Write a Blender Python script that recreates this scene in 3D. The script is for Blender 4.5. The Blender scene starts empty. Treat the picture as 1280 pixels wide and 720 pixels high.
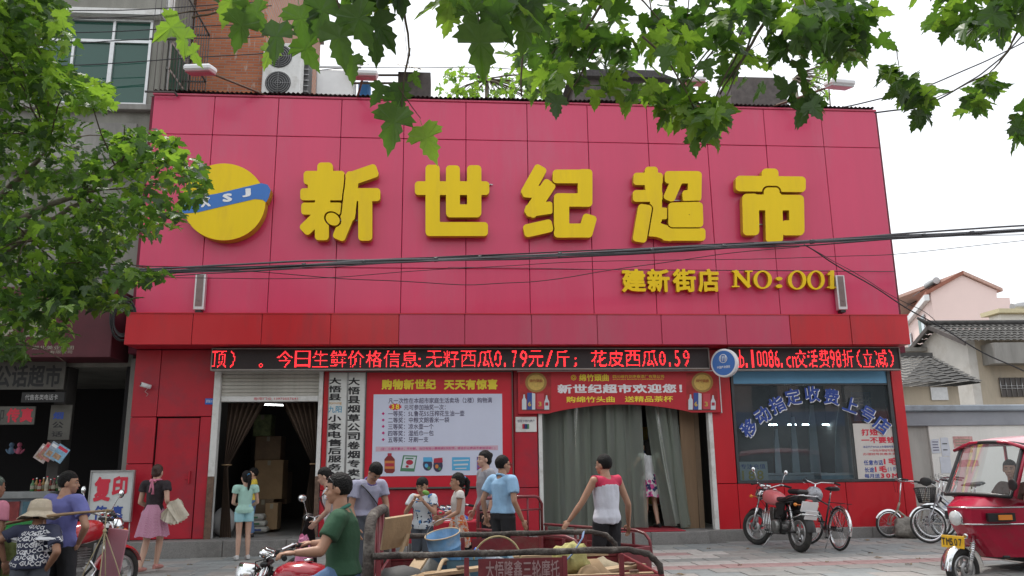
import bpy,bmesh,math,random
import numpy as np
from mathutils import Vector,Matrix,Euler,noise
from mathutils.bvhtree import BVHTree
random.seed(7)
RNG = random.Random(11)
scene = bpy.context.scene
COL = scene.collection
PI = math.pi

# ------------------------------------------------------------------ camera
F_PX = 992.0
PITCH,YAW,ROLL = 0.2183,-0.08,-0.0122
CAM = Vector((5.7992,-14.6843,1.4691))
_fw = Vector((-math.sin(YAW) * math.cos(PITCH),math.cos(YAW) * math.cos(PITCH),math.sin(PITCH)))
_r0 = Vector((math.cos(YAW),math.sin(YAW),0.0))
_u0 = _r0.cross(_fw)
_rt = _r0 * math.cos(ROLL) + _u0 * math.sin(ROLL)
_up = -_r0 * math.sin(ROLL) + _u0 * math.cos(ROLL)
cam_data = bpy.data.cameras.new('camera')
cam_data.sensor_fit = 'HORIZONTAL'
cam_data.sensor_width = 36.0
cam_data.lens = F_PX / 1280.0 * 36.0
cam_data.clip_start = 0.05
cam_data.clip_end = 3000.0
cam = bpy.data.objects.new('camera',cam_data)
COL.objects.link(cam)
cam.matrix_world = Matrix((( _rt.x,_up.x,-_fw.x,CAM.x),(_rt.y,_up.y,-_fw.y,CAM.y),(_rt.z,_up.z,-_fw.z,CAM.z),(0,0,0,1)))
scene.camera = cam

def at(px,py,Y=None,Z=None,X=None,D=None):
    """point of the place seen at photograph pixel (px, py) on the plane Y=, Z= or X=, or D metres along the axis"""
    d = _fw * F_PX + _rt * (px - 640.0) + _up * (360.0 - py)
    if Y is not None: t = (Y - CAM.y) / d.y
    elif Z is not None: t = (Z - CAM.z) / d.z
    elif X is not None: t = (X - CAM.x) / d.x
    else: t = D / F_PX
    return CAM + d * t

# ------------------------------------------------------------------ world, sun, exposure
SUN_EL,SUN_ROT = math.radians(64),math.radians(-25)
world = bpy.data.worlds.new('World')
scene.world = world
world.use_nodes = True
wn = world.node_tree.nodes; wl = world.node_tree.links
wn.clear()
w_out = wn.new('ShaderNodeOutputWorld')
w_bg = wn.new('ShaderNodeBackground')
w_sky = wn.new('ShaderNodeTexSky')
w_sky.sky_type = 'NISHITA'
w_sky.sun_disc = False
w_sky.sun_elevation = SUN_EL
w_sky.sun_rotation = SUN_ROT
w_sky.dust_density = 4.0
w_mix = wn.new('ShaderNodeMix'); w_mix.data_type = 'RGBA'
w_mix.inputs[0].default_value = 0.88
w_mix.inputs[7].default_value = (11.2,11.5,11.9,1)      # thin bright overcast cloud over the blue sky
wl.new(w_sky.outputs[0],w_mix.inputs[6])
wl.new(w_mix.outputs[2],w_bg.inputs[0])
w_bg.inputs[1].default_value = 0.105
wl.new(w_bg.outputs[0],w_out.inputs[0])
sun_d = bpy.data.lights.new('sun','SUN')
sun_d.energy = 2.2
sun_d.angle = math.radians(10)
sun_d.color = (1.0,0.96,0.90)
sun = bpy.data.objects.new('sun',sun_d)
COL.objects.link(sun)
# sun_rotation is measured clockwise from +Y seen from above
_sd = Vector((math.sin(SUN_ROT) * math.cos(SUN_EL),math.cos(SUN_ROT) * math.cos(SUN_EL),math.sin(SUN_EL)))
sun.rotation_euler = (-_sd).to_track_quat('-Z','Y').to_euler()
scene.view_settings.view_transform = 'Standard'
scene.view_settings.look = 'None'
scene.view_settings.exposure = 0.28
scene.view_settings.gamma = 1.0
scene.cycles.max_bounces = 8
scene.cycles.transparent_max_bounces = 24

# ------------------------------------------------------------------ materials
MATS = {}
def mat(name,col,rough=0.6,metal=0.0,var=0.0,scale=6.0,bump=0.0,bscale=40.0,coat=0.0,emit=None,estr=1.0,alpha=1.0,trans=0.0,spec=None,dirt=None,dscale=2.5,streak=False):
    if name in MATS: return MATS[name]
    m = bpy.data.materials.new(name); m.use_nodes = True
    nt = m.node_tree; N = nt.nodes; L = nt.links
    b = N['Principled BSDF']
    c = (col[0],col[1],col[2],1)
    b.inputs['Base Color'].default_value = c
    b.inputs['Roughness'].default_value = rough
    b.inputs['Metallic'].default_value = metal
    if spec is not None: b.inputs['Specular IOR Level'].default_value = spec
    if coat: b.inputs['Coat Weight'].default_value = coat; b.inputs['Coat Roughness'].default_value = 0.08
    if emit: b.inputs['Emission Color'].default_value = (*emit,1); b.inputs['Emission Strength'].default_value = estr
    if alpha < 1: b.inputs['Alpha'].default_value = alpha
    if trans: b.inputs['Transmission Weight'].default_value = trans
    tc = None
    if var or bump or dirt:
        tc = N.new('ShaderNodeTexCoord')
    last = None
    if var:
        n = N.new('ShaderNodeTexNoise'); n.inputs['Scale'].default_value = scale; n.inputs['Detail'].default_value = 6
        n.inputs['Roughness'].default_value = 0.65
        src = tc.outputs['Object']
        if streak:
            mp = N.new('ShaderNodeMapping'); mp.inputs['Scale'].default_value = (1,1,0.12)
            L.new(src,mp.inputs[0]); src = mp.outputs[0]
        L.new(src,n.inputs['Vector'])
        r = N.new('ShaderNodeValToRGB')
        r.color_ramp.elements[0].position = 0.3; r.color_ramp.elements[1].position = 0.72
        lo = [max(0,x * (1 - var)) for x in col]; hi = [min(1,x * (1 + var * 0.8) + 0.01 * var) for x in col]
        r.color_ramp.elements[0].color = (*lo,1); r.color_ramp.elements[1].color = (*hi,1)
        L.new(n.outputs['Fac'],r.inputs[0]); last = r.outputs[0]
        mr = N.new('ShaderNodeMapRange'); mr.inputs[3].default_value = max(0.02,rough - 0.10); mr.inputs[4].default_value = min(1,rough + 0.10)
        L.new(n.outputs['Fac'],mr.inputs[0]); L.new(mr.outputs[0],b.inputs['Roughness'])
    if dirt:
        n2 = N.new('ShaderNodeTexNoise'); n2.inputs['Scale'].default_value = dscale; n2.inputs['Detail'].default_value = 8; n2.inputs['Roughness'].default_value = 0.7
        mp2 = N.new('ShaderNodeMapping'); mp2.inputs['Location'].default_value = (3.1,1.7,5.3)
        if streak: mp2.inputs['Scale'].default_value = (1,1,0.2)
        L.new(tc.outputs['Object'],mp2.inputs[0]); L.new(mp2.outputs[0],n2.inputs['Vector'])
        r2 = N.new('ShaderNodeValToRGB'); r2.color_ramp.elements[0].position = 0.50; r2.color_ramp.elements[1].position = 0.72
        r2.color_ramp.elements[0].color = (0,0,0,1); r2.color_ramp.elements[1].color = (0.8,0.8,0.8,1)
        L.new(n2.outputs['Fac'],r2.inputs[0])
        mx = N.new('ShaderNodeMix'); mx.data_type = 'RGBA'
        L.new(r2.outputs[0],mx.inputs[0])
        if last: L.new(last,mx.inputs[6])
        else: mx.inputs[6].default_value = c
        mx.inputs[7].default_value = (*dirt,1)
        last = mx.outputs[2]
    if last: L.new(last,b.inputs['Base Color'])
    if bump:
        n3 = N.new('ShaderNodeTexNoise'); n3.inputs['Scale'].default_value = bscale; n3.inputs['Detail'].default_value = 5
        L.new(tc.outputs['Object'],n3.inputs['Vector'])
        bp = N.new('ShaderNodeBump'); bp.inputs['Strength'].default_value = bump; bp.inputs['Distance'].default_value = 0.02
        L.new(n3.outputs['Fac'],bp.inputs['Height']); L.new(bp.outputs[0],b.inputs['Normal'])
    MATS[name] = m
    return m

# ------------------------------------------------------------------ mesh builder
def frame(d):
    d = Vector(d).normalized()
    a = Vector((0,0,1)) if abs(d.z) < 0.95 else Vector((1,0,0))
    x = a.cross(d).normalized(); y = d.cross(x)
    return x,y,d

class MB:
    def __init__(s): s.v = []; s.f = []; s.mi = []; s.cur = 0; s.sm = []
    def add(s,vs,fs,smooth=False):
        n = len(s.v); s.v.extend([tuple(p) for p in vs])
        for f in fs: s.f.append(tuple(i + n for i in f)); s.mi.append(s.cur); s.sm.append(smooth)
        return s
    def box(s,lo,hi,R=None,c=None,bev=0.0):
        x0,y0,z0 = lo; x1,y1,z1 = hi
        if bev > 0:
            b = min(bev,(x1-x0)/2.2,(y1-y0)/2.2,(z1-z0)/2.2)
            pts = []
            for X,sx in ((x0,1),(x1,-1)):
                for Y_,sy in ((y0,1),(y1,-1)):
                    for Z,sz in ((z0,1),(z1,-1)):
                        pts += [(X,Y_ + sy*b,Z + sz*b),(X + sx*b,Y_,Z + sz*b),(X + sx*b,Y_ + sy*b,Z)]
            bm = bmesh.new()
            for p in pts: bm.verts.new(p)
            bmesh.ops.convex_hull(bm,input=bm.verts)
            bmesh.ops.dissolve_limit(bm,angle_limit=0.01,verts=bm.verts,edges=bm.edges)
            bm.verts.index_update()
            vs = [v.co.copy() for v in bm.verts]; fs = [[v.index for v in f.verts] for f in bm.faces]; bm.free()
        else:
            vs = [Vector(p) for p in ((x0,y0,z0),(x1,y0,z0),(x1,y1,z0),(x0,y1,z0),(x0,y0,z1),(x1,y0,z1),(x1,y1,z1),(x0,y1,z1))]
            fs = [(0,3,2,1),(4,5,6,7),(0,1,5,4),(1,2,6,5),(2,3,7,6),(3,0,4,7)]
        if R is not None:
            cc = Vector(c) if c is not None else Vector(((x0+x1)/2,(y0+y1)/2,(z0+z1)/2))
            vs = [R @ (v - cc) + cc for v in vs]
        return s.add(vs,fs)
    def bar(s,a,b,w,h,up=(0,0,1)):
        """rectangular bar from a to b, w across, h along up"""
        a = Vector(a); b = Vector(b); d = (b - a).normalized()
        x = d.cross(Vector(up)).normalized(); y = x.cross(d)
        vs = []
        for p in (a,b):
            for i,j in ((-1,-1),(1,-1),(1,1),(-1,1)): vs.append(p + x*(i*w/2) + y*(j*h/2))
        return s.add(vs,[(3,2,1,0),(4,5,6,7),(0,1,5,4),(1,2,6,5),(2,3,7,6),(3,0,4,7)])
    def tube(s,pts,r,n=8,cap=True,flat=1.0):
        pts = [Vector(p) for p in pts]; m = len(pts)
        rs = r if isinstance(r,(list,tuple)) else [r] * m
        vs = []; x = None
        for i,p in enumerate(pts):
            d = (pts[min(i+1,m-1)] - pts[max(i-1,0)]).normalized()
            if x is None: x,y,_ = frame(d)
            else:
                x = (x - d * x.dot(d)).normalized(); y = d.cross(x)
            for k in range(n):
                a = 2*PI*k/n
                vs.append(p + x*(math.cos(a)*rs[i]) + y*(math.sin(a)*rs[i]*flat))
        fs = []
        for i in range(m-1):
            for k in range(n):
                k2 = (k+1) % n
                fs.append((i*n+k,i*n+k2,(i+1)*n+k2,(i+1)*n+k))
        s.add(vs,fs,True)
        if cap:
            b0 = len(s.v) - n*m
            s.f.append(tuple(b0 + k for k in reversed(range(n)))); s.mi.append(s.cur); s.sm.append(False)
            s.f.append(tuple(b0 + (m-1)*n + k for k in range(n))); s.mi.append(s.cur); s.sm.append(False)
        return s
    def lathe(s,prof,c=(0,0,0),ax=(0,0,1),n=20,cap=True,sx=1.0):
        """prof: list of (radius, height along axis)"""
        x,y,d = frame(ax); c = Vector(c); vs = []
        for r,h in prof:
            for k in range(n):
                a = 2*PI*k/n
                vs.append(c + x*(math.cos(a)*r*sx) + y*(math.sin(a)*r) + d*h)
        fs = []
        for i in range(len(prof)-1):
            for k in range(n):
                k2 = (k+1) % n
                fs.append((i*n+k,i*n+k2,(i+1)*n+k2,(i+1)*n+k))
        s.add(vs,fs,True)
        if cap:
            b0 = len(s.v) - n*len(prof)
            if prof[0][0] > 1e-4: s.f.append(tuple(b0+k for k in reversed(range(n)))); s.mi.append(s.cur); s.sm.append(False)
            if prof[-1][0] > 1e-4: s.f.append(tuple(b0+(len(prof)-1)*n+k for k in range(n))); s.mi.append(s.cur); s.sm.append(False)
        return s
    def torus(s,c,ax,R,r,n=28,m=8,a0=0,a1=2*PI,sq=1.0):
        x,y,d = frame(ax); c = Vector(c); full = abs(a1 - a0 - 2*PI) < 1e-6
        nn = n if full else n + 1; vs = []
        for i in range(nn):
            a = a0 + (a1-a0)*i/n; e = x*math.cos(a) + y*math.sin(a)
            for k in range(m):
                t = 2*PI*k/m
                vs.append(c + e*(R + r*math.cos(t)) + d*(r*sq*math.sin(t)))
        fs = []
        for i in range(n):
            i2 = (i+1) % nn
            for k in range(m):
                k2 = (k+1) % m
                fs.append((i*m+k,i2*m+k,i2*m+k2,i*m+k2))
        return s.add(vs,fs,True)
    def ell(s,c,rad,R=None,n=14,m=9):
        c = Vector(c); vs = []
        for i in range(m+1):
            t = PI*i/m
            for k in range(n):
                a = 2*PI*k/n
                p = Vector((rad[0]*math.sin(t)*math.cos(a),rad[1]*math.sin(t)*math.sin(a),rad[2]*math.cos(t)))
                if R is not None: p = R @ p
                vs.append(c + p)
        fs = []
        for i in range(m):
            for k in range(n):
                k2 = (k+1) % n
                fs.append((i*n+k,(i+1)*n+k,(i+1)*n+k2,i*n+k2))
        return s.add(vs,fs,True)
    def loft(s,rings,cap=True,smooth=True):
        n = len(rings[0]); vs = [p for r in rings for p in r]; fs = []
        for i in range(len(rings)-1):
            for k in range(n):
                k2 = (k+1) % n
                fs.append((i*n+k,i*n+k2,(i+1)*n+k2,(i+1)*n+k))
        s.add(vs,fs,smooth)
        if cap:
            b0 = len(s.v) - n*len(rings)
            s.f.append(tuple(b0+k for k in reversed(range(n)))); s.mi.append(s.cur); s.sm.append(False)
            s.f.append(tuple(b0+(len(rings)-1)*n+k for k in range(n))); s.mi.append(s.cur); s.sm.append(False)
        return s
    def quad(s,a,b,c,d): return s.add([a,b,c,d],[(0,1,2,3)])
    def prism(s,poly,d):
        """polygon (list of 3D points, planar) extruded by vector d"""
        n = len(poly); d = Vector(d); poly = [Vector(p) for p in poly]
        vs = poly + [p + d for p in poly]
        fs = [tuple(reversed(range(n))),tuple(range(n,2*n))] + [(k,(k+1)%n,n+(k+1)%n,n+k) for k in range(n)]
        return s.add(vs,fs)
    def grid(s,fn,nu,nv,smooth=True):
        vs = [fn(i/nu,j/nv) for j in range(nv+1) for i in range(nu+1)]
        fs = [(j*(nu+1)+i,j*(nu+1)+i+1,(j+1)*(nu+1)+i+1,(j+1)*(nu+1)+i) for j in range(nv) for i in range(nu)]
        return s.add(vs,fs,smooth)
    def mesh(s,name,mats,off=None,fix=True):
        me = bpy.data.meshes.new(name)
        vs = s.v if off is None else [(p[0]-off[0],p[1]-off[1],p[2]-off[2]) for p in s.v]
        me.from_pydata([tuple(p) for p in vs],[],s.f)
        ms = mats if isinstance(mats,(list,tuple)) else [mats]
        for m in ms: me.materials.append(m)
        me.polygons.foreach_set('material_index',s.mi)
        me.polygons.foreach_set('use_smooth',s.sm)
        if fix:
            bm = bmesh.new(); bm.from_mesh(me); bmesh.ops.recalc_face_normals(bm,faces=bm.faces); bm.to_mesh(me); bm.free()
        me.update()
        return me
    def build(s,name,mats,parent=None,label=None,w=False,fix=True,kind=None):
        off = parent.location if (w and parent is not None) else None
        if w and parent is not None and parent.parent is not None:
            off = parent.location + parent.parent.location
        me = s.mesh(name,mats,off,fix)
        o = bpy.data.objects.new(name,me); COL.objects.link(o)
        if parent is not None: o.parent = parent
        if label: o['label'] = label
        if kind: o['kind'] = kind
        return o

def thing(name,label,cat,loc=(0,0,0),rz=0.0,group=None):
    o = bpy.data.objects.new(name,None); COL.objects.link(o)
    o.empty_display_size = 0.1
    o.location = loc; o.rotation_euler = (0,0,rz)
    o['label'] = label; o['category'] = cat
    if group: o['group'] = group
    return o
def tag(o,label,cat,group=None):
    o['label'] = label; o['category'] = cat
    if group: o['group'] = group
    return o
def link(name,me,parent=None,loc=(0,0,0),rot=(0,0,0)):
    o = bpy.data.objects.new(name,me); COL.objects.link(o)
    o.parent = parent; o.location = loc; o.rotation_euler = rot
    return o
def kids(o,table): return table.get(o,[])
def dup(root,loc,rz,label,group=None,sc=None):
    table = {}
    for o in list(COL.objects):
        if o.parent: table.setdefault(o.parent,[]).append(o)
    def cp(o,par):
        c = o.copy(); COL.objects.link(c); c.parent = par
        for ch in table.get(o,[]): cp(ch,c)
        return c
    r = cp(root,None); r.location = loc; r.rotation_euler = (0,0,rz); r['label'] = label
    if group: r['group'] = group
    if sc: r.scale = (sc,sc,sc)
    return r

# ------------------------------------------------------------------ lettering
_tcache = {}
def glyph_mesh(txt,off=0.0,res=3):
    """triangles of a line of lettering at size 1 : (verts Nx2, tris) with x from 0"""
    key = (txt,off,res)
    if key in _tcache: return _tcache[key]
    cu = bpy.data.curves.new('lettering','FONT'); cu.body = txt; cu.size = 1.0; cu.offset = off; cu.resolution_u = res
    cu.fill_mode = 'FRONT'
    o = bpy.data.objects.new('lettering',cu); COL.objects.link(o)
    bpy.context.view_layer.update()
    dg = bpy.context.evaluated_depsgraph_get()
    me = bpy.data.meshes.new_from_object(o.evaluated_get(dg))
    v = np.zeros(len(me.vertices)*3); me.vertices.foreach_get('co',v); v = v.reshape(-1,3)[:,:2]
    fs = [tuple(p.vertices) for p in me.polygons]
    bpy.data.objects.remove(o); bpy.data.curves.remove(cu); bpy.data.meshes.remove(me)
    _tcache[key] = (v,fs)
    return v,fs
def text_box(txt,off=0.0,res=3):
    v,f = glyph_mesh(txt,off,res)
    return v.min(0),v.max(0)
def put_text(mb,txt,O,U,V,off=0.0,depth=0.004,res=2,fit=True,fwd=None):
    """lettering fitted into the parallelogram O, O+U, O+V ; raised by depth towards fwd"""
    v,fs = glyph_mesh(txt,off,res)
    if len(v) == 0: return mb
    lo,hi = v.min(0),v.max(0); O = Vector(O); U = Vector(U); V = Vector(V)
    if fwd is None: fwd = U.cross(V).normalized()
    fwd = Vector(fwd)
    q = (v - lo) / (hi - lo)
    top = [O + U*float(a) + V*float(b) + fwd*depth for a,b in q]
    mb.add(top,fs)
    return mb

# signed-distance lettering: strokes with rounded ends, outlined and extruded
def sd_box(X,Y_,a,b,hw,rr=0.55):
    a = np.array(a,float); b = np.array(b,float); d = b - a; L = np.hypot(*d)
    if L < 1e-6: d = np.array([1.0,0.0]); L2 = 0
    else: d = d / L; L2 = L
    c = (a + b) / 2; r = hw * rr
    u = (X - c[0])*d[0] + (Y_ - c[1])*d[1]; w = -(X - c[0])*d[1] + (Y_ - c[1])*d[0]
    qx = np.abs(u) - (L2/2 + hw - r); qy = np.abs(w) - (hw - r)
    return np.hypot(np.maximum(qx,0),np.maximum(qy,0)) + np.minimum(np.maximum(qx,qy),0) - r
def contours(S,x0,y0,h):
    """marching squares : closed loops of the zero level of S (negative inside)"""
    ny,nx = S.shape; seg = {}
    ins = S < 0
    def ip(i,j,i2,j2):
        a,b = S[j,i],S[j2,i2]; t = a / (a - b)
        return (x0 + (i + (i2-i)*t)*h,y0 + (j + (j2-j)*t)*h)
    code = ins[:-1,:-1]*1 + ins[:-1,1:]*2 + ins[1:,1:]*4 + ins[1:,:-1]*8
    js,is_ = np.nonzero((code > 0) & (code < 15))
    nxt = {}; pos = {}
    T = {1: [(3,0)],2: [(0,1)],3: [(3,1)],4: [(1,2)],5: [(3,2),(1,0)],6: [(0,2)],7: [(3,2)],8: [(2,3)],9: [(2,0)],10: [(0,3),(2,1)],11: [(2,1)],12: [(1,3)],13: [(1,0)],14: [(0,3)]}
    for j,i in zip(js.tolist(),is_.tolist()):
        for e0,e1 in T[int(code[j,i])]:
            ks = []
            for e in (e0,e1):
                if e == 0: k = ('h',i,j); q = (i,j,i+1,j)
                elif e == 1: k = ('v',i+1,j); q = (i+1,j,i+1,j+1)
                elif e == 2: k = ('h',i,j+1); q = (i,j+1,i+1,j+1)
                else: k = ('v',i,j); q = (i,j,i,j+1)
                if k not in pos: pos[k] = ip(*q)
                ks.append(k)
            nxt[ks[0]] = ks[1]
    loops = []
    while nxt:
        k0,k = nxt.popitem(); loop = [pos[k0]]
        while k != k0 and k in nxt:
            loop.append(pos[k]); k = nxt.pop(k)
        if len(loop) > 8: loops.append(loop)
    return loops
def simplify(loop,tol):
    P_ = np.array(loop); keep = [0]; i = 0; n = len(P_)
    while i < n - 1:
        j = min(i + 2,n - 1)
        while j < n - 1 and j - i < 30:
            a,b = P_[i],P_[j+1]; d = b - a; L = np.hypot(*d) + 1e-9
            w = np.abs((P_[i+1:j+1,0]-a[0])*d[1] - (P_[i+1:j+1,1]-a[1])*d[0]) / L
            if w.max() > tol: break
            j += 1
        keep.append(j); i = j
    if keep[-1] == n-1 and len(keep) > 4: pass
    return [tuple(P_[k]) for k in keep]
def fill_loops(loops,depth):
    """2D loops -> mesh triangles extruded by depth along +z (curve filler keeps the holes)"""
    cu = bpy.data.curves.new('outline','CURVE'); cu.dimensions = '2D'; cu.fill_mode = 'BOTH'; cu.extrude = depth/2
    for lp in loops:
        sp = cu.splines.new('POLY'); sp.points.add(len(lp)-1)
        for k,(x,y) in enumerate(lp): sp.points[k].co = (x,y,0,1)
        sp.use_cyclic_u = True
    o = bpy.data.objects.new('outline',cu); COL.objects.link(o); bpy.context.view_layer.update()
    me = bpy.data.meshes.new_from_object(o.evaluated_get(bpy.context.evaluated_depsgraph_get()))
    vs = [v.co.copy() for v in me.vertices]; fs = [tuple(p.vertices) for p in me.polygons]
    bpy.data.objects.remove(o); bpy.data.curves.remove(cu); bpy.data.meshes.remove(me)
    return vs,fs
def px_letter(loops,Yf,depth,name,mats,parent):
    """outline given in photograph pixels -> raised letter whose face lies on the plane Y = Yf"""
    L2 = []
    for lp in loops:
        q = [at(x,y,Y=Yf) for x,y in lp]; L2.append([(p.x,p.z) for p in q])
    vs,fs = fill_loops(L2,depth)
    mb = MB()
    W = [Vector((v.x,Yf + depth/2 - v.z,v.y)) for v in vs]
    mb.add(W,fs)
    for i,f in enumerate(fs):
        a,b,c = W[f[0]],W[f[1]],W[f[2]]
        n = (b-a).cross(c-a)
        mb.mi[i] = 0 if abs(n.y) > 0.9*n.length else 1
    return mb.build(name,mats,parent,w=True)
# ------------------------------------------------------------------ bold lettering (distance field round every glyph)
_bold = {}
def bold_glyph(ch,grow,n=84):
    key = (ch,grow)
    if key in _bold: return _bold[key]
    v,fs = glyph_mesh(ch,0.0,2)
    if len(v) == 0: _bold[key] = ([],[],0.4); return _bold[key]
    lo,hi = v.min(0) - 0.16,v.max(0) + 0.16
    h = (hi - lo).max() / n
    nx,ny = int((hi[0]-lo[0])/h)+2,int((hi[1]-lo[1])/h)+2
    X,Y_ = np.meshgrid(lo[0] + np.arange(nx)*h,lo[1] + np.arange(ny)*h)
    ec = {}
    for f in fs:
        for a,b in zip(f,f[1:] + f[:1]): ec[(a,b)] = 1
    eds = [(a,b) for (a,b) in ec if (b,a) not in ec]
    D = np.full(X.shape,9.0); par = np.zeros(X.shape,int)
    for a,b in eds:
        p,q = v[a],v[b]; d = q - p; L = d @ d + 1e-12
        t = np.clip(((X-p[0])*d[0] + (Y_-p[1])*d[1]) / L,0,1)
        D = np.minimum(D,np.hypot(X-p[0]-t*d[0],Y_-p[1]-t*d[1]))
        if (p[1] > q[1]) != (p[1] < q[1]) or p[1] != q[1]:
            c = ((p[1] > Y_) != (q[1] > Y_))
            xx = p[0] + (Y_-p[1]) * d[0] / (d[1] if abs(d[1]) > 1e-12 else 1e-12)
            par += (c & (X < xx))
    S = np.where(par % 2 == 1,-D,D) - grow
    loops = [simplify(l,h*0.18) for l in contours(S,lo[0],lo[1],h)]
    _bold[key] = loops
    return loops
def bold_line(txt,grow=0.03,adv=1.0,lat=0.62):
    """loops of a whole line"""
    out = []; x = 0.0
    for ch in txt:
        w = lat if ord(ch) < 256 else adv
        if ch == '\u3000' or ch == ' ': x += w*0.6; continue
        L = bold_glyph(ch,grow)
        for lp in L: out.append([(a + x,b) for a,b in lp])
        x += w + 2*max(0.0,grow-0.02)
    return out
def put_loops(mb,loops,O,U,V,depth=0.0,fwd=(0,-1,0),lift=0.004):
    """loops fitted into the parallelogram, raised by lift, with thickness depth"""
    A = np.concatenate([np.array(l) for l in loops]); lo,hi = A.min(0),A.max(0)
    L2 = [[((x-lo[0])/(hi[0]-lo[0]),(y-lo[1])/(hi[1]-lo[1])) for x,y in l] for l in loops]
    vs,fs = fill_loops(L2,1.0 if depth else 0.0)
    O = Vector(O); U = Vector(U); V = Vector(V); fwd = Vector(fwd)
    mb.add([O + U*v.x + V*v.y + fwd*(lift + (v.z+0.5)*depth) for v in vs],fs)
    return mb
def bold_text(mb,txt,O,U,V,grow=0.03,depth=0.0,lift=0.004,fwd=(0,-1,0),lat=0.62,adv=1.0):
    return put_loops(mb,bold_line(txt,grow,adv,lat),O,U,V,depth,fwd,lift)
def UV(x0,y0,x1,y1,Y):
    """photograph box (left, top, right, bottom) on plane Y -> origin (bottom left), U, V"""
    a = at(x0,y1,Y=Y); b = at(x1,y1,Y=Y); c = at(x0,y0,Y=Y)
    # keep verticals vertical and rows level : signs hang straight
    return Vector((a.x,Y,(a.z+b.z)/2)),Vector((b.x-a.x,0,0)),Vector((0,0,c.z-a.z))

# ------------------------------------------------------------------ palette
M_PINK = mat('pink_panel',(0.63,0.042,0.125),0.38,var=0.07,scale=1.3,coat=0.2,dirt=(0.56,0.085,0.16),dscale=1.1,streak=True)
M_PINK2 = mat('faded_pink_panel',(0.56,0.050,0.115),0.42,var=0.07,scale=1.7,coat=0.2,dirt=(0.48,0.09,0.14),dscale=1.5,streak=True)
M_RED = mat('red_panel',(0.56,0.012,0.022),0.35,var=0.10,scale=1.2,coat=0.25,dirt=(0.36,0.03,0.04),dscale=1.4,streak=True)
M_RED2 = mat('dull_red_panel',(0.47,0.012,0.030),0.45,var=0.15,scale=1.5,coat=0.1,dirt=(0.26,0.03,0.05),dscale=1.6)
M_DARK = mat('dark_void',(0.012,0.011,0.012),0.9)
M_BLACK = mat('black_plastic',(0.015,0.015,0.016),0.45,var=0.3,scale=20)
M_RUBBER = mat('black_rubber',(0.02,0.02,0.021),0.75,var=0.35,scale=30,bump=0.2,bscale=120)
M_CHROME = mat('chrome',(0.75,0.76,0.77),0.16,metal=1.0,var=0.12,scale=25)
M_STEEL = mat('grey_steel',(0.42,0.42,0.42),0.42,metal=0.8,var=0.2,scale=15)
M_ALU = mat('aluminium_frame',(0.62,0.63,0.63),0.4,metal=0.6,var=0.12,scale=10)
M_WHITE = mat('white_paint',(0.72,0.72,0.70),0.5,var=0.08,scale=5,dirt=(0.45,0.43,0.39),dscale=4)
M_WHITE2 = mat('clean_white',(0.78,0.79,0.80),0.5,var=0.04,scale=3)
M_GRANITE = mat('granite',(0.24,0.23,0.22),0.7,var=0.35,scale=90,bump=0.15,bscale=150,dirt=(0.13,0.125,0.12),dscale=2)
M_CONC = mat('concrete',(0.30,0.29,0.27),0.85,var=0.25,scale=3,bump=0.25,bscale=50,dirt=(0.16,0.155,0.145),dscale=1.2,streak=True)
M_FLOOR = mat('tiled_floor',(0.30,0.29,0.28),0.35,var=0.2,scale=3)
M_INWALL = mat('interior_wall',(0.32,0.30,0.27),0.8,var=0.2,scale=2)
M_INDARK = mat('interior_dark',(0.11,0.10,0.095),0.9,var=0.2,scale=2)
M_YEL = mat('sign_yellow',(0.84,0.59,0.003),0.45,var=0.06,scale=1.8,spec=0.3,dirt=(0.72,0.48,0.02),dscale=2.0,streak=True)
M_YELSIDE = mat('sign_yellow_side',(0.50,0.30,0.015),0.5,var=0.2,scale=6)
M_YELTXT = mat('yellow_print',(0.85,0.70,0.05),0.6)
M_BLUE = mat('logo_blue',(0.03,0.16,0.50),0.4,var=0.08,scale=3)
M_INK = mat('black_ink',(0.02,0.02,0.022),0.6)
M_REDINK = mat('red_ink',(0.62,0.03,0.06),0.6)
M_BLUEINK = mat('blue_ink',(0.03,0.07,0.32),0.6)
M_LED = mat('led_dot',(0.4,0.01,0.01),0.5,emit=(1.0,0.03,0.04),estr=2.6)
M_LEDBOARD = mat('led_board',(0.028,0.018,0.02),0.5,var=0.2,scale=40)
M_RUST = mat('rusty_steel',(0.16,0.10,0.07),0.8,var=0.4,scale=12,bump=0.3)
M_LAMPS = mat('bright_tube',(0.9,0.9,0.9),0.5,emit=(0.90,1.0,1.0),estr=30.0)
M_LAMP = mat('lit_tube',(0.9,0.9,0.9),0.5,emit=(0.95,1.0,0.98),estr=5.0)
M_CARTON = mat('cardboard',(0.33,0.22,0.12),0.85,var=0.18,scale=4)
M_CARTON2 = mat('dark_cardboard',(0.22,0.155,0.10),0.85,var=0.2,scale=4)
M_WOOD = mat('plywood',(0.42,0.30,0.18),0.75,var=0.22,scale=7,streak=True,bump=0.2)
M_PLASTER = mat('plaster',(0.76,0.74,0.70),0.85,var=0.07,scale=2.5,bump=0.15,dirt=(0.60,0.57,0.52),dscale=1.5,streak=True)

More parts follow.
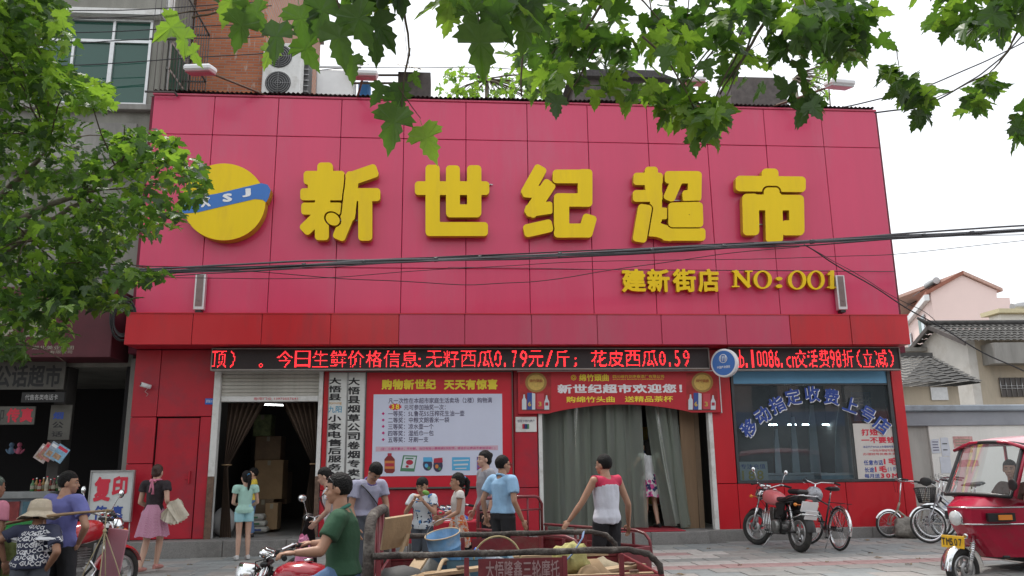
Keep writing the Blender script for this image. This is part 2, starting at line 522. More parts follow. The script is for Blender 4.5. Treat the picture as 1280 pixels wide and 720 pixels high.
def glass_mat(name,tint=(0.8,0.9,0.88),ior=1.5,dens=0.0,rough=0.01,refl=1.0):
    m = bpy.data.materials.new(name); m.use_nodes = True; nt = m.node_tree; N = nt.nodes; L = nt.links
    N.clear(); out = N.new('ShaderNodeOutputMaterial')
    tr = N.new('ShaderNodeBsdfTransparent'); tr.inputs[0].default_value = (*tint,1)
    gl = N.new('ShaderNodeBsdfGlossy'); gl.inputs['Roughness'].default_value = rough; gl.inputs[0].default_value = (1,1,1,1)
    fr = N.new('ShaderNodeFresnel'); fr.inputs[0].default_value = ior
    mx = N.new('ShaderNodeMixShader'); ml = N.new('ShaderNodeMath'); ml.operation = 'MULTIPLY'; ml.inputs[1].default_value = refl; L.new(fr.outputs[0],ml.inputs[0]); L.new(ml.outputs[0],mx.inputs[0]); L.new(tr.outputs[0],mx.inputs[1]); L.new(gl.outputs[0],mx.inputs[2])
    if dens:
        df = N.new('ShaderNodeBsdfDiffuse'); df.inputs[0].default_value = (*tint,1)
        m2 = N.new('ShaderNodeMixShader'); m2.inputs[0].default_value = dens
        L.new(mx.outputs[0],m2.inputs[1]); L.new(df.outputs[0],m2.inputs[2]); L.new(m2.outputs[0],out.inputs[0])
    else: L.new(mx.outputs[0],out.inputs[0])
    return m
M_GLASS = glass_mat('window_glass',(0.72,0.86,0.93),1.6,dens=0.05)
M_GREENGLASS = glass_mat('green_window_glass',(0.05,0.17,0.13),1.9,dens=0.5)
M_STRIP = glass_mat('curtain_strip_plastic',(0.50,0.55,0.48),1.35,dens=0.27,rough=0.10,refl=0.5)
M_WIND = glass_mat('windscreen_glass',(0.86,0.90,0.90),1.28,dens=0.05,refl=0.45)

# ------------------------------------------------------------------ ground, road, pavement
def gz(x): return 0.0068 * (max(-3.0,min(18.0,x)) - 1.6)
M_ASPHALT = mat('asphalt',(0.055,0.055,0.056),0.9,var=0.3,scale=60,bump=0.4,bscale=180,dirt=(0.085,0.08,0.075),dscale=0.8)
M_EARTH = mat('bare_ground',(0.16,0.14,0.12),0.95,var=0.3,scale=4,bump=0.3)
M_SLAB = [mat('paving_%s' % n,c,0.72,var=0.16,scale=9,bump=0.2,bscale=110,dirt=(c[0]*0.60,c[1]*0.59,c[2]*0.57),dscale=1.6)
          for n,c in (('grey',(0.34,0.345,0.33)),('cool',(0.30,0.325,0.325)),('warm',(0.37,0.355,0.335)),('pale',(0.56,0.53,0.50)),('rose',(0.46,0.30,0.29)))]
g = MB(); g.quad((-900,-900,-0.16),(900,-900,-0.16),(900,1200,-0.16),(-900,1200,-0.16))
o = g.build('ground',M_EARTH); o['kind'] = 'structure'
g = MB(); g.quad((-60,-13.5,-0.125),(70,-13.5,-0.125),(70,-5.3,-0.125),(-60,-5.3,-0.125))
o = g.build('road',M_ASPHALT); o['kind'] = 'structure'
pav = thing('pavement','x','x'); del pav['label']; del pav['category']; pav['kind'] = 'structure'
g = MB()
xs = [-30,-3,18,60]
for i in range(3):
    a,b = xs[i],xs[i+1]
    g.add([(a,-5.2,-0.2),(b,-5.2,-0.2),(b,6,-0.2),(a,6,-0.2),(a,-5.2,gz(a)-0.012),(b,-5.2,gz(b)-0.012),(b,6,gz(b)-0.012),(a,6,gz(a)-0.012)],[(4,5,6,7),(0,1,5,4),(3,2,1,0),(2,3,7,6),(1,2,6,5),(3,0,4,7)])
g.build('pavement_bed',mat('mortar',(0.17,0.165,0.16),0.9,var=0.2,scale=20),pav)
kerb = thing('kerb','x','x'); del kerb['label']; del kerb['category']; kerb['kind'] = 'structure'
g = MB(); g.box((-0.495,-0.14,-0.18),(0.495,0.0,0.0),bev=0.015); me = g.mesh('kerb_stone',M_GRANITE)
for i in range(-12,34): link('kerb_stone',me,kerb,(i + 0.5,-5.2,gz(i+0.5)))
SW,SH = 0.60,0.40
meshes = []
for mi in range(5):
    vv = []
    for k in range(3):
        b = MB(); b.box((-SW/2+0.006,-SH/2+0.006,-0.03),(SW/2-0.006,SH/2-0.006,0.0),bev=0.006)
        vv.append(b.mesh('paving_slab',M_SLAB[mi]))
    meshes.append(vv)
far = [MB() for _ in range(5)]
cnt = 0
r3 = random.Random(5)
for c_ in range(18,34):
    x = c_*SW + 0.25
    o = link('paving_slab',meshes[(c_*7) % 3][0],pav,(x,-0.26,gz(x)),(0,0,0)); o.scale = (1,0.6,1)
for row in range(12):
    y = -0.38 - SH/2 - row*SH
    for c_ in range(-8,34):
        x = c_*SW + (SW/2 if row % 2 else 0)
        mi = r3.choice((0,0,1,1,2))
        if row == 6: mi = 3
        if row == 7: mi = 4
        if 8.3 < x < 10.2 and 2 <= row <= 4:
            mi = 4 if (8.7 < x < 9.9 and row == 3) else 3
        z = gz(x) + r3.uniform(-0.003,0.003); rx,ry = r3.uniform(-0.006,0.006),r3.uniform(-0.004,0.004)
        if cnt < 300 and row <= 7 and -1.2 < x < 16.4:
            o = link('paving_slab',r3.choice(meshes[mi]),pav,(x,y,z),(rx,ry,0)); cnt += 1
        else:
            R = Euler((rx,ry,0)).to_matrix()
            far[mi].box((x-SW/2+0.006,y-SH/2+0.006,z-0.03),(x+SW/2-0.006,y+SH/2-0.006,z),R=R)
fm = MB()
for k,b in enumerate(far):
    fm.cur = k; n = len(fm.v); fm.v += b.v; fm.f += [tuple(i+n for i in f) for f in b.f]; fm.mi += [k]*len(b.f); fm.sm += b.sm
fm.build('paving_slabs_outer',M_SLAB,pav,kind='stuff')

# ------------------------------------------------------------------ supermarket building
mk = thing('supermarket_building','wide two storey supermarket clad in pink and red metal panels','building',(7.3,0,0))
def W(mb,name,m,parent=mk,**k): return mb.build(name,m,parent,w=True,**k)
P_ = 1.22; GAP = 0.0055
XL,XR = 0.07,14.60
Z3,Z2,Z1,Z0 = 8.58,7.73,5.11,4.13
xsj = [XL] + [i*P_ for i in range(1,12)] + [XR]
def panel(x0,x1,z0,z1,y=0.0,m=M_PINK,name='facade_panel',t=0.04):
    b = MB(); tz = RNG.uniform(-0.0025,0.0025); tx = RNG.uniform(-0.002,0.002)
    b.box((x0+GAP,y,z0+GAP),(x1-GAP,y+t,z1-GAP),R=Euler((tz,0,tx)).to_matrix(),bev=0.006)
    return W(b,name,m)
b = MB(); b.box((XL-0.06,0.05,3.5),(XR+0.06,0.45,Z3-0.05)); W(b,'parapet_wall',mat('panel_backing',(0.16,0.02,0.04),0.8))
b = MB(); b.box((XL-0.02,-0.02,Z3-0.05),(XR+0.02,0.46,Z3-0.004),bev=0.01); W(b,'parapet_cap',M_PINK2)
for i in range(12):
    for z0,z1 in ((Z2,Z3-0.05),(Z1,Z2),(Z0,Z1)):
        panel(xsj[i],xsj[i+1],z0,z1)
# corrugated strip along the roof edge
g = MB()
def corr(u,v):
    x = XL + u*(XR-XL); return Vector((x,-0.06 + v*0.9,Z3 + 0.03 + 0.014*math.sin(x*2*PI/0.09) + 0.03*v + 0.01*math.sin(x*3)))
g.grid(corr,1300,1); W(g,'roof_edge_sheet',mat('roof_edge_sheet',(0.06,0.055,0.055),0.8,var=0.3,scale=5))
# projecting canopy
CY = -0.60
cz0,cz1 = 3.56,4.125
cx = [at(158,391,Y=CY).x] + [at(p,391,Y=CY).x for p in (241.7,328,413.7,499,581,664.3,746,826,906.7,986,1061.7)] + [at(1134.3,393,Y=CY).x]
for i in range(12):
    m = M_RED if (i < 4 or i > 9) else M_PINK2
    panel(cx[i],cx[i+1],cz0,cz1,y=CY,m=m,name='canopy_panel',t=0.03)
b = MB(); b.box((cx[0],CY+0.035,cz0+0.01),(cx[-1],-0.002,cz1-0.02)); W(b,'canopy_body',M_RED2)
b = MB(); b.box((cx[0]-0.01,CY-0.012,cz1-0.012),(cx[-1]+0.01,-0.004,cz1+0.006)); W(b,'canopy_flashing',M_RED)
# lower walls
OP1 = (1.60,3.50); OP2 = (7.46,10.68); WIN = (11.11,14.26); FZ = 0.265
def wallp(x0,x1,z0,z1,m=M_RED,y=0.0): panel(x0,x1,z0,z1,y,m,'wall_panel',0.05)
wx0 = 0.17
wallp(wx0,0.62,2.36,3.56,M_RED2); wallp(wx0,1.58,2.36,3.56,M_RED2) if False else None
wallp(0.62,1.58,2.36,3.56,M_RED2)
wallp(wx0,0.62,1.55,2.36,M_RED2); wallp(wx0,0.62,FZ,1.55,M_RED2)
wallp(1.38,1.58,FZ,2.36,M_RED2)
# recessed red side door
b = MB(); b.box((0.64,0.04,FZ+0.01),(1.36,0.08,2.34),bev=0.004); dr = W(b,'side_door',M_RED2)
b = MB(); b.box((1.24,0.005,1.20),(1.27,0.04,1.42),bev=0.004); b.box((1.18,0.03,1.27),(1.24,0.042,1.33),bev=0.004)
b.build('handle',M_RED2,dr)
dr.children[0].location = (-7.3,0,0)
wallp(3.52,4.36,1.05,3.56); wallp(4.36,5.70,1.05,3.56); wallp(5.70,6.98,1.05,3.56)
wallp(6.98,7.42,1.05,3.56,M_RED2)
for a,c_ in ((3.52,4.7),(4.7,5.9),(5.9,6.98),(6.98,7.42)): wallp(a,c_,FZ,1.05,M_RED2)
wallp(10.70,11.10,1.07,3.56); wallp(10.70,11.10,FZ-0.05,1.07)
wallp(14.28,14.50,FZ-0.1,3.56)
for a,c_ in ((11.10,11.98),(11.98,13.16),(13.16,14.28)): wallp(a,c_,FZ-0.1,1.07)
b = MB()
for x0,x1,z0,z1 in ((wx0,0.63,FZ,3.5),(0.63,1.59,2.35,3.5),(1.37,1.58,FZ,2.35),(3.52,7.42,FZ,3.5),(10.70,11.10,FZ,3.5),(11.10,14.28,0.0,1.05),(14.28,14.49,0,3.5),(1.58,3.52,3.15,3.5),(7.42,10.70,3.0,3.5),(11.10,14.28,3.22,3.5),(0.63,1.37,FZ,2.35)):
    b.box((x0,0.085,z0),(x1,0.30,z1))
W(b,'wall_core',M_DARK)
# jambs
for x0,x1,z1 in ((1.585,1.70,3.2),(3.44,3.515,3.2),(7.43,7.50,2.75),(10.62,10.70,2.75)):
    b = MB(); b.box((x0,-0.03,FZ),(x1,0.12,z1),bev=0.006); W(b,'door_jamb',M_WHITE)
b = MB(); b.box((1.585,-0.036,FZ),(1.70,-0.005,1.32)); b.box((3.44,-0.036,FZ),(3.515,-0.005,1.30)); W(b,'rusty_kick_plate',M_RUST)
# roller shutter : box and slats
sh = MB(); sh.box((1.70,0.02,3.16),(3.44,0.30,3.24)); sh = W(sh,'roller_shutter',M_WHITE)
g = MB(); g.box((-0.87,0,0),(0.87,0.02,0.062),bev=0.008); sl = g.mesh('slat',mat('shutter_slat',(0.52,0.50,0.45),0.5,var=0.12,scale=3,dirt=(0.33,0.31,0.27)))
for k in range(7):
    link('slat',sl,sh,(2.57-7.3,0.04,2.72 + k*0.066))
g = MB(); g.box((1.71,0.02,2.62),(3.43,0.09,2.72),bev=0.008); bb = g.build('bottom_rail',M_WHITE,sh,w=False); bb.location = (-7.3,0,0)
g = MB(); O,U,V = UV(317,496.5,372,500,0.012); put_text(g,'卷帘门业 13972557641',O,U,V); gg = g.build('lettering',M_REDINK,sh); gg.location = (-7.3,0,0)
# step of granite slabs
xs = [-0.1 + i*1.05 for i in range(15)]
for i in range(14):
    b = MB(); x0,x1 = xs[i],xs[i+1]
    y0 = -0.35 if x1 < 11.0 else -0.07
    b.box((x0+0.003,y0,-0.1),(x1-0.003,0.3 if True else 0,FZ),bev=0.012); W(b,'step_slab',M_GRANITE)
# interiors
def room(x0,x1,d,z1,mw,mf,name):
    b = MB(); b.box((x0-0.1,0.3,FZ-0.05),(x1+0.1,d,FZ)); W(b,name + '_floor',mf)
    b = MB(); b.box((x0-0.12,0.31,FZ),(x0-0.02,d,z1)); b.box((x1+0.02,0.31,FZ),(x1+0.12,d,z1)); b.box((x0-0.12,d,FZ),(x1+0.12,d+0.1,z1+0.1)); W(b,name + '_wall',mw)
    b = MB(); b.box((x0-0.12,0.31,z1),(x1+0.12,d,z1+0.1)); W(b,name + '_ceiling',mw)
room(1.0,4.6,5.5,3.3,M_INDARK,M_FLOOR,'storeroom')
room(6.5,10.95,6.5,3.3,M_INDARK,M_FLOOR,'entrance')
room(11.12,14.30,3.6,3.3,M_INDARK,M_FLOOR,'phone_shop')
b = MB(); b.box((XL,0.45,3.45),(XR,9.0,7.8)); W(b,'upper_storey',M_CONC)
b = MB(); b.box((-0.02,0.31,0),(0.9,9.0,3.44)); b.box((14.45,0.31,0),(14.55,9.0,3.44)); W(b,'end_wall',M_CONC)
# window of the phone shop
wf = MB()
for a,c_ in (((WIN[0],-0.01,1.07),(WIN[1],0.08,1.12)),((WIN[0],-0.01,3.16),(WIN[1],0.08,3.22)),((WIN[0],-0.01,1.12),(WIN[0]+0.05,0.08,3.16)),((WIN[1]-0.07,-0.01,1.12),(WIN[1],0.08,3.16)),((WIN[0]+0.05,0.0,2.87),(WIN[1]-0.07,0.07,2.90))):
    wf.box(a,c_,bev=0.004)
win = W(wf,'shop_window',mat('dark_frame',(0.08,0.085,0.09),0.4,metal=0.5,var=0.2))
g = MB(); g.quad((WIN[0]+0.04,0.035,1.11),(WIN[1]-0.06,0.035,1.11),(WIN[1]-0.06,0.035,3.17),(WIN[0]+0.04,0.035,3.17)); gg = g.build('pane',M_GLASS,win); gg.location = (-7.3,0,0)
g = MB(); g.box((WIN[0]+0.05,0.012,2.905),(WIN[1]-0.07,0.030,3.155)); gg = g.build('blue_fascia',mat('blue_fascia',(0.16,0.42,0.66),0.5,var=0.1,scale=2),win); gg.location = (-7.3,0,0)
# blue lettering in an arc on the glass
arc = [('移',927,527,33),('动',954,505,27),('指',980,492,18),('定',991+0,487,0)]
chars = '移动指定收费上号店'
cxs = [(935.5,537,33),(955,519,30),(972,506,22),(990,497,10),(1014,493,2),(1039,497,-8),(1062,508,-20),(1083,521,-30),(1101,535,-36)]
cxs = [(935,535,38),(952,519,32),(970,506,24),(990,496,10),(1014,492.5,2),(1038,496,-8),(1062,506,-20),(1083,518,-32),(1101,531,-38)]
for ch,(px,py,rot) in zip(chars,cxs):
    c = at(px,py,Y=0.03); s_ = 0.31
    for grow,mm,lift in ((0.046,M_WHITE2,0.003),(0.03,M_BLUEINK,0.006)):
        L = bold_glyph(ch,grow); A = np.concatenate([np.array(l) for l in bold_glyph(ch,0.05)]); lo,hi = A.min(0),A.max(0); ce = (lo+hi)/2
        a = math.radians(rot); ca,sa = math.cos(a),math.sin(a)
        L2 = [[((x-ce[0])*s_*ca - (y-ce[1])*s_*sa,(x-ce[0])*s_*sa + (y-ce[1])*s_*ca) for x,y in l] for l in L]
        vs,fs = fill_loops(L2,0.0)
        g = MB(); sh_ = 0.010 if grow > 0.045 else 0.0; g.add([Vector((c.x + v.x - 7.3 + sh_,-0.006-lift,c.z + v.y - sh_)) for v in vs],fs)
        g.build('letter_shadow' if grow > 0.045 else 'window_letter',mm,win)

# ------------------------------------------------------------------ raised characters of the name
def zoomed(ox,oy,k): return lambda x,y: (ox + x/k,oy + y/k)
def char_sdf(shapes,X,Y_):
    D = np.full(X.shape,1e3)
    for s in shapes:
        if s[0] == 'e':
            _,cx_,cy_,rx,ry,an = s; a = math.radians(an)
            u = (X-cx_)*math.cos(a) + (Y_-cy_)*math.sin(a); w = -(X-cx_)*math.sin(a) + (Y_-cy_)*math.cos(a)
            k = np.hypot(u/rx,w/ry); D = np.minimum(D,(k-1)*min(rx,ry))
        else:
            D = np.minimum(D,sd_box(X,Y_,s[0:2],s[2:4],s[4],s[5] if len(s) > 5 else 0.55))
    return D
def make_char(parts,ox,oy,k,Yf,depth,parent,gap=9,step=3.0,size=620):
    X,Y_ = np.meshgrid(np.arange(0,size,step),np.arange(0,size,step))
    Ds = [char_sdf(p,X,Y_) for p in parts]
    loops = []
    for i,D in enumerate(Ds):
        S = D.copy()
        for j in range(i+1,len(Ds)): S = np.maximum(S,gap - Ds[j])     # later strokes cut a channel in earlier ones
        for lp in contours(S,0,0,step):
            loops.append([(ox + x/k,oy + y/k) for x,y in simplify(lp,0.5)])
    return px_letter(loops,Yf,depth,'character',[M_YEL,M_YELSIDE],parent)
K = 4.923
c_xin = [[(228,112,228,150,48),(138,158,308,158,42),(170,200,295,200,48),(112,260,308,260,37),(215,260,215,330,44),(118,348,300,348,37),(205,380,120,462,40),(208,330,208,500,43)],
         [(400,160,510,122,42),(395,160,385,260,40),(385,260,372,380,42),(372,380,322,502,40),(440,262,528,262,40),(475,280,475,503,43)],
         [('e',275,413,46,36,35)]]
# keep the counter of the left part open
c_shi = [[(822,222,1197,222,42),(890,122,890,470,44),(890,474,1188,474,43),(1015,125,1015,355,43),(1146,125,1146,355,44),(1015,362,1146,362,40)]]
c_ji = [[(165,122,102,235,40),(102,243,150,245,37),(218,216,125,355,42),(122,358,216,345,38)],
        [(292,150,450,150,42),(450,150,450,292,45),(300,295,450,295,41),(305,300,305,480,47),(305,483,450,483,43),(472,428,458,478,44)],
        [(112,480,210,458,40)]]
c_chao = [[(858,130,858,200,40),(785,165,890,165,38),(780,270,890,270,36),(886,200,886,400,37),(890,378,925,378,36),(870,380,862,470,50),(850,462,960,500,44),(960,507,1152,507,39)],
          [(815,365,790,512,43)],
          [(978,155,1122,155,38),(1010,185,975,265,36),(1126,160,1124,262,42),(1085,270,1120,268,36)],
          [(1005,348,1130,345,38),(1005,425,1135,425,38),(1000,350,1000,422,38),(1135,350,1137,422,40)]]
c_shi4 = [[(347,172,347,215,58),(162,218,540,223,54)],
          [(358,300,358,340,55),(208,348,525,350,54),(212,345,215,520,57),(372,340,377,570,60),(530,350,533,520,52),(478,525,530,525,52)]]
sign = thing('shop_name_sign','five huge raised yellow rounded characters spelling the supermarket name','sign',(7.3,-0.02,6.0))
YF = -0.20
make_char(c_xin,360,190,K,YF,0.14,sign)
make_char(c_shi,360,190,K,YF,0.14,sign,size=1300)
make_char(c_ji,640,190,K,YF,0.14,sign)
make_char(c_chao,640,190,K,YF,0.14,sign,size=1300,gap=8)
make_char(c_shi4,900,190,5.5375,YF,0.14,sign,size=700,gap=12)
g = MB()
for px,py in ((430,275),(575,240),(700,285),(840,250),(950,280),(400,230),(560,290),(600,230)):
    p = at(px,py,Y=-0.06); g.bar((p.x-0.25,-0.03,p.z),(p.x+0.25,-0.03,p.z),0.02,0.02)
    for dx in (-0.2,0.2): g.bar((p.x+dx,0,p.z),(p.x+dx,-0.07,p.z),0.015,0.015)
g.build('mounting_rail',M_STEEL,sign,w=True)

# round logo with the blue band
logo = thing('round_logo_sign','round yellow disc with a wavy blue band lettered XSJ','sign',tuple(at(283,254,Y=-0.02)))
K4 = 5.536
X,Y_ = np.meshgrid(np.arange(-20,760,4.0),np.arange(-20,760,4.0))
D = (np.hypot((X-330)/288,(Y_-345)/266) - 1) * 266
band = [(22,405),(40,335),(120,318),(280,292),(430,256),(590,218),(632,228),(652,262),(640,310),(622,345),(600,326),(545,322),(430,348),(300,378),(150,414),(60,422)]
def inpoly(X,Y_,poly):
    par = np.zeros(X.shape,bool); n = len(poly)
    for i in range(n):
        (xa,ya),(xb,yb) = poly[i],poly[(i+1) % n]
        c = ((ya > Y_) != (yb > Y_)); xx = xa + (Y_-ya)*(xb-xa)/((yb-ya) or 1e-9); par ^= c & (X < xx)
    return par
def poly_sdf(X,Y_,poly):
    D = np.full(X.shape,1e9); n = len(poly)
    for i in range(n):
        p = np.array(poly[i],float); q = np.array(poly[(i+1) % n],float); d = q-p
        t = np.clip(((X-p[0])*d[0]+(Y_-p[1])*d[1])/(d@d),0,1); D = np.minimum(D,np.hypot(X-p[0]-t*d[0],Y_-p[1]-t*d[1]))
    return np.where(inpoly(X,Y_,poly),-D,D)
B = poly_sdf(X,Y_,band) - 3
DD = np.minimum(D,B)
lp = [[(220+x/K4,190+y/K4) for x,y in simplify(l,0.5)] for l in contours(DD,-20,-20,4.0)]
px_letter(lp,-0.24,0.22,'disc',[M_YEL,M_YELSIDE],logo)
lp = [[(220+x/K4,190+y/K4) for x,y in simplify(l,0.5)] for l in contours(B,-20,-20,4.0)]
px_letter(lp,-0.246,0.006,'band',[M_BLUE,M_BLUE],logo)
for ch,x,y,w_,h_,r_ in (('X',205,348,66,66,8),('S',356,316,66,62,6),('J',488,282,60,62,6)):
    c = at(220+x/K4,190+y/K4,Y=-0.25); s1 = w_/K4/68.0; s2 = h_/K4/68.0; a = math.radians(r_)
    O = Vector((c.x,-0.25,c.z)) - Vector((math.cos(a),0,math.sin(a)))*s1/2 - Vector((-math.sin(a),0,math.cos(a)))*s2/2
    g = MB(); bold_text(g,ch,O,Vector((math.cos(a),0,math.sin(a)))*s1,Vector((-math.sin(a),0,math.cos(a)))*s2,grow=0.055,lift=0.003)
    g.build('letter',M_WHITE2,logo,w=True)
# branch name
br = thing('branch_name_sign','small raised yellow characters with NO:001 below the big name','sign',(10.8,-0.02,5.0))
for ch,x0,x1 in (('建',778,808),('新',810,838),('街',842,871),('店',873.5,900)):
    O,U,V = UV(x0,336,x1,365,-0.12); g = MB()
    put_loops(g,bold_glyph(ch,0.035),O,U,V,depth=0.09,fwd=(0,1,0),lift=0.0)
    g2 = MB()
    for f in g.f: pass
    for i,f in enumerate(g.f):
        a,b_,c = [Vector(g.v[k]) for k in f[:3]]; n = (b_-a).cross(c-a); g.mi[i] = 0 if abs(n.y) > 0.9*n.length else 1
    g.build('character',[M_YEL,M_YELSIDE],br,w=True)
def serif(ch):
    X,Y_ = np.meshgrid(np.arange(-20,140,1.2),np.arange(-20,140,1.2))
    if ch in '0O':
        D = np.maximum((np.hypot((X-50)/48,(Y_-50)/50)-1)*48,-(np.hypot((X-50)/29,(Y_-50)/42)-1)*29)
    elif ch == 'N':
        D = char_sdf([(22,6,22,94,6,.1),(82,6,82,94,6,.1),(22,8,82,92,10,.1),(8,4,32,4,4,.2),(70,4,98,4,4,.2),(8,96,36,96,4,.2)],X,Y_)
    elif ch == '1':
        D = char_sdf([(50,4,50,95,10,.1),(30,96,72,96,4,.2),(34,16,46,6,6,.3)],X,Y_)
    else:
        D = char_sdf([('e',50,30,13,13,0),('e',50,82,13,13,0)],X,Y_)
    return [simplify(l,0.3) for l in contours(D,-20,-20,1.2)]
for ch,x0,y0,x1,y1 in (('N',915,337,941,360),('O',942,338,965,361),(':',970,346,978,360),('0',985,338,1008,362),('0',1009,338,1031,362),('1',1034,338,1047,361)):
    lp = serif(ch); A = np.concatenate([np.array(l) for l in lp]); lo,hi = A.min(0),A.max(0)
    lp = [[(x0+(x-lo[0])/(hi[0]-lo[0])*(x1-x0),y0+(y-lo[1])/(hi[1]-lo[1])*(y1-y0)) for x,y in l] for l in lp]
    px_letter(lp,-0.12,0.09,'character',[M_YEL,M_YELSIDE],br)

# ------------------------------------------------------------------ LED displays : 16-row dot matrix
def led(name,label,x0,y0,x1,y1,Y,items,rows=16,dead_p=0.06):
    a,b = at(x0,y1,Y=Y),at(x1,y0,Y=Y)
    t = thing(name,label,'LED display',((a.x+b.x)/2,Y,a.z))
    g = MB(); g.box((a.x+0.02,Y+0.01,a.z+0.02),(b.x-0.02,Y+0.14,b.z-0.015)); g.build('panel',M_LEDBOARD,t,w=True)
    g = MB()
    for lo,hi in (((a.x,Y-0.012,a.z-0.005),(b.x,Y+0.15,a.z+0.02)),((a.x,Y-0.012,b.z-0.015),(b.x,Y+0.15,b.z+0.004)),((a.x,Y-0.012,a.z+0.02),(a.x+0.02,Y+0.15,b.z-0.015)),((b.x-0.02,Y-0.012,a.z+0.02),(b.x,Y+0.15,b.z-0.015))): g.box(lo,hi)
    g.build('frame',mat('led_frame',(0.30,0.27,0.25),0.5,metal=0.4,var=0.2),t,w=True)
    g = MB(); H = (b.z - a.z - 0.035) * 0.84; zb = a.z + 0.02 + (b.z-a.z-0.035)*0.08; h = H/rows; rr = h*0.50
    skip = random.Random(3)
    for ch,xa,xb in items:
        v,fs = glyph_mesh(ch,0.0,2); lo,hi = v.min(0),v.max(0)
        pa,pb = at(xa,(y0+y1)/2,Y=Y).x,at(xb,(y0+y1)/2,Y=Y).x
        nc = max(2,int(round((pb-pa)/h)))
        if ch in '。.；:,': z0f,z1f = 0.0,(0.30 if ch != '；' and ch != ':' else 0.62)
        else: z0f,z1f = 0.0,(0.68 if ch in 'mcn' else 1.0)
        nr = max(2,int(rows*(z1f-z0f)))
        gx,gy = np.meshgrid(lo[0] + (np.arange(nc)+0.5)/nc*(hi[0]-lo[0]),lo[1] + (np.arange(nr)+0.5)/nr*(hi[1]-lo[1]))
        cov = np.zeros(gx.shape)
        dx,dy = (hi-lo)/np.array([nc,nr])
        for ox in (-0.3,0,0.3):
            for oy in (-0.3,0,0.3):
                X_,Yy = gx+ox*dx,gy+oy*dy; par = np.zeros(gx.shape,int)
                ec = set()
                for f in fs:
                    for p,q in zip(f,f[1:]+f[:1]): ec.add((p,q))
                for p,q in ec:
                    if (q,p) in ec: continue
                    A,B_ = v[p],v[q]
                    if A[1] == B_[1]: continue
                    c = ((A[1] > Yy) != (B_[1] > Yy)); xx = A[0] + (Yy-A[1])*(B_[0]-A[0])/(B_[1]-A[1]); par += c & (X_ < xx)
                cov += par % 2
        for j in range(nr):
            dead = skip.random() < dead_p
            for i in range(nc):
                if cov[j,i] >= 4 and not (dead and skip.random() < 0.7):
                    x = pa + (i+0.5)*(pb-pa)/nc; z = zb + H*z0f + (j+0.5)*h
                    g.add([(x-rr,Y,z),(x,Y,z-rr),(x+rr,Y,z),(x,Y,z+rr)],[(0,1,2,3)])
    g.build('lit_dots',M_LED,t,w=True,kind='stuff')
it = [('顶',265,283),('）',288,294),('。',324,329)]
x = 346
for ch in '今日生鲜价格信息': it.append((ch,x,x+20)); x += 22.3
it += [(':',523,526)]
x = 533
for ch in '无籽西瓜': it.append((ch,x,x+19.5)); x += 21.4
it += [('0',618,627),('.',630,632),('7',640,646),('9',650,659),('元',661,679),('/',682,691),('斤',694,712),('；',717,721)]
x = 739
for ch in '花皮西瓜': it.append((ch,x,x+19.5)); x += 21.2
it += [('0',824,832),('.',836,838),('5',843,850),('9',854,862)]
led('led_display','long red LED ticker of fruit prices over the two doors',263,435,886,463,-0.30,it)
it = []
x = 917
for ch,w_ in zip('mb.10086.cn',(6.6,5.4,2,3.2,5.6,5.6,5.6,5.6,2,5.4,5.4)): it.append((ch,x,x+w_)); x += 7.5 if w_ > 6 else 7.3
x = 995
for ch in '交话费': it.append((ch,x,x+13.0)); x += 14.3
it += [('9',1038,1043.5),('8',1045.3,1051)]
it += [('折',1053,1067),('（',1071,1076),('立',1078,1092),('减',1094,1109),('）',1112,1117)]
led('led_display','shorter red LED ticker above the phone shop window',912,434,1124,463,-0.30,it,rows=16,dead_p=0.0)
def boxp(x0,y0,x1,y1,Y,d=0.03):
    """box seen between two photograph points, front face on plane Y"""
    O,U,V = UV(x0,y0,x1,y1,Y); return (O.x,Y,O.z),(O.x+U.x,Y+d,O.z+V.z)
# ------------------------------------------------------------------ neighbour on the left : grey concrete block with dark shop
nb = thing('concrete_building','grey concrete building with green glazed window above a dark shop','building',(-3,0.4,0))
def W2(mb,name,m,**k): return mb.build(name,m,nb,w=True,**k)
M_CONC2 = mat('stained_concrete',(0.25,0.245,0.215),0.9,var=0.3,scale=1.6,bump=0.3,bscale=35,dirt=(0.14,0.135,0.115),dscale=0.9,streak=True)
wz0,wz1,wxa,wxb = at(190,133,Y=0.4).z,at(120,24,Y=0.4).z,-2.35,-0.22
b = MB()
b.box((-9,0.4,3.3),(-0.03,0.7,wz0)); b.box((-9,0.4,wz1),(-0.03,0.7,14.5)); b.box((-9,0.4,wz0),(wxa,0.7,wz1)); b.box((wxb,0.4,wz0),(-0.03,0.7,wz1))
b.box((-9,0.7,3.3),(-0.05,2.05,14.5)); b.box((-9,2.05,3.3),(-0.7,12,14.5))
W2(b,'wall',M_CONC2)
b = MB(); b.box((-9,0.25,wz0-0.14),(0.02,0.42,wz0-0.02),bev=0.01); W2(b,'sill_ledge',M_CONC)
b = MB(); b.box((-9,0.20,7.05),(-0.05,0.42,7.2),bev=0.01); W2(b,'floor_ledge',M_CONC)
b = MB(); b.box((-2.2,0.37,7.35),(-0.35,0.42,8.1),bev=0.01); W2(b,'render_panel',M_CONC)
b = MB(); b.box((-9,0.2,wz1+0.02),(0.0,0.42,wz1+0.14)); W2(b,'lintel_ledge',M_WHITE)
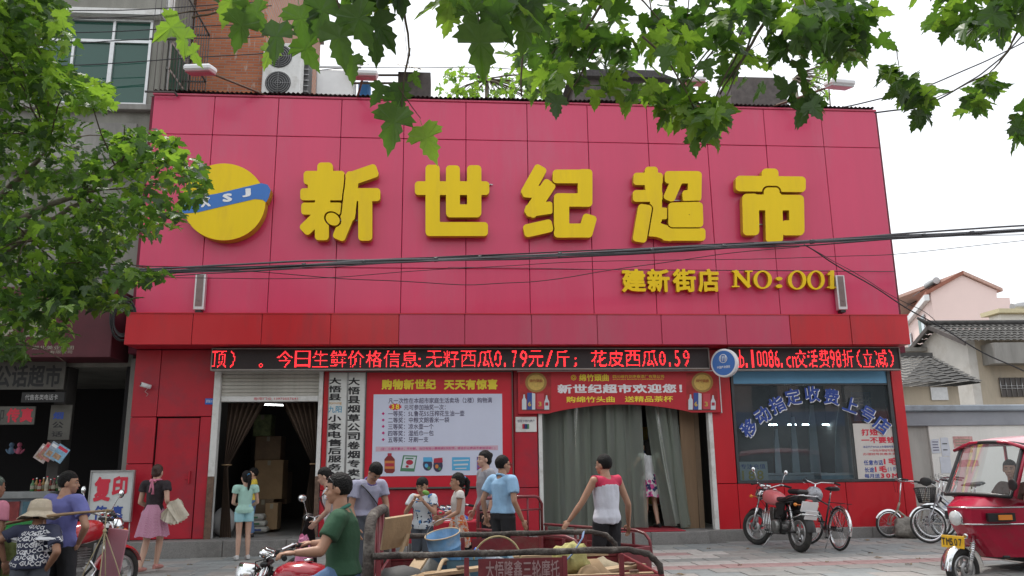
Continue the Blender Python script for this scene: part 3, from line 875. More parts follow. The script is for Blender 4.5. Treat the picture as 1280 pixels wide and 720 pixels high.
# window : frame bars and panes
fr = MB()
mz = at(140,52,Y=0.4).z
for lo,hi in (((wxa,0.36,wz0),(wxb,0.46,wz0+0.05)),((wxa,0.36,wz1-0.05),(wxb,0.46,wz1)),((wxa,0.36,wz0+0.05),(wxa+0.05,0.46,wz1-0.05)),((wxb-0.05,0.36,wz0+0.05),(wxb,0.46,wz1-0.05)),((wxa+0.05,0.37,mz-0.03),(wxb-0.05,0.45,mz+0.03)),((-1.02,0.37,wz0+0.05),(-0.94,0.45,mz-0.03)),((-1.0,0.37,mz+0.03),(-0.95,0.45,wz1-0.05)),((-1.75,0.37,wz0+0.05),(-1.70,0.45,mz-0.03))): fr.box(lo,hi)
wn_ = W2(fr,'window',M_ALU)
for a,c_,z0,z1 in ((wxa+0.05,-1.75,wz0+0.05,mz-0.03),(-1.70,-1.02,wz0+0.05,mz-0.03),(-0.94,wxb-0.05,wz0+0.05,mz-0.03),(wxa+0.05,-1.0,mz+0.03,wz1-0.05),(-0.95,wxb-0.05,mz+0.03,wz1-0.05)):
    g = MB(); g.quad((a,0.42,z0),(c_,0.42,z0),(c_,0.42,z1),(a,0.42,z1)); g = g.build('pane',M_GREENGLASS,wn_); g.location = (3,-0.4,0)
b = MB(); b.box((-2.4,0.48,wz0-0.1),(-0.1,0.52,wz1+0.1)); W2(b,'room_behind',mat('room_green',(0.05,0.12,0.10),0.8,var=0.3,scale=1))
# side windows towards the brick wall, caged
g = MB()
for z in (wz0+0.1,wz0+1.0,wz1-0.25): g.box((-0.03,0.75,z),(0.01,1.95,z+0.05))
for y in (0.78,1.35,1.9): g.box((-0.03,y,wz0+0.1),(0.01,y+0.05,wz1-0.2))
W2(g,'side_window_frame',M_ALU)
g = MB(); g.quad((0.0,0.8,wz0+0.12),(0.0,1.92,wz0+0.12),(0.0,1.92,wz1-0.22),(0.0,0.8,wz1-0.22)); W2(g,'side_window_pane',M_GREENGLASS)
b = MB(); b.box((-0.04,0.45,wz1-0.1),(0.04,0.72,14.5)); W2(b,'corner_pier',M_WHITE)
cage = thing('window_cage','rusty iron security cage on the upper side window','window cage',(0.0,0.5,wz0))
g = MB(); cz0_,cz1_ = wz0+0.05,wz1+0.4
for z in (cz0_,(cz0_+cz1_)/2,cz1_):
    for p,q in (((-0.05,-0.15,z),(0.5,-0.15,z)),((0.5,-0.15,z),(0.5,1.6,z)),((-0.05,1.6,z),(0.5,1.6,z))): g.tube([p,q],0.022,5)
g.build('rail',M_INDARK,cage,w=True)
g = MB()
for k in range(12): g.tube([(0.5,-0.15+k*0.159,cz0_),(0.5,-0.15+k*0.159,cz1_)],0.011,5)
for k in range(5): g.tube([(0.0+k*0.11,-0.15,cz0_),(0.0+k*0.11,-0.15,cz1_)],0.007,5)
for k in range(9): g.tube([(0.5,-0.15+k*0.2,cz0_),(-0.02,-0.15+k*0.2,cz0_)],0.006,5)
g.build('cage_bars',M_INDARK,cage,w=True,kind='stuff')
# brick building behind
def brick_mat():
    m = bpy.data.materials.new('red_brick'); m.use_nodes = True; nt = m.node_tree; N = nt.nodes; L = nt.links; b = N['Principled BSDF']
    tc = N.new('ShaderNodeTexCoord'); mp = N.new('ShaderNodeMapping'); mp.inputs['Rotation'].default_value = (PI/2,0,0)
    br = N.new('ShaderNodeTexBrick'); br.inputs['Scale'].default_value = 1.0; br.inputs['Brick Width'].default_value = 0.25; br.inputs['Row Height'].default_value = 0.066; br.inputs['Mortar Size'].default_value = 0.008
    br.inputs['Color1'].default_value = (0.42,0.13,0.06,1); br.inputs['Color2'].default_value = (0.52,0.19,0.09,1); br.inputs['Mortar'].default_value = (0.32,0.24,0.20,1)
    L.new(tc.outputs['Object'],mp.inputs[0]); L.new(mp.outputs[0],br.inputs['Vector'])
    n = N.new('ShaderNodeTexNoise'); n.inputs['Scale'].default_value = 9; n.inputs['Detail'].default_value = 8; mp2 = N.new('ShaderNodeMapping'); mp2.inputs['Scale'].default_value = (1,1,0.3)
    L.new(tc.outputs['Object'],mp2.inputs[0]); L.new(mp2.outputs[0],n.inputs['Vector'])
    r = N.new('ShaderNodeValToRGB'); r.color_ramp.elements[0].position = 0.62; r.color_ramp.elements[1].position = 0.74; r.color_ramp.elements[0].color = (0,0,0,1); r.color_ramp.elements[1].color = (0.8,0.8,0.8,1)
    L.new(n.outputs['Fac'],r.inputs[0]); mx = N.new('ShaderNodeMix'); mx.data_type = 'RGBA'; L.new(r.outputs[0],mx.inputs[0]); L.new(br.outputs[0],mx.inputs[6]); mx.inputs[7].default_value = (0.55,0.48,0.42,1)
    L.new(mx.outputs[2],b.inputs['Base Color']); b.inputs['Roughness'].default_value = 0.9
    bp = N.new('ShaderNodeBump'); bp.inputs['Strength'].default_value = 0.7; bp.inputs['Distance'].default_value = 0.02; L.new(br.outputs['Fac'],bp.inputs['Height']); bp.invert = True; L.new(bp.outputs[0],b.inputs['Normal'])
    return m
bx1 = at(332,60,Y=2.1).x
bk = thing('brick_building','red brick gable wall rising behind the roof edge','building',(0.6,3,0))
b = MB(); b.box((0.0,2.1,7.8),(bx1,9,14.8)); b.build('wall',brick_mat(),bk,w=True)
b = MB(); b.box((-0.02,2.0,14.8),(bx1+0.1,9.1,15.0)); b.build('coping',M_CONC,bk,w=True)

# stacked outdoor air conditioner, sheds, floodlights on the roof
def ac_unit(x,y,z):
    t = thing('air_conditioner','white outdoor air conditioner with two stacked fans beside brick wall','air conditioner',(x,y,z))
    b = MB(); b.box((-0.42,0,0),(0.42,0.38,1.32),bev=0.02); b.build('casing',M_WHITE,t)
    for zz in (0.33,0.98):
        b = MB(); b.lathe([(0.0,0.0),(0.27,0.0),(0.28,0.01)],(-0.06,-0.002,zz),(0,-1,0),24); fg = b.build('fan_grille',M_BLACK,t)
        g = MB()
        for r in (0.06,0.11,0.16,0.21,0.255): g.torus((-0.06,-0.03,zz),(0,1,0),r,0.004,24,4)
        g.tube([(-0.32,-0.03,zz),(0.2,-0.03,zz)],0.005,4); g.tube([(-0.06,-0.03,zz-0.26),(-0.06,-0.03,zz+0.26)],0.005,4)
        g.build('grille_wire',M_STEEL,fg,kind='stuff')
    b = MB(); b.box((-0.46,-0.02,-0.1),(-0.40,0.4,0.0)); b.build('bracket',M_STEEL,t); b = MB(); b.box((0.40,-0.02,-0.1),(0.46,0.4,0.0)); b.build('bracket',M_STEEL,t)
    return t
q = at(350,121,Y=1.9); ac_unit(q.x,1.9,q.z)
def solid(name,label,cat,m,lo,hi,bev=0.01,part='body'):
    t = thing(name,label,cat,((lo[0]+hi[0])/2,(lo[1]+hi[1])/2,lo[2]))
    b = MB(); b.box(lo,hi,bev=bev); b.build(part,m,t,w=True); return t
lo,hi = boxp(366,72,384,120,2.4,0.5); t = solid('pipe_duct','dark ventilation duct next to the stacked fans','duct',mat('dark_sheet',(0.10,0.10,0.10),0.6,var=0.4),lo,hi)
g = MB()
for k in range(7): z = lo[2] + 0.1 + k*(hi[2]-lo[2])/7; g.box((lo[0]-0.02,2.37,z),(hi[0]+0.02,2.4,z+0.02))
g.build('louvre',M_STEEL,t,w=True,kind='stuff')
lo,hi = boxp(394,86,440,119,3.0,0.8)
t = thing('roof_water_tank','pale rectangular roof tank under a thin metal bar','tank',((lo[0]+hi[0])/2,3.3,lo[2]))
b = MB(); b.box(lo,hi,bev=0.03); b.build('tank',mat('white_tank',(0.85,0.85,0.84),0.5,var=0.05),t,w=True)
b = MB(); b.box((lo[0]-0.15,2.95,hi[2]+0.01),(hi[0]+0.2,3.0,hi[2]+0.05)); b.build('bar',M_STEEL,t,w=True)
# roof shed
t = thing('roof_shed','dark corrugated lean-to shed on the supermarket roof','shed',tuple(at(480,120,Y=3.2)))
g = MB(); M_SHED = mat('shed_sheet',(0.10,0.085,0.08),0.8,var=0.4,scale=5)
lo,hi = boxp(497,90,538,121,3.2,0.6); g.box(lo,hi); g.build('side_wall',M_SHED,t,w=True)
g = MB(); a = at(432,84,Y=2.6); b_ = at(532,88,Y=2.6); c = at(520,84,Y=5.0); d = at(440,84,Y=5.0)
def rf(u,v):
    p = a.lerp(b_,u).lerp(d.lerp(c,u),v); p.z += 0.02*math.sin(u*70) + 0.12*math.sin(u*PI); return p
g.grid(rf,120,3); g.build('roof_sheet',mat('translucent_roof',(0.45,0.43,0.38),0.6,var=0.25,scale=6),t,w=True)
g = MB()
for px in (445,462,480,497): p = at(px,86,Y=3.2); g.bar((p.x,3.2,9.3),(p.x,3.2,p.z),0.05,0.05)
for py in (94,104): p = at(440,py,Y=3.2); r_ = at(500,py,Y=3.2); g.bar((p.x,3.2,p.z),(r_.x,3.2,r_.z),0.04,0.04)
g.build('timber_frame',mat('old_timber',(0.12,0.09,0.07),0.9,var=0.3),t,w=True)
lo,hi = boxp(447,100,462,120,4.0,0.4); solid('blue_barrel','blue plastic barrel in the roof shed','barrel',mat('barrel_blue',(0.06,0.25,0.62),0.5,var=0.1),lo,hi,0.06)
lo,hi = boxp(720,100,832,128,4.0,2.5)
t = thing('roof_hut','dark tiled roof hut behind the middle of the roof edge','hut',((lo[0]+hi[0])/2,5,lo[2]))
b = MB(); b.box(lo,hi); b.build('wall',M_SHED,t,w=True)
g = MB(); z = hi[2]
g.prism([(lo[0]-0.2,3.8,z),(hi[0]+0.2,3.8,z),(hi[0]-0.3,3.8,z+0.2),(lo[0]+0.4,3.8,z+0.2)],(0,2.8,0)); g.build('roof',mat('dark_tiles',(0.07,0.065,0.065),0.9,var=0.4,scale=14,bump=0.6,bscale=20),t,w=True)
lo,hi = boxp(915,96,985,133,4.0,2.0)
solid('roof_hut','dark hut behind the right part of roof edge, hidden by leaves','hut',M_SHED,lo,hi,0.02,'wall')
# floodlights leaning over the edge on arms
def floodlight(px,py,tilt,label,red,w=36):
    c = at(px,py,Y=-0.95)
    t = thing('floodlight',label,'floodlight',(c.x,0.2,8.6),group='floodlights along the roof edge')
    base = Vector((c.x + tilt*1.0,0.35,8.62))
    g = MB(); h = 0.5*w/36*0.78
    R = Euler((math.radians(12),0,math.radians(-6*tilt))).to_matrix()
    g.box((c.x-h*0.65,c.y-0.15,c.z-0.05),(c.x+h*0.65,c.y+0.19,c.z+0.06),R=R,bev=0.03); g.build('housing',M_WHITE2,t,w=True)
    g = MB(); g.box((c.x-h*0.60,c.y-0.13,c.z-0.09),(c.x+h*0.60,c.y+0.17,c.z-0.052),R=R,c=c,bev=0.015); g.build('lens_frame',mat('floodlight_lens',(0.40,0.16,0.18),0.3) if red else M_ALU,t,w=True)
    g = MB(); g.tube([base,base.lerp(c,0.97)],0.022,6); g.tube([base + Vector((0.12*tilt,0,-0.05)),base.lerp(c,0.85)],0.012,5); g.build('arm',M_RUST,t,w=True)
    g = MB(); g.box((base.x-0.1,0.3,8.5),(base.x+0.1,0.44,8.64)); g.build('bracket',M_STEEL,t,w=True)
floodlight(250,86,1.2,'white floodlight over the roof edge nearest the brick wall',True)
floodlight(455,92,-0.3,'white floodlight over the roof edge in front of the corrugated shed',True)
floodlight(868,100,0.9,'floodlight over the roof edge half hidden by hanging leaves',True,30)
floodlight(1050,104,-1.2,'pale floodlight over the roof edge beside the sky',False,36)
# thin posts on the roof at right
t = thing('roof_antenna','thin roof masts with a stay wire near the roof corner','antenna',tuple(at(1030,132,Y=0.6)))
for px,y0 in ((1003,108),(1034,85)):
    p = at(px,y0,Y=0.6); q = at(px+4,134,Y=0.6); g = MB(); g.tube([q,p],0.014,5); g.build('mast',M_RUST,t,w=True)
# speakers / wall lamps on the facade
for px0,py0,px1,py1,lab in ((241,342,254,387,'narrow metal framed wall lamp under the round logo'),(1049,344,1060,387,'narrow metal framed wall lamp at the end of the branch name')):
    lo,hi = boxp(px0,py0,px1,py1,-0.16,0.12)
    t = thing('wall_lamp',lab,'wall lamp',((lo[0]+hi[0])/2,-0.1,lo[2]),group='narrow wall lamps')
    b = MB(); b.box(lo,hi,bev=0.008); b.build('frame',M_ALU,t,w=True)
    b = MB(); b.box((lo[0]+0.03,lo[1]-0.004,lo[2]+0.06),(hi[0]-0.03,lo[1]+0.01,hi[2]-0.02)); b.build('lens',mat('lamp_lens',(0.20,0.15,0.14),0.3,var=0.2,scale=8),t,w=True)
    b = MB(); b.box((lo[0]+0.04,-0.15,lo[2]-0.05),(hi[0]-0.04,-0.02,lo[2])); b.build('bracket',M_BLACK,t,w=True)

# ------------------------------------------------------------------ dark shop at the left
sh = thing('dark_shop_interior','unlit small shop open to the street under the maroon sign','shop',(-3,1.5,0))
def W3(mb,name,m,**k): return mb.build(name,m,sh,w=True,**k)
M_SHADED = mat('shaded_wall',(0.055,0.052,0.048),0.9,var=0.3,scale=2)  # floor and column coloured darker to stand for the shade inside the shop
b = MB(); b.box((-9,0.2,0.0),(0.0,5.0,0.24)); W3(b,'floor',M_SHADED)
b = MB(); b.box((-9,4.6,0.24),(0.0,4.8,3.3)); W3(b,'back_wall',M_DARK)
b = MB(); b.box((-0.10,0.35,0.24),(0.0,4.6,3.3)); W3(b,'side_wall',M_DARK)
b = MB(); b.box((-1.32,0.35,0.24),(-1.12,0.75,3.3),bev=0.01); W3(b,'column',M_SHADED)
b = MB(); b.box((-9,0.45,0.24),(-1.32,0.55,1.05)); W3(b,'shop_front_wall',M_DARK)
maroon = thing('shop_sign','large maroon fascia sign with pale brush characters','sign',(-1.2,-0.4,3.37))
lo,hi = (-4.5,-0.42,3.37),(-0.10,0.38,4.62)
b = MB(); b.box(lo,hi,bev=0.01); b.build('board',mat('maroon_board',(0.085,0.012,0.020),0.6,var=0.2,scale=2),maroon,w=True)
M_PALE = mat('pale_lettering',(0.30,0.28,0.21),0.6)
def txt(parent,s,x0,y0,x1,y1,Y,m,bold=None,name='lettering'):
    O,U,V = UV(x0,y0,x1,y1,Y); g = MB()
    if bold: bold_text(g,s,O,U,V,grow=bold,lift=0.003)
    else: put_text(g,s,O,U,V,off=0.006,depth=0.003,fwd=(0,-1,0))
    return g.build(name,m,parent,w=True)
txt(maroon,'香',22,383,60,422,-0.42,M_PALE,0.03); txt(maroon,'意',-12,385,18,420,-0.42,M_PALE,0.03)
txt(maroon,'1107-',94,364,109,369,-0.42,M_WHITE2); txt(maroon,'印',57,413,65,421,-0.42,M_PALE)
txt(maroon,'湖北美业集团',40,432,92,437,-0.42,M_PALE); txt(maroon,'有限公司',62,438,90,442,-0.42,M_PALE)
def signboard(name,label,x0,y0,x1,y1,Y,mb_,texts,d=0.03,cat='sign'):
    lo,hi = boxp(x0,y0,x1,y1,Y,d); t = thing(name,label,cat,((lo[0]+hi[0])/2,Y,lo[2]))
    b = MB(); b.box(lo,hi,bev=0.005); b.build('board',mb_,t,w=True)
    for a in texts: txt(t,a[0],*a[1:5],Y,a[5],a[6] if len(a) > 6 else None)
    return t
M_SHADEDW = mat('shaded_old_board',(0.12,0.115,0.10),0.7,var=0.15,scale=4,dirt=(0.07,0.068,0.06))  # old white boards, the shop's shade put into their colour
signboard('shop_sign','old white board with bold black characters below the maroon sign',-60,452,79,487,0.15,M_SHADEDW,[('公话超市',-8,456,75,484,M_INK,0.03)])
signboard('shop_sign','narrow black board with small grey characters',26,490,80,503,0.12,M_BLACK,[('代售各类电话卡',31,493,72,500,M_STEEL)])
signboard('shop_sign','white board with red characters over the dark counter',-40,508,42,531,0.25,M_SHADEDW,[('传真',7,510,40,528,M_REDINK,0.04),('印',-6,512,4,526,M_INK)])
signboard('shop_sign','upright white board with blue and black characters on the column',59,506,86,550,0.33,M_SHADEDW,[('烟',66,515,79,524,M_BLUEINK,0.04),('公',65,527,79,535,M_INK,0.03),('话',64,539,78,546,M_INK,0.03)])
# fan of hanging magazines
for k,(px,py,c) in enumerate(((54,567,(0.5,0.42,0.40)),(60,565,(0.5,0.2,0.18)),(67,564,(0.35,0.42,0.5)),(75,567,(0.25,0.45,0.62)))):
    p = at(px,py,Y=0.2 - 0.02*k); t = thing('magazine','glossy magazine hanging askew in a fan by the column, %s' % ('rearmost pale one','second with red cover','third with grey blue cover','front one with bright blue cover')[k],'magazine',tuple(p),group='fan of hanging magazines')
    R = Euler((0,math.radians(32),0)).to_matrix(); g = MB(); g.box((-0.11,0,-0.14),(0.11,0.008,0.14),R=R,c=(0,0,0)); g.build('cover',mat('magazine_cover_%d' % k,c,0.35,var=0.5,scale=14),t)
    g = MB(); g.box((-0.09,-0.003,0.06),(0.09,0.0,0.11),R=R,c=(0,0,0)); g.build('title_band',M_REDINK if k % 2 else M_WHITE2,t)
    g = MB(); g.box((-0.08,-0.003,-0.11),(0.05,0.0,-0.02),R=R,c=(0,0,0)); g.build('picture',mat('magazine_picture',(0.4,0.25,0.15),0.4,var=0.5,scale=20),t)
# counter with bottles and boxes
lo,hi = boxp(-60,615,88,622,-0.1,0.5)
t = thing('shop_counter','white topped counter with coloured front in the dark shop','counter',(-2.4,0,0.24))
b = MB(); b.box((-4.5,-0.12,lo[2]-0.02),(-1.0,0.42,hi[2]),bev=0.01); b.build('counter_top',mat('counter_top',(0.22,0.23,0.23),0.5,var=0.15),t,w=True)
b = MB(); b.box((-4.5,-0.05,0.24),(-1.0,0.38,lo[2]-0.025)); b.build('counter_front',mat('counter_front',(0.14,0.17,0.20),0.5,var=0.3),t,w=True)
for k,(px,c) in enumerate(((8,(0.22,0.03,0.03)),(38,(0.06,0.14,0.18)),(62,(0.08,0.10,0.14)))):
    a,c_ = boxp(px-13,627,px+13,660,-0.07,0.02); g = MB(); g.box(a,c_); g.build('front_panel',mat('counter_panel_%d' % k,c,0.4,var=0.4,scale=9),t,w=True)
ctop = hi[2]
rb = random.Random(4)
for k in range(9):
    px = 40 + k*4.4; p = at(px,613,Y=0.12 + 0.06*(k % 2)); c = rb.choice(((0.25,0.03,0.02),(0.05,0.15,0.05),(0.45,0.40,0.30),(0.35,0.2,0.05),(0.08,0.03,0.02)))
    tn = ('dark red','green','pale','amber','brown')[((0.25,0.03,0.02),(0.05,0.15,0.05),(0.45,0.40,0.30),(0.35,0.2,0.05),(0.08,0.03,0.02)).index(c)]
    t = thing('bottle','%s glass bottle in the counter row, %s' % (tn,('at the end towards the picture edge','second from the picture edge','third from the picture edge','fourth from the picture edge','in the middle of the row','just past the middle of the row','third from the man in violet','second from the man in violet','nearest the man in violet')[k]),'bottle',(p.x,p.y,ctop),group='bottles on the dark shop counter')
    h = rb.uniform(0.17,0.25); g = MB(); g.lathe([(0.03,0),(0.033,0.01),(0.033,h*0.6),(0.013,h*0.8),(0.012,h)],(0,0,0),n=10); g.build('glass',mat('bottle_' + tn.replace(' ','_'),c,0.2),t)
    g = MB(); g.lathe([(0.014,h),(0.014,h+0.02)],(0,0,0),n=8); g.build('cap',M_WHITE2 if k % 2 else M_REDINK,t)
    g = MB(); g.lathe([(0.0342,h*0.2),(0.0342,h*0.5)],(0,0,0),n=10,cap=False); g.build('paper_label',M_PALE,t)
for px,c,lab in ((14,(0.12,0.2,0.3),'blue'),(24,(0.5,0.12,0.2),'pink')):
    p = at(px,563,Y=1.0); t = thing('hanging_toy','small %s plush toy hanging in the dark shop' % lab,'toy',tuple(p))
    m = mat('toy_' + lab,c,0.9,var=0.2)
    g = MB(); g.ell((0,0,0),(0.05,0.04,0.07)); g.ell((0,0,0.1),(0.045,0.04,0.045)); g.build('body',m,t)
    for s in (-1,1): g = MB(); g.ell((s*0.06,0,-0.02),(0.02,0.02,0.06),R=Euler((0,s*0.7,0)).to_matrix()); g.build('limb',m,t)
# black coil of cable by the maroon sign
t = thing('cable_coil','thick coil of black cable hanging between sign and red wall','cable coil',tuple(at(153,400,Y=-0.45)))
for k in range(9):
    c = at(153 + rb.uniform(-3,3),398 + rb.uniform(-3,5),Y=-0.48 - 0.012*k); R_ = rb.uniform(0.24,0.34)
    pts = [Vector((c.x + R_*0.62*math.cos(a),c.y,c.z + R_*1.1*math.sin(a))) for a in [2*PI*i/22 for i in range(23)]]
    g = MB(); g.tube(pts,0.011,5); g.build('cable_loop',M_BLACK,t,w=True)
# camera and house number on the red wall
p = at(181,482,Y=-0.12); t = thing('security_camera','small white security camera on the red wall','security camera',tuple(p))
g = MB(); g.tube([(-0.05,-0.05,0.02),(0.08,0.06,-0.02)],0.04,10); g.build('housing',M_WHITE2,t)
g = MB(); g.tube([(0.02,0.04,0),(0.02,0.12,-0.03)],0.014,6); g.build('bracket',M_WHITE2,t)
g = MB(); g.lathe([(0.0,0.0),(0.026,0.0)],(-0.053,-0.053,0.021),(-0.75,-0.65,0.2),10,cap=False); g.build('lens',M_BLACK,t)
pts = [(0.02,0.11,-0.03),(-0.03,0.11,-0.10),(0.03,0.11,-0.14),(0.0,0.115,-0.18)]
g = MB(); g.tube(pts,0.004,4); g.build('wire',M_WHITE,t)
M_PLATEB = mat('number_plate_blue',(0.03,0.15,0.55),0.3)
signboard('house_number_plate','small blue enamel house number plate by the shutter',256,498,268,505.5,-0.012,M_PLATEB,[('建新街 012',257.5,499.5,266.5,503.5,M_WHITE2)],d=0.01)

# sandwich board 复印 传真
a,c_ = boxp(108.5,588.5,162.5,652,-0.28,0.04)
t = thing('copy_shop_board','white standing board lettered in red and blue by red wall','sign board',((a[0]+c_[0])/2,-0.26,FZ))
b = MB(); b.box(a,c_,bev=0.006); b.build('board',mat('board_white',(0.60,0.62,0.62),0.5,var=0.06,scale=4,dirt=(0.45,0.46,0.45)),t,w=True)
b = MB()
for lo,hi in (((a[0]-0.01,-0.30,a[2]-0.01),(a[0]+0.012,-0.23,c_[2]+0.01)),((c_[0]-0.012,-0.30,a[2]-0.01),(c_[0]+0.01,-0.23,c_[2]+0.01)),((a[0]+0.012,-0.30,c_[2]-0.012),(c_[0]-0.012,-0.23,c_[2]+0.01)),((a[0]+0.012,-0.30,a[2]-0.01),(c_[0]-0.012,-0.23,a[2]+0.012))): b.box(lo,hi)
b.build('frame',M_STEEL,t,w=True)
for x in (a[0]+0.02,c_[0]-0.02): g = MB(); g.tube([(x,-0.25,a[2]),(x,-0.20,FZ)],0.012,6); g.build('leg',M_STEEL,t,w=True)
txt(t,'复',116,596,137,627,-0.285,M_REDINK,0.045); txt(t,'印',139,595,158,622,-0.285,M_REDINK,0.045)
txt(t,'传',116,632,133,650,-0.285,M_BLUEINK,0.03); txt(t,'真',139,632,153,648,-0.285,M_BLUEINK,0.03)

# ------------------------------------------------------------------ boards, posters and banner on the supermarket wall
def vboard(label,x0,y0,x1,y1,s,ys,Y=-0.05):
    t = signboard('vertical_name_board',label,x0,y0,x1,y1,Y,mat('enamel_white',(0.66,0.67,0.65),0.4,var=0.05,scale=2,dirt=(0.5,0.5,0.47)),[],0.04)
    lo,hi = boxp(x0,y0,x1,y1,Y,0.045)
    b = MB()
    for a,c in (((lo[0]-0.012,Y-0.006,lo[2]-0.012),(lo[0],Y+0.04,hi[2]+0.012)),((hi[0],Y-0.006,lo[2]-0.012),(hi[0]+0.012,Y+0.04,hi[2]+0.012)),((lo[0],Y-0.006,hi[2]),(hi[0],Y+0.04,hi[2]+0.012)),((lo[0],Y-0.006,lo[2]-0.012),(hi[0],Y+0.04,lo[2]))): b.box(a,c)
    b.build('frame',M_STEEL,t,w=True)
    w = x1-x0; xc0,xc1 = x0 + w*0.13,x1 - w*0.13
    for ch,y,h,m,g_ in ys:
        u = (y-y0)/(y1-y0); sh_ = 0
        txt(t,ch,xc0+sh_,y,xc1+sh_,y+h,Y,m,g_)
    return t
M_TEAL = mat('teal_print',(0.03,0.28,0.45),0.6); M_ORNG = mat('orange_print',(0.6,0.35,0.1),0.6)
y = 472; L = []
for ch in '大悟县': L.append((ch,y,8.7,M_INK,0.03)); y += 10.0
yy = 518.5
for ch in '小家电售后服务总站': L.append((ch,yy,8.8,M_INK,0.03)); yy += 10.15
v1 = vboard('white vertical name board beside the shutter, with a blue and orange maker name',407,466,429.5,612,None,L)
lo,hi = boxp(407,466,429.5,612,-0.05)
txt(v1,'Joyoung',409.5,502,427,506,-0.05,M_ORNG,None); txt(v1,'九阳',410,507.5,427,516,-0.05,M_TEAL,0.01)
L = []; y = 472
for ch in '大悟县烟草公司卷烟专卖店': L.append((ch,y,9.8,M_INK,0.03)); y += 11.4
vboard('white vertical name board nearest the big red poster, all black characters',431.5,466,452.5,613,None,L,Y=-0.055)

# big red poster
pst = thing('promotion_poster','big red poster with white panel of prize draw text','poster',(5.66,-0.02,1.05))
lo,hi = boxp(455,464.5,641,608.5,-0.030,0.02); b = MB(); b.box(lo,hi); b.build('backing',mat('poster_red',(0.58,0.012,0.03),0.4,var=0.06,scale=2),pst,w=True)
g = MB()
for a,c in (((lo[0]-0.02,-0.05,lo[2]-0.03),(lo[0],0.0,hi[2]+0.02)),((hi[0],-0.05,lo[2]-0.03),(hi[0]+0.02,0.0,hi[2]+0.02)),((lo[0],-0.05,lo[2]-0.03),(hi[0],0.0,lo[2])),((lo[0],-0.05,hi[2]),(hi[0],0.0,hi[2]+0.02))): g.box(a,c)
g.build('frame',M_INDARK,pst,w=True)
YP = -0.034
lo,hi = boxp(464.5,492,628.5,594.5,YP,0.003); b = MB(); b.box(lo,hi); b.build('white_panel',mat('poster_white',(0.62,0.66,0.80),0.4,var=0.03,scale=2),pst,w=True)
YP -= 0.001
M_GREENEDGE = mat('green_outline',(0.05,0.25,0.06),0.6)
for s_,x0,x1 in (('购物新世纪',477,545),('天天有惊喜',555,622)):
    O,U,V = UV(x0,474,x1,487,YP); g = MB(); bold_text(g,s_,O,U,V,grow=0.05,lift=0.002); g.build('lettering',M_YELTXT,pst,w=True)
M_POSTINK = mat('poster_ink',(0.10,0.09,0.16),0.6)
for s_,x0,y0,x1,y1 in (('凡一次性在本超市家庭生活卖场（2楼）购物满',485.5,497,615,504.2),('元可参加抽奖一次：',505,505.5,557,512.5),
        ('一等奖：5L鲁花5S压榨花生油一壶',485,513.3,580.5,520.5),('二等奖：中粮文朗香米一袋',485,521.5,561.5,528.5),('三等奖：凉水壶一个',485,529.7,542,536.7),('四等奖：湿纸巾一包',485,538,542,545),('五等奖：牙刷一支',485,546,535.5,553)):
    O,U,V = UV(x0,y0,x1,y1,YP); g = MB(); bold_text(g,s_,O,U,V,grow=0.012,lift=0.002,lat=0.55); g.build('lettering',M_POSTINK,pst,w=True)
M_ROSE = mat('rose_print',(0.55,0.03,0.20),0.6)
for y in (517,525,533,541.2,549.5):
    c = at(479,y,Y=YP-0.002); g = MB(); r = 0.028; g.add([(c.x-r,c.y,c.z),(c.x,c.y,c.z-r),(c.x+r,c.y,c.z),(c.x,c.y,c.z+r)],[(0,1,2,3)]); g.build('bullet',M_ROSE,pst,w=True)
c = at(494,508.5,Y=YP-0.002); g = MB(); n = 24
g.add([(c.x + (0.125 if i % 2 else 0.10)*math.cos(2*PI*i/n),c.y,c.z + (0.066 if i % 2 else 0.05)*math.sin(2*PI*i/n)) for i in range(n)],[tuple(range(n))]); g.build('starburst',M_REDINK,pst,w=True)
txt(pst,'38',489,505.3,499,511.5,YP-0.003,M_YELTXT,0.03)
lo,hi = boxp(469.5,557.5,622.5,563.5,YP,0.002); b = MB(); b.box(lo,hi); b.build('note_band',mat('pink_band',(0.62,0.42,0.50),0.5),pst,w=True)
txt(pst,'(注：小票不累计，不分解，当日有效小票限领3次封顶，综合价让商品不参加活动！)',476,558.8,619,562.6,YP-0.001,M_ROSE)
# the pictures of the prizes are flat print
def printed(parts,name='prize_picture'):
    g = MB(); ms = []
    for k,(poly,m) in enumerate(parts):
        if m not in ms: ms.append(m)
        g.cur = ms.index(m); vs = [at(x,y,Y=YP-0.002-0.0012*k) for x,y in poly]; g.add(vs,[tuple(range(len(vs)))])
    g.build(name,ms,pst,w=True)
def circ(cx_,cy_,rx,ry,n=14): return [(cx_+rx*math.cos(2*PI*i/n),cy_+ry*math.sin(2*PI*i/n)) for i in range(n)]
m_oil = mat('print_oil',(0.22,0.03,0.03),0.4); m_or = mat('print_orange',(0.6,0.22,0.06),0.4); m_gr = mat('print_green',(0.08,0.22,0.12),0.4); m_cy = mat('print_cyan',(0.10,0.42,0.70),0.4); m_dk = mat('print_dark',(0.05,0.05,0.10),0.4); m_cr = mat('print_crimson',(0.42,0.03,0.06),0.4); m_pa = mat('print_pale',(0.60,0.66,0.70),0.4); m_vi = mat('print_violet',(0.18,0.12,0.35),0.4)
printed([([(480.5,574),(484,570),(490,570),(493.5,574),(493.5,589),(491,591.5),(483,591.5),(480.5,589)],m_oil),([(480.8,576),(493.2,576),(493.2,586),(480.8,586)],m_or),([(481.5,579),(492.5,579),(492.5,583),(481.5,583)],m_cr),([(484.5,566.5),(489.5,566.5),(489.5,570),(484.5,570)],m_cr)])
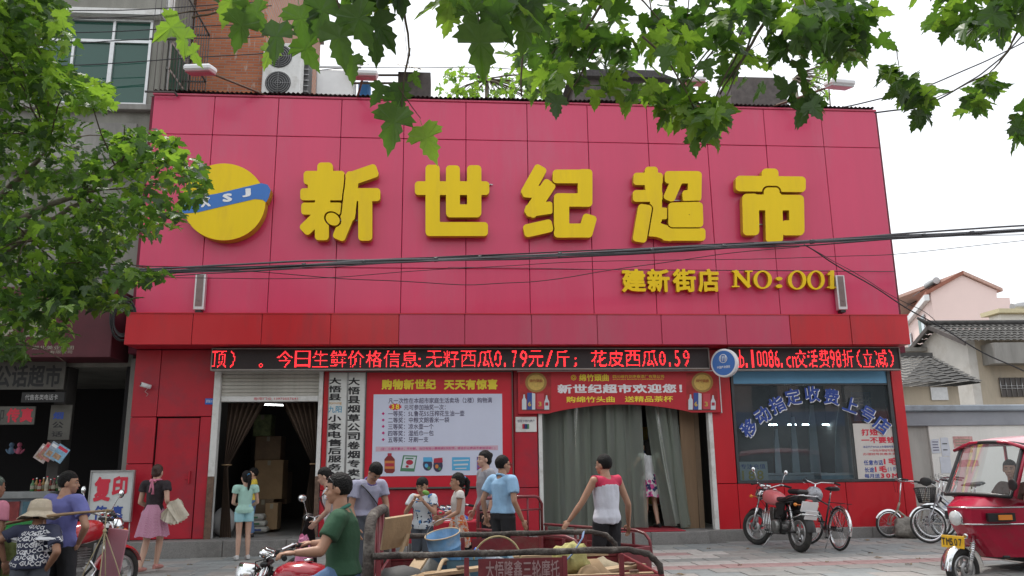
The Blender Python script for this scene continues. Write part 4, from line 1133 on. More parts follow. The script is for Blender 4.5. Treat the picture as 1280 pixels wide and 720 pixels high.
printed([([(504,569),(521.5,569.5),(518,589.5),(500,589)],m_gr),([(505.5,570.5),(520,571),(517.2,585.5),(502.5,585)],m_pa),(circ(512,578,4.5,3.2),m_cr),([(507,572),(517,572.3),(516.6,574),(506.6,573.7)],m_gr),(circ(509,583,2,1.6),m_cr)])
printed([(circ(534.5,581,6,7.5),m_dk),([(529,571.5),(540,571.5),(541,577),(529,577)],m_cy),(circ(533,582,2.2,2.5),m_cy),(circ(536,585,2,2),m_gr),(circ(547.5,582,6,8),m_dk),([(542.5,573),(553,572),(553.5,578),(542,578.5)],m_cr),(circ(546,583,2.2,2.6),m_or),(circ(549.5,586,1.8,2),m_gr)])
printed([([(565,571.5),(587.5,571.5),(587.5,588),(565,588)],m_cy),([(567,575),(586,574.3),(586,576),(567,576.6)],m_pa),([(567,580),(585,579.3),(585,581.5),(567,582)],m_pa),([(569,585),(583,584.6),(583,586),(569,586.2)],m_pa)])
printed([([(596,571),(612,571),(612,588),(596,588)],m_vi),([(597,574),(611,573.5),(611,576),(597,576.5)],m_cy),([(597,580),(611,579.5),(611,581),(597,581.5)],m_or),([(597,584.5),(611,584.5),(611,586),(597,586)],m_cr)])

# entrance banner with curved lower edge
bn = thing('entrance_banner','red welcome banner arched over the curtained entrance with bottle pictures','banner',tuple(at(775,490,Y=-0.09)))
YB = -0.09
a = at(648,517,Y=YB); c = at(898,464,Y=YB); x0,x1,zt = a.x,c.x,c.z
zb = at(665,517,Y=YB).z; zm = at(775,505.5,Y=YB).z
lowz = lambda u: zb if (u < 0.15 or u > 0.85) else zb + (zm-zb)*(math.sin((u-0.15)/0.7*PI))**0.8
g = MB(); N_ = 48; vs = []
for i in range(N_+1):
    u = i/N_; x = x0+(x1-x0)*u; vs += [(x,YB,lowz(u)),(x,YB,zt),(x,YB+0.05,lowz(u)),(x,YB+0.05,zt)]
fs = []
for i in range(N_):
    k = 4*i; fs += [(k,k+4,k+5,k+1),(k+2,k+3,k+7,k+6),(k,k+2,k+6,k+4),(k+1,k+5,k+7,k+3)]
fs += [(0,1,3,2),(4*N_,4*N_+2,4*N_+3,4*N_+1)]
g.add(vs,fs); g.build('banner_board',mat('banner_red',(0.50,0.018,0.03),0.4,var=0.06,scale=2),bn,w=True)
g = MB(); g.box((x0-0.01,YB-0.01,zt),(x1+0.01,YB+0.06,zt+0.02)); g.box((x1,YB-0.01,lowz(1)-0.015),(x1+0.018,YB+0.06,zt)); g.build('edge_strip',M_ALU,bn,w=True)
YP = YB
M_GOLD = mat('print_gold',(0.62,0.42,0.10),0.4,var=0.2,scale=20); m_rd = mat('print_glow_red',(0.40,0.02,0.02),0.5,var=0.4,scale=5); m_nb = mat('print_navy',(0.04,0.08,0.30),0.4); m_rr = mat('print_box_red',(0.55,0.06,0.08),0.4)
def side(xo):
    P = [([(xo,466),(xo+39,466),(xo+39,514),(xo,514)],m_rd),(circ(xo+20,478,13.5,12.5,20),mat('print_bronze',(0.35,0.20,0.05),0.4)),(circ(xo+20,478,10.5,10,20),M_GOLD),([(xo+4,510.5),(xo+36,510.5),(xo+36,513),(xo+4,513)],mat('print_brown',(0.12,0.03,0.03),0.5)),
         ([(xo+2.5,500),(xo+4,497),(xo+4.3,493),(xo+6,493),(xo+6.3,497),(xo+8,500),(xo+8,512),(xo+2.5,512)],m_pa),([(xo+9,491),(xo+15,491),(xo+15,512),(xo+9,512)],m_nb),([(xo+15,491),(xo+19,492),(xo+19,512),(xo+15,512)],m_pa),([(xo+21,492),(xo+30,492),(xo+30,511.5),(xo+21,511.5)],m_rr),
         ([(xo+30.5,502),(xo+32,498),(xo+32.5,494),(xo+34,494),(xo+34.5,498),(xo+36.5,502),(xo+36.5,512),(xo+30.5,512)],m_pa),([(xo+31.5,503),(xo+35.5,503),(xo+35.5,507),(xo+31.5,507)],m_cr)]
    g = MB(); ms = []
    for k,(poly,m) in enumerate(P):
        if m not in ms: ms.append(m)
        g.cur = ms.index(m); vs = [at(x,y,Y=YB-0.002-0.001*k) for x,y in poly]; g.add(vs,[tuple(range(len(vs)))])
    g.build('liquor_picture',ms,bn,w=True)
    txt(bn,'绵竹頭曲',xo+12,474,xo+28,478,YB-0.015,mat('print_darkred',(0.30,0.03,0.01),0.5)); txt(bn,'6',xo+10,502,xo+14,508,YB-0.015,M_GOLD,0.03); txt(bn,'3',xo+23,502,xo+27,508,YB-0.015,M_GOLD,0.03)
side(650); side(858)
M_BW = mat('banner_white',(0.80,0.78,0.80),0.5)
txt(bn,'绵竹頭曲',724,467.5,761,476.5,YB,M_YELTXT,0.03); txt(bn,'四川绵竹剑南春酒厂有限公司',766,468.5,830,472.5,YB,M_YELTXT); txt(bn,'SICHUAN MIANZHU JIANNANCHUN',766,473.3,829,475.2,YB,M_YELTXT)
g = MB(); c = at(717,472,Y=YB-0.004); g.torus(c,(0,1,0),0.045,0.006,20,4); g.torus(c,(0,1,0),0.022,0.006,14,4); g.build('emblem',M_YELTXT,bn,w=True)
txt(bn,'新世纪超市欢迎您！',697,480,853,491.5,YB,M_BW,0.04)
txt(bn,'购绵竹头曲',708,495.5,768.5,503,YB,M_YELTXT,0.02); txt(bn,'送精品茶杯',781,495,841.5,502.5,YB,M_YELTXT,0.02)
# bank card notice
t = signboard('card_notice','small white notice with a card logo left of the entrance',644.5,521,671,540,-0.02,M_WHITE,[('银联卡特约商户',647,524.5,668,528,M_POSTINK)],d=0.012)
for x0_,m in ((653,m_cr),(655.5,m_nb),(658,m_gr)):
    lo,hi = boxp(x0_,530,x0_+3.5,536,-0.024 ,0.002); b = MB(); b.box(lo,hi); b.build('card_logo',m,t,w=True)
# small round blue sign of the phone shop
p = at(906,454,Y=-0.55); t = thing('projecting_round_sign','small round blue and white sign sticking out beside the ticker','sign',(p.x,-0.55,p.z))
ax = Vector((-0.72,-0.69,0)).normalized()
g = MB(); g.lathe([(0.24,-0.05),(0.26,-0.045),(0.26,0.045),(0.24,0.05)],(0,0,0),ax,32); g.build('casing',M_WHITE2,t)
g = MB(); g.lathe([(0.0,0.053),(0.225,0.053)],(0,0,0),ax,32,cap=False); g.build('blue_face',mat('mobile_blue',(0.03,0.14,0.45),0.35),t)
X_,Y1,_ = frame(ax);
g = MB()
rtv = Vector((0.69,-0.72,0)); upv = Vector((0,0,1))
c0 = ax*0.056
for dx in (-0.05,-0.015,0.02,0.05): g.tube([c0 + rtv*dx + upv*0.03,c0 + rtv*dx + upv*0.13],0.008,4)
g.torus(c0 + upv*0.08,ax,0.075,0.007,20,4); g.build('emblem',M_WHITE2,t)
g = MB(); put_text(g,'中国移动通信',c0 - rtv*0.13 - upv*0.10,rtv*0.26,upv*0.05,off=0.01,fwd=ax); g.build('lettering',M_WHITE2,t)
g = MB(); g.tube([(0.15,0.15,0),(0.30,0.55,0)],0.02,6); g.build('bracket',M_STEEL,t)

# ------------------------------------------------------------------ phone shop window contents
ps = signboard('tariff_poster','white tariff poster with red and blue print on the shop window',1073,529,1124,599,0.02,mat('tariff_paper',(0.64,0.60,0.56),0.6,var=0.04),[
    ('打短号',1077,536,1108,544.5,M_REDINK,0.04),('一不要钱',1077,546,1119,554,M_REDINK,0.04),('本店开户90%以上办理短号免费',1079,557,1120,560,M_BLUEINK),('一次性办理短号免费',1087,561.5,1120,564.5,M_REDINK),('办理短号优惠多多',1079,566,1120,569,M_REDINK),
    ('任意市话',1080,575,1104,581.5,M_BLUEINK,0.02),('1毛',1105,572,1122,581,M_REDINK,0.05),('长途',1081,584,1093,590.5,M_BLUEINK,0.02),('1毛',1094,582,1109,590.5,M_REDINK,0.05),('(IP)',1110,584,1122,590,M_BLUEINK,0.01),('每月送',1081,592,1100,597.5,M_BLUEINK,0.02),('30M',1101,591.5,1123,597.5,M_REDINK,0.05)],d=0.004)
signboard('price_card','framed white card with large yellow numbers low in the window',921,577,961,602,0.10,mat('card_paper',(0.50,0.53,0.50),0.5,var=0.05),[('专注充值',926,580,957,586,M_BLUEINK),('188',928,588,955,600,mat('yellow_print_dull',(0.55,0.42,0.08),0.6),0.02)],d=0.02)
signboard('repair_board','blue board with white characters hanging inside the phone shop',1068,490,1120,526,0.9,mat('repair_blue',(0.03,0.10,0.22),0.5,var=0.2),[('手机维修',1068,496,1118,512,M_ALU,0.02)],d=0.02)
M_FIN = mat('grey_fin',(0.60,0.62,0.62),0.7,var=0.15,scale=2)
for k,(px,w_,h_) in enumerate(((970,9,70),(992,10,85),(1015,13,100),(1046,27,103))):
    p0 = at(px,606,Y=1.6+0.1*k); t = thing('display_fin','tall curved grey display panel in the phone shop, %s' % ('narrowest','second narrowest','second widest','widest')[k],'display panel',(p0.x,p0.y,FZ),group='curved display panels in the window')
    top = at(px,606-h_,Y=p0.y).z - FZ; ww = at(px+w_,606,Y=p0.y).x - p0.x
    g = MB(); poly = [(0,0,0.0)] + [(ww*(1-(j/10)**2.2*0.75) if j < 10 else ww*0.25,0,top*j/10) for j in range(11)] + [(0.0,0,top)] ; poly = poly[:1] + poly[1:]
    g.prism([Vector((ww*0.9*(j/10)**3*0.6,0,top*j/10)) for j in range(11)] + [Vector((ww*(1 - 0.15*(j/10)**3),0,top*j/10)) for j in range(10,-1,-1)],(0,0.04,0)); g.build('panel',M_FIN,t)
    g = MB(); g.box((-0.02,-0.05,0),(ww+0.05,0.12,0.03)); g.build('foot',M_BLACK,t)
for px in (966,990,1008,1033):
    c = at(px,531,Y=2.8); t = thing('ceiling_lamp',{966: 'lit lamp in the phone shop, nearest the round blue sign',990: 'lit lamp in the phone shop above the narrowest curved panel',1008: 'lit lamp in the phone shop between second and third curved panels',1033: 'lit lamp in the phone shop nearest the widest curved panel'}[px],'lamp',(c.x,c.y,3.3),group='lit lamps in the phone shop')
    g = MB(); g.tube([(-0.09,0,c.z-3.3),(0.09,0,c.z-3.3)],0.012,6); g.build('tube',M_LAMPS,t); g = MB(); g.box((-0.1,-0.03,c.z-3.3+0.014),(0.1,0.03,c.z-3.3+0.03)); g.build('holder',M_WHITE2,t)
    g = MB(); g.tube([(0,0,c.z-3.27),(0,0,0)],0.004,4); g.build('cord',M_BLACK,t)
lo,hi = boxp(1027,592,1067,601,0.3,0.3); t = solid('display_box','pale blue carton lying low in the shop window','box',mat('display_blue',(0.22,0.40,0.48),0.5,var=0.2),lo,hi,0.01,'carton')
g = MB(); g.box((lo[0]-0.01,lo[1]-0.005,hi[2]-0.03),(hi[0]+0.01,hi[1]+0.005,hi[2]+0.008)); g.build('lid',M_WHITE,t,w=True)
t = solid('phone_counter','low grey counter behind the phone shop window','counter',mat('phone_counter',(0.45,0.48,0.50),0.4,var=0.2),(11.3,0.9,FZ),(13.2,1.4,1.2),0.02,'body')
g = MB(); g.box((11.25,0.87,1.2),(13.25,1.43,1.23)); g.build('counter_top',M_ALU,t,w=True)

# ------------------------------------------------------------------ storeroom door : curtains, cartons, lamp
def curtain(name,label,xo,sgn):
    t = thing(name,label,'curtain',(xo,0.36,FZ),group='brown tied door curtains')
    m = mat('brown_curtain',(0.085,0.055,0.038),0.9,var=0.25,scale=3)
    def f(u,v):
        z = 2.36*v
        tie = 1.25
        if z > tie: w = 0.10 + (z-tie)/(2.36-tie)*0.62; s = ((z-tie)/(2.36-tie))**1.3
        else: w = 0.10 + (tie-z)*0.12
        w = w*0.95
        x = sgn*(0.05 + u*w)
        return Vector((x,0.035*math.sin(u*PI*13)*(0.5 + v) - 0.12*u*(1 if z < tie else 0.3),z))
    g = MB(); g.grid(f,80,22); g.build('cloth',m,t)
    g = MB(); g.torus((sgn*0.10,-0.02,1.25),(0,0,1),0.08,0.012,14,5); g.build('tie',M_CARTON,t)
    return t
curtain('door_curtain','brown curtain tied back at the inner side of storeroom door near red door',OP1[0]+0.10,1)
curtain('door_curtain','brown curtain tied back at the storeroom door near the name boards',OP1[1]-0.04,-1)
g = MB(); g.tube([(1.62,0.34,2.64),(3.5,0.34,2.64)],0.012,6); tag(g.build('curtain_rail',M_STEEL),'thin steel rail carrying the brown tied curtains','rail')
c = at(333,505,Y=2.5); t = thing('ceiling_lamp','lit fluorescent tube under the storeroom ceiling','lamp',(c.x,2.5,3.3))
g = MB(); g.tube([(-0.35,0,c.z-3.3),(0.35,0.4,c.z-3.3)],0.016,8); g.build('tube',M_LAMP,t)
g = MB(); g.bar((-0.36,0,c.z-3.27),(0.36,0.41,c.z-3.27),0.06,0.03); g.build('holder',M_WHITE2,t)
for dx,dy in ((-0.3,0.03),(0.3,0.37)): g = MB(); g.tube([(dx,dy,c.z-3.26),(dx,dy,0)],0.005,4); g.build('cord',M_BLACK,t)
def carton(px0,py0,px1,py1,Y,d,label,m=M_CARTON):
    lo,hi = boxp(px0,py0,px1,py1,Y,d)
    t = thing('cardboard_carton',label,'carton',((lo[0]+hi[0])/2,Y+d/2,lo[2]),group='cartons stacked in the storeroom')
    b = MB(); b.box(lo,hi,bev=0.008); b.build('box',m,t,w=True)
    b = MB(); xm = (lo[0]+hi[0])/2; b.box((xm-0.03,Y-0.003,hi[2]-0.1),(xm+0.03,Y+0.0,hi[2]-0.01)); b.build('tape',M_PALE,t,w=True)
carton(313,624,340,667,1.5,0.5,'carton at the floor of the tall stack',M_CARTON2)
carton(316,575,352,624,1.5,0.5,'large carton in the middle of the tall stack',M_CARTON)
carton(318,545,350,575,1.6,0.5,'carton below the green and white one',M_CARTON2)
carton(316,518,338,545,1.6,0.4,'small carton with green and white print high on the stack',mat('green_carton',(0.20,0.26,0.12),0.7,var=0.5,scale=12))
carton(330,629,346,662,1.2,0.35,'low carton beside the rice bags',M_CARTON)
carton(333,590,358,630,2.0,0.5,'dim carton behind the tall stack',M_CARTON2)
for k,(y0,y1) in enumerate(((659,666),(651,658.5),(643,650.5))):
    lo,hi = boxp(308+k,y0,333-k*2,y1,0.95,0.35); t = thing('rice_bag',('bottom','middle','top')[k] + ' white printed rice bag of the small floor pile','bag',((lo[0]+hi[0])/2,1.1,lo[2]),group='rice bags piled on the floor')
    c = Vector(((lo[0]+hi[0])/2,1.12,(lo[2]+hi[2])/2)); g = MB(); g.box(lo,hi,bev=0.035); g.build('sack',mat('rice_sack',(0.50,0.50,0.46),0.6,var=0.15,scale=8),t,w=True)
    g = MB(); g.box((lo[0]+0.06,0.945,c.z-0.015),(hi[0]-0.1,0.949,c.z+0.015)); g.build('print',m_gr if k else m_nb,t,w=True)
def lump(name,label,cat,c,rad,m,seed=1,amp=0.12,parts=None,n=28):
    t = thing(name,label,cat,(c[0],c[1],c[2]-rad[2])); g = MB()
    g.ell((0,0,rad[2]),rad,n=n,m=n//2)
    g.v = [tuple(Vector((0,0,rad[2])) + (Vector(p)-Vector((0,0,rad[2])))*(1 + amp*noise.noise(Vector(p)*4.2/max(rad)*0.5 + Vector((seed*7.1,0,0))) + amp*0.6*noise.noise(Vector(p)*11/max(rad)*0.5))) for p in g.v]
    g.v = [(p[0],p[1],max(0.0,p[2])) for p in g.v]
    g.build('body',m,t); return t
c = at(280,645,Y=0.62); t = lump('plastic_sack','bulging white plastic sack standing inside the doorway','sack',(c.x,0.62,FZ+0.25),(0.20,0.17,0.26),mat('sack_white',(0.66,0.66,0.66),0.4,var=0.06),2)
g = MB(); g.lathe([(0.05,0.50),(0.02,0.55),(0.05,0.62)],(0,0,0),n=10); g.build('knot',MATS['sack_white'],t)

# ------------------------------------------------------------------ plastic strip curtain and entrance hall
sc_ = thing('strip_curtain','curtain of greenish translucent plastic strips hanging in the entrance','curtain',(8.9,0.2,2.7))
def strip(x0,x1,zb,amp,sh=0.0,Y=0.20,seed=0):
    def f(u,v):
        z = 2.74 - (2.74-zb)*v; x = x0 + (x1-x0)*u + sh*v**1.4
        return Vector((x,Y + amp*math.sin(u*PI*1.6 + seed) + 0.03*math.sin(v*3+seed) + 0.015*math.sin(u*9+v*2+seed),z))
    g = MB(); g.grid(f,18,12); g.build('strip',M_STRIP,sc_,w=True)
x = 7.52; k = 0
while x < 8.9:
    strip(x,x+0.30,FZ+0.04,0.045,0.01*math.sin(k*2.1),0.20+0.02*(k % 2),k*1.7); x += 0.20; k += 1
strip(9.50,9.72,FZ+0.06,0.04,0.26,0.24,0.6); strip(9.02,9.22,FZ+0.04,0.04,0.05,0.25,3); strip(9.16,9.40,FZ+0.05,0.05,0.02,0.14,1)
strip(9.62,9.84,FZ+0.10,0.04,0.32,0.16,4.4); strip(9.78,9.97,FZ+0.08,0.04,0.28,0.22,2.0); strip(9.90,10.10,FZ+0.03,0.04,0.14,0.2,2.9); strip(8.86,9.06,FZ+0.04,0.035,0.02,0.18,2.2)
g = MB(); g.box((7.52,0.18,2.74),(10.62,0.24,2.80)); g.build('hanging_rail',M_STEEL,sc_,w=True)
t = thing('plywood_sheet','tall brown plywood panel standing inside the entrance jamb','panel',(10.35,0.4,FZ))
R = Euler((0,0.01,0.2)).to_matrix()
b = MB(); b.box((10.16,0.34,FZ),(10.46,0.37,2.70),R=R,bev=0.004); b.build('board',mat('brown_ply',(0.26,0.17,0.10),0.7,var=0.2,scale=5,streak=True),t,w=True)
b = MB(); b.box((10.46,0.38,FZ),(10.56,0.44,2.70)); b.build('stile',M_CARTON2,t,w=True)
mt = thing('door_mat','red door mat lying at the entrance opening','mat',(9.2,0.1,FZ+0.004))
b = MB(); b.box((8.4,-0.28,FZ+0.003),(10.0,0.75,FZ+0.018),bev=0.005); b.build('mat',mat('mat_red',(0.42,0.03,0.05),0.95,var=0.2,scale=40,bump=0.4),mt,w=True)
b = MB(); b.box((8.5,-0.2,FZ+0.018),(9.9,0.67,FZ+0.021)); b.build('pile',mat('mat_red_dark',(0.30,0.02,0.035),0.98,var=0.3,scale=90),mt,w=True)
# shelving dimly seen inside
rs = random.Random(9)
for k,(x0,x1,y0) in enumerate(((7.0,8.6,3.0),(9.6,10.9,2.6),(7.2,9.4,5.2))):
    t = thing('grocery_shelf','dim grocery shelf inside the entrance, %s' % ('nearest the white jamb','behind the plywood panel','deepest in the hall')[k],'shelf',((x0+x1)/2,y0,FZ),group='grocery shelves')
    for z in (0.3,0.75,1.2,1.65): g = MB(); g.box((x0,y0,FZ+z),(x1,y0+0.4,FZ+z+0.03)); g.build('shelf_board',M_STEEL,t,w=True)
    for x in (x0,x1-0.04): g = MB(); g.box((x,y0,FZ),(x+0.04,y0+0.4,FZ+2.0)); g.build('upright',M_STEEL,t,w=True)
    g = MB(); ms = [mat('goods_%d' % i,c,0.5,var=0.3,scale=12) for i,c in enumerate(((0.5,0.05,0.05),(0.1,0.3,0.1),(0.5,0.4,0.1),(0.08,0.12,0.4),(0.5,0.5,0.5)))]
    for z in (0.33,0.78,1.23,1.68):
        x = x0+0.06
        while x < x1-0.15: w_ = rs.uniform(0.07,0.14); g.cur = rs.randrange(5); g.box((x,y0+0.05,FZ+z),(x+w_-0.01,y0+0.3,FZ+z+rs.uniform(0.15,0.3))); x += w_
    g.build('packed_goods',ms,t,w=True,kind='stuff')
c = at(840,545,Y=3.0); t = thing('ceiling_lamp','lit tube hanging in the entrance hall behind the strips','lamp',(8.6,3.4,3.3))
g = MB(); g.tube([(-0.5,0,-0.12),(0.5,0,-0.12)],0.016,8); g.build('tube',M_LAMP,t); g = MB(); g.box((-0.52,-0.04,-0.09),(0.52,0.04,-0.02)); g.build('holder',M_WHITE2,t)

# ------------------------------------------------------------------ plaster wall and houses at the right
rw = thing('plaster_wall','weathered white plaster boundary wall with grey coping','wall',(18,0.5,0))
zc0,zc1 = 2.10,2.50
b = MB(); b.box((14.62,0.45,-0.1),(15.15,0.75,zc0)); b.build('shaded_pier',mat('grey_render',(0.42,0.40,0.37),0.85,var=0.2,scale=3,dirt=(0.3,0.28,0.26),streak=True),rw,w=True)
b = MB(); b.box((15.152,0.40,-0.1),(30,0.70,zc0)); b.build('wall',M_PLASTER,rw,w=True)
b = MB(); b.box((14.60,0.36,zc0),(30,0.80,zc1-0.12),bev=0.01); b.build('grey_band',mat('band_grey',(0.30,0.31,0.34),0.8,var=0.15,scale=2),rw,w=True)
b = MB(); b.box((14.56,0.28,zc1-0.12),(30,0.88,zc1),bev=0.02); b.build('coping',mat('coping_blue_grey',(0.33,0.37,0.42),0.8,var=0.15,scale=2,dirt=(0.2,0.21,0.22)),rw,w=True)
M_PAPER = mat('torn_paper',(0.60,0.62,0.68),0.8,var=0.1); M_FADED = mat('faded_red_paper',(0.58,0.32,0.30),0.8,var=0.4,scale=14)
def paper(px0,py0,px1,py1,label,m,lines=4,mi=M_POSTINK):
    lo,hi = boxp(px0,py0,px1,py1,0.394,0.004); t = thing('wall_notice',label,'notice',((lo[0]+hi[0])/2,0.39,lo[2]),group='notices pasted on the plaster wall')
    n = 14; g = MB(); rr_ = random.Random(int(px0)); c = ((lo[0]+hi[0])/2,(lo[2]+hi[2])/2)
    vs = []
    for i in range(4):
        xa,za = ((lo[0],lo[2]),(hi[0],lo[2]),(hi[0],hi[2]),(lo[0],hi[2]))[i]; xb,zb_ = ((hi[0],lo[2]),(hi[0],hi[2]),(lo[0],hi[2]),(lo[0],lo[2]))[i]
        for k in range(4): u = k/4; vs.append(Vector((xa+(xb-xa)*u + rr_.uniform(-.012,.012),0.396,za+(zb_-za)*u + rr_.uniform(-.012,.012))))
    g.prism(vs,(0,-0.003,0)); g.build('sheet',m,t,w=True)
    if lines:
        g = MB()
        for k in range(lines): z = hi[2] - (k+1)*(hi[2]-lo[2])/(lines+1); g.box((lo[0]+0.03,0.388,z-0.008),(hi[0]-0.03-rr_.uniform(0,0.1)*(hi[0]-lo[0]),0.392,z+0.008))
        g.build('printed_line',mi,t,w=True,kind='stuff')
paper(1165,549,1176,566,'small pale blue notice nearest the red building',M_PAPER,4)
paper(1178,547,1188,570,'pale notice with two dark bars next to the small one',M_PAPER,2,M_INK)
paper(1177,571,1190,592,'lowest pale notice without dark print',M_PAPER,0)
paper(1193,546,1217,560,'torn faded red poster high on the wall',M_FADED,3,M_PALE)
paper(1204,560,1216,566,'torn strip below the faded red poster',M_FADED,0)
paper(1197,575,1224,583,'faded red scrap at windscreen height',M_FADED,0)

M_TILE = mat('grey_roof_tiles',(0.065,0.063,0.060),0.9,var=0.4,scale=6,dirt=(0.12,0.115,0.11),dscale=3)
def tiled_roof(g,A,B,C,D,step=0.24,amp=0.05):
    """roof slope : A-B ridge, D-C eave, rounded tile courses run down the slope"""
    A,B,C,D = map(Vector,(A,B,C,D)); L = (B-A).length; n = int(L/step)*6; nr = max(4,int((D-A).length/0.35))
    nv = (B-A).cross(D-A).normalized(); nv = nv if nv.z > 0 else -nv
    vs = []; fs = []
    for j in range(nr):
        for e in (0,1):
            v = (j+e)/nr
            for i in range(n+1):
                u = i/n; p = A.lerp(B,u).lerp(D.lerp(C,u),v) + nv*(amp*abs(math.sin(u*L/step*PI)) + (0.03 if e else 0.0)); vs.append(p)
    for j in range(nr):
        for i in range(n): a = (2*j)*(n+1)+i; fs.append((a,a+1,a+n+2,a+n+1))
    g.add(vs,fs,False)
# house A
hA = thing('tiled_house','old whitewashed house with grey clay tile roof','house',(24,14,0))
cB = at(1210,440,Y=13); lB = Vector((cB.x+0.2,16.6,0)); rB = Vector((cB.x+10,12.5,0))
base = -0.2; cB = Vector((cB.x,13,base)); lB = Vector((lB.x,16.6,base))
dr_ = Vector((rB.x-cB.x,rB.y-cB.y,0)).normalized();
mid = (cB+lB)/2
ze = at(1210,428,Y=13).z; zl = at(1147,434,Y=16.6).z; za = at(1173,407,Y=mid.y).z; ze = (ze+zl)/2
Lh = 11
def up(p,z): return Vector((p.x,p.y,z))
g = MB(); g.prism([up(cB,base),up(lB,base),up(lB,ze),up(mid,za-0.12),up(cB,ze)],dr_*0.3); g.build('gable_wall',mat('whitewash',(0.62,0.60,0.56),0.9,var=0.12,scale=1.2,dirt=(0.42,0.38,0.32),dscale=0.7),hA,w=True)
g = MB(); cI = cB + dr_*0.302; g.prism([up(cI,base),up(cB+dr_*Lh,base),up(cB+dr_*Lh,ze),up(cI,ze)],(lB-cB).normalized()*0.3); g.build('front_wall',mat('ochre_render',(0.50,0.43,0.33),0.9,var=0.15,scale=1.0,dirt=(0.30,0.27,0.22),dscale=0.8,streak=True),hA,w=True)
dn = (cB-lB).normalized()
ov = 0.5
slope = (ze-za)/((cB-mid).length)
eA = up(cB,ze) + dn*ov + Vector((0,0,slope*ov)); eL = up(lB,ze) - dn*ov + Vector((0,0,slope*ov)); rA = up(mid,za)
g = MB(); tiled_roof(g,rA - dr_*0.35,rA + dr_*Lh,eA + dr_*Lh,eA - dr_*0.35); tiled_roof(g,rA + dr_*Lh,rA - dr_*0.35,eL - dr_*0.35,eL + dr_*Lh)
g.build('roof_tiles',M_TILE,hA,w=True,kind='stuff',fix=False)
g = MB(); g.tube([rA - dr_*0.4 + Vector((0,0,0.10)),rA + dr_*Lh + Vector((0,0,0.10))],0.11,8); g.tube([rA - dr_*0.4 + Vector((0,0,0.1)),rA - dr_*0.75 + Vector((0,0,0.32))],[0.1,0.05],8); g.build('ridge',M_TILE,hA,w=True)
for e in (eA,eL): g = MB(); g.bar(rA - dr_*0.36 - Vector((0,0,0.06)),e - dr_*0.36 - Vector((0,0,0.06)),0.06,0.16); g.build('bargeboard',M_SHED,hA,w=True)
zb1 = at(1240,449,Y=14).z
b1,b2 = cB + dr_*0.5 - (lB-cB).normalized()*0.0,cB + dr_*Lh
g = MB(); g.bar(up(b1,zb1)+dn*0.35,up(b2,zb1)+dn*0.35,0.8,0.75); g.build('balcony',M_CONC,hA,w=True)
for s_ in (1.0,4.2):
    q = cB + dr_*s_ + dn*0.02; q2 = cB + dr_*(s_+1.6) + dn*0.02; zw0,zw1 = at(1240,499,Y=14).z,at(1240,476,Y=14).z
    g = MB(); g.bar(up(q,(zw0+zw1)/2),up(q2,(zw0+zw1)/2),0.05,zw1-zw0); w_ = g.build('window',M_INDARK,hA,w=True)
    g = MB();
    for k in range(9): x_ = q.lerp(q2,k/8) + dn*0.05; g.tube([up(x_,zw0),up(x_,zw1)],0.02,4)
    for z in (zw0+0.3,zw1-0.3): g.tube([up(q,z)+dn*0.05,up(q2,z)+dn*0.05],0.02,4)
    gb = g.build('window_bars',M_STEEL,w_); gb.location = (-24,-14,0); gb['kind'] = 'stuff'
# lower tiled outbuilding
hB = thing('tiled_outbuilding','low outbuilding with dark grey tiled roof behind the wall','outbuilding',(19.5,9,0))
A = at(1118,446,Y=10.5); B = at(1164,446,Y=10.5); C = at(1228,479,Y=7.5); D = at(1112,479,Y=7.5); D.z = C.z
g = MB(); tiled_roof(g,A,B,C,D); tiled_roof(g,B,B + Vector((0.01,0.3,0)),Vector((C.x,12.5,C.z)),C); g.build('roof_tiles',M_TILE,hB,w=True,kind='stuff',fix=False)
b = MB(); b.box((D.x-1,7.9,-0.2),(C.x-0.5,12,C.z-0.05)); b.build('wall',MATS['ochre_render'],hB,w=True)
b = MB(); lo,hi = boxp(1165,484,1186,500,7.85,0.1); b.box(lo,hi); b.build('shutter_panel',M_ALU,hB,w=True)
g = MB(); g.bar(up(A,A.z+0.05),up(B,B.z+0.05),0.2,0.16); g.build('ridge',M_TILE,hB,w=True)
# small pale gable between
lo,hi = boxp(1136,440,1160,452,16,3.0)
t = solid('lean_to','small pale lean-to with flat roof behind the tiled outbuilding','outbuilding',M_PLASTER,(lo[0],lo[1],0),hi,0.02,'wall')
g = MB(); g.box((lo[0]-0.3,15.7,hi[2]),(hi[0]+0.3,19.2,hi[2]+0.15)); g.build('roof',M_CONC,t,w=True)
# pink building
pk = thing('pink_house','tall pale pink house with red brown tiled gable roof','house',(41,40,0))
M_PK = mat('pink_render',(0.86,0.68,0.64),0.85,var=0.04,scale=0.4)
pts = [(1163,365),(1202.5,344),(1246,363),(1246,372),(1262,372),(1265,520),(1160,520)]
W3_ = [at(x,y,Y=36) for x,y in pts]
for p in W3_[-2:]: p.z = -0.3
W3_[-1].x = W3_[0].x; W3_[-2].x = W3_[-3].x;
g = MB(); g.prism(W3_,(0,0.4,0)); g.build('gable_wall',M_PK,pk,w=True)
pl = W3_[0]; back = at(1120,378,Y=52)
dirb = Vector((back.x - pl.x,16,0));
zE = pl.z
g = MB(); q0 = Vector((pl.x,36.42,0)); q1 = q0 + dirb
g.prism([(q0.x,q0.y,-0.3),(q1.x,q1.y,-0.3),(q1.x,q1.y,zE),(q0.x,q0.y,zE)],(0.4,0,0)); sw = g.build('side_wall',M_PK,pk,w=True)
ap = W3_[1]
M_RT = mat('red_brown_tiles',(0.33,0.13,0.09),0.85,var=0.25,scale=2)
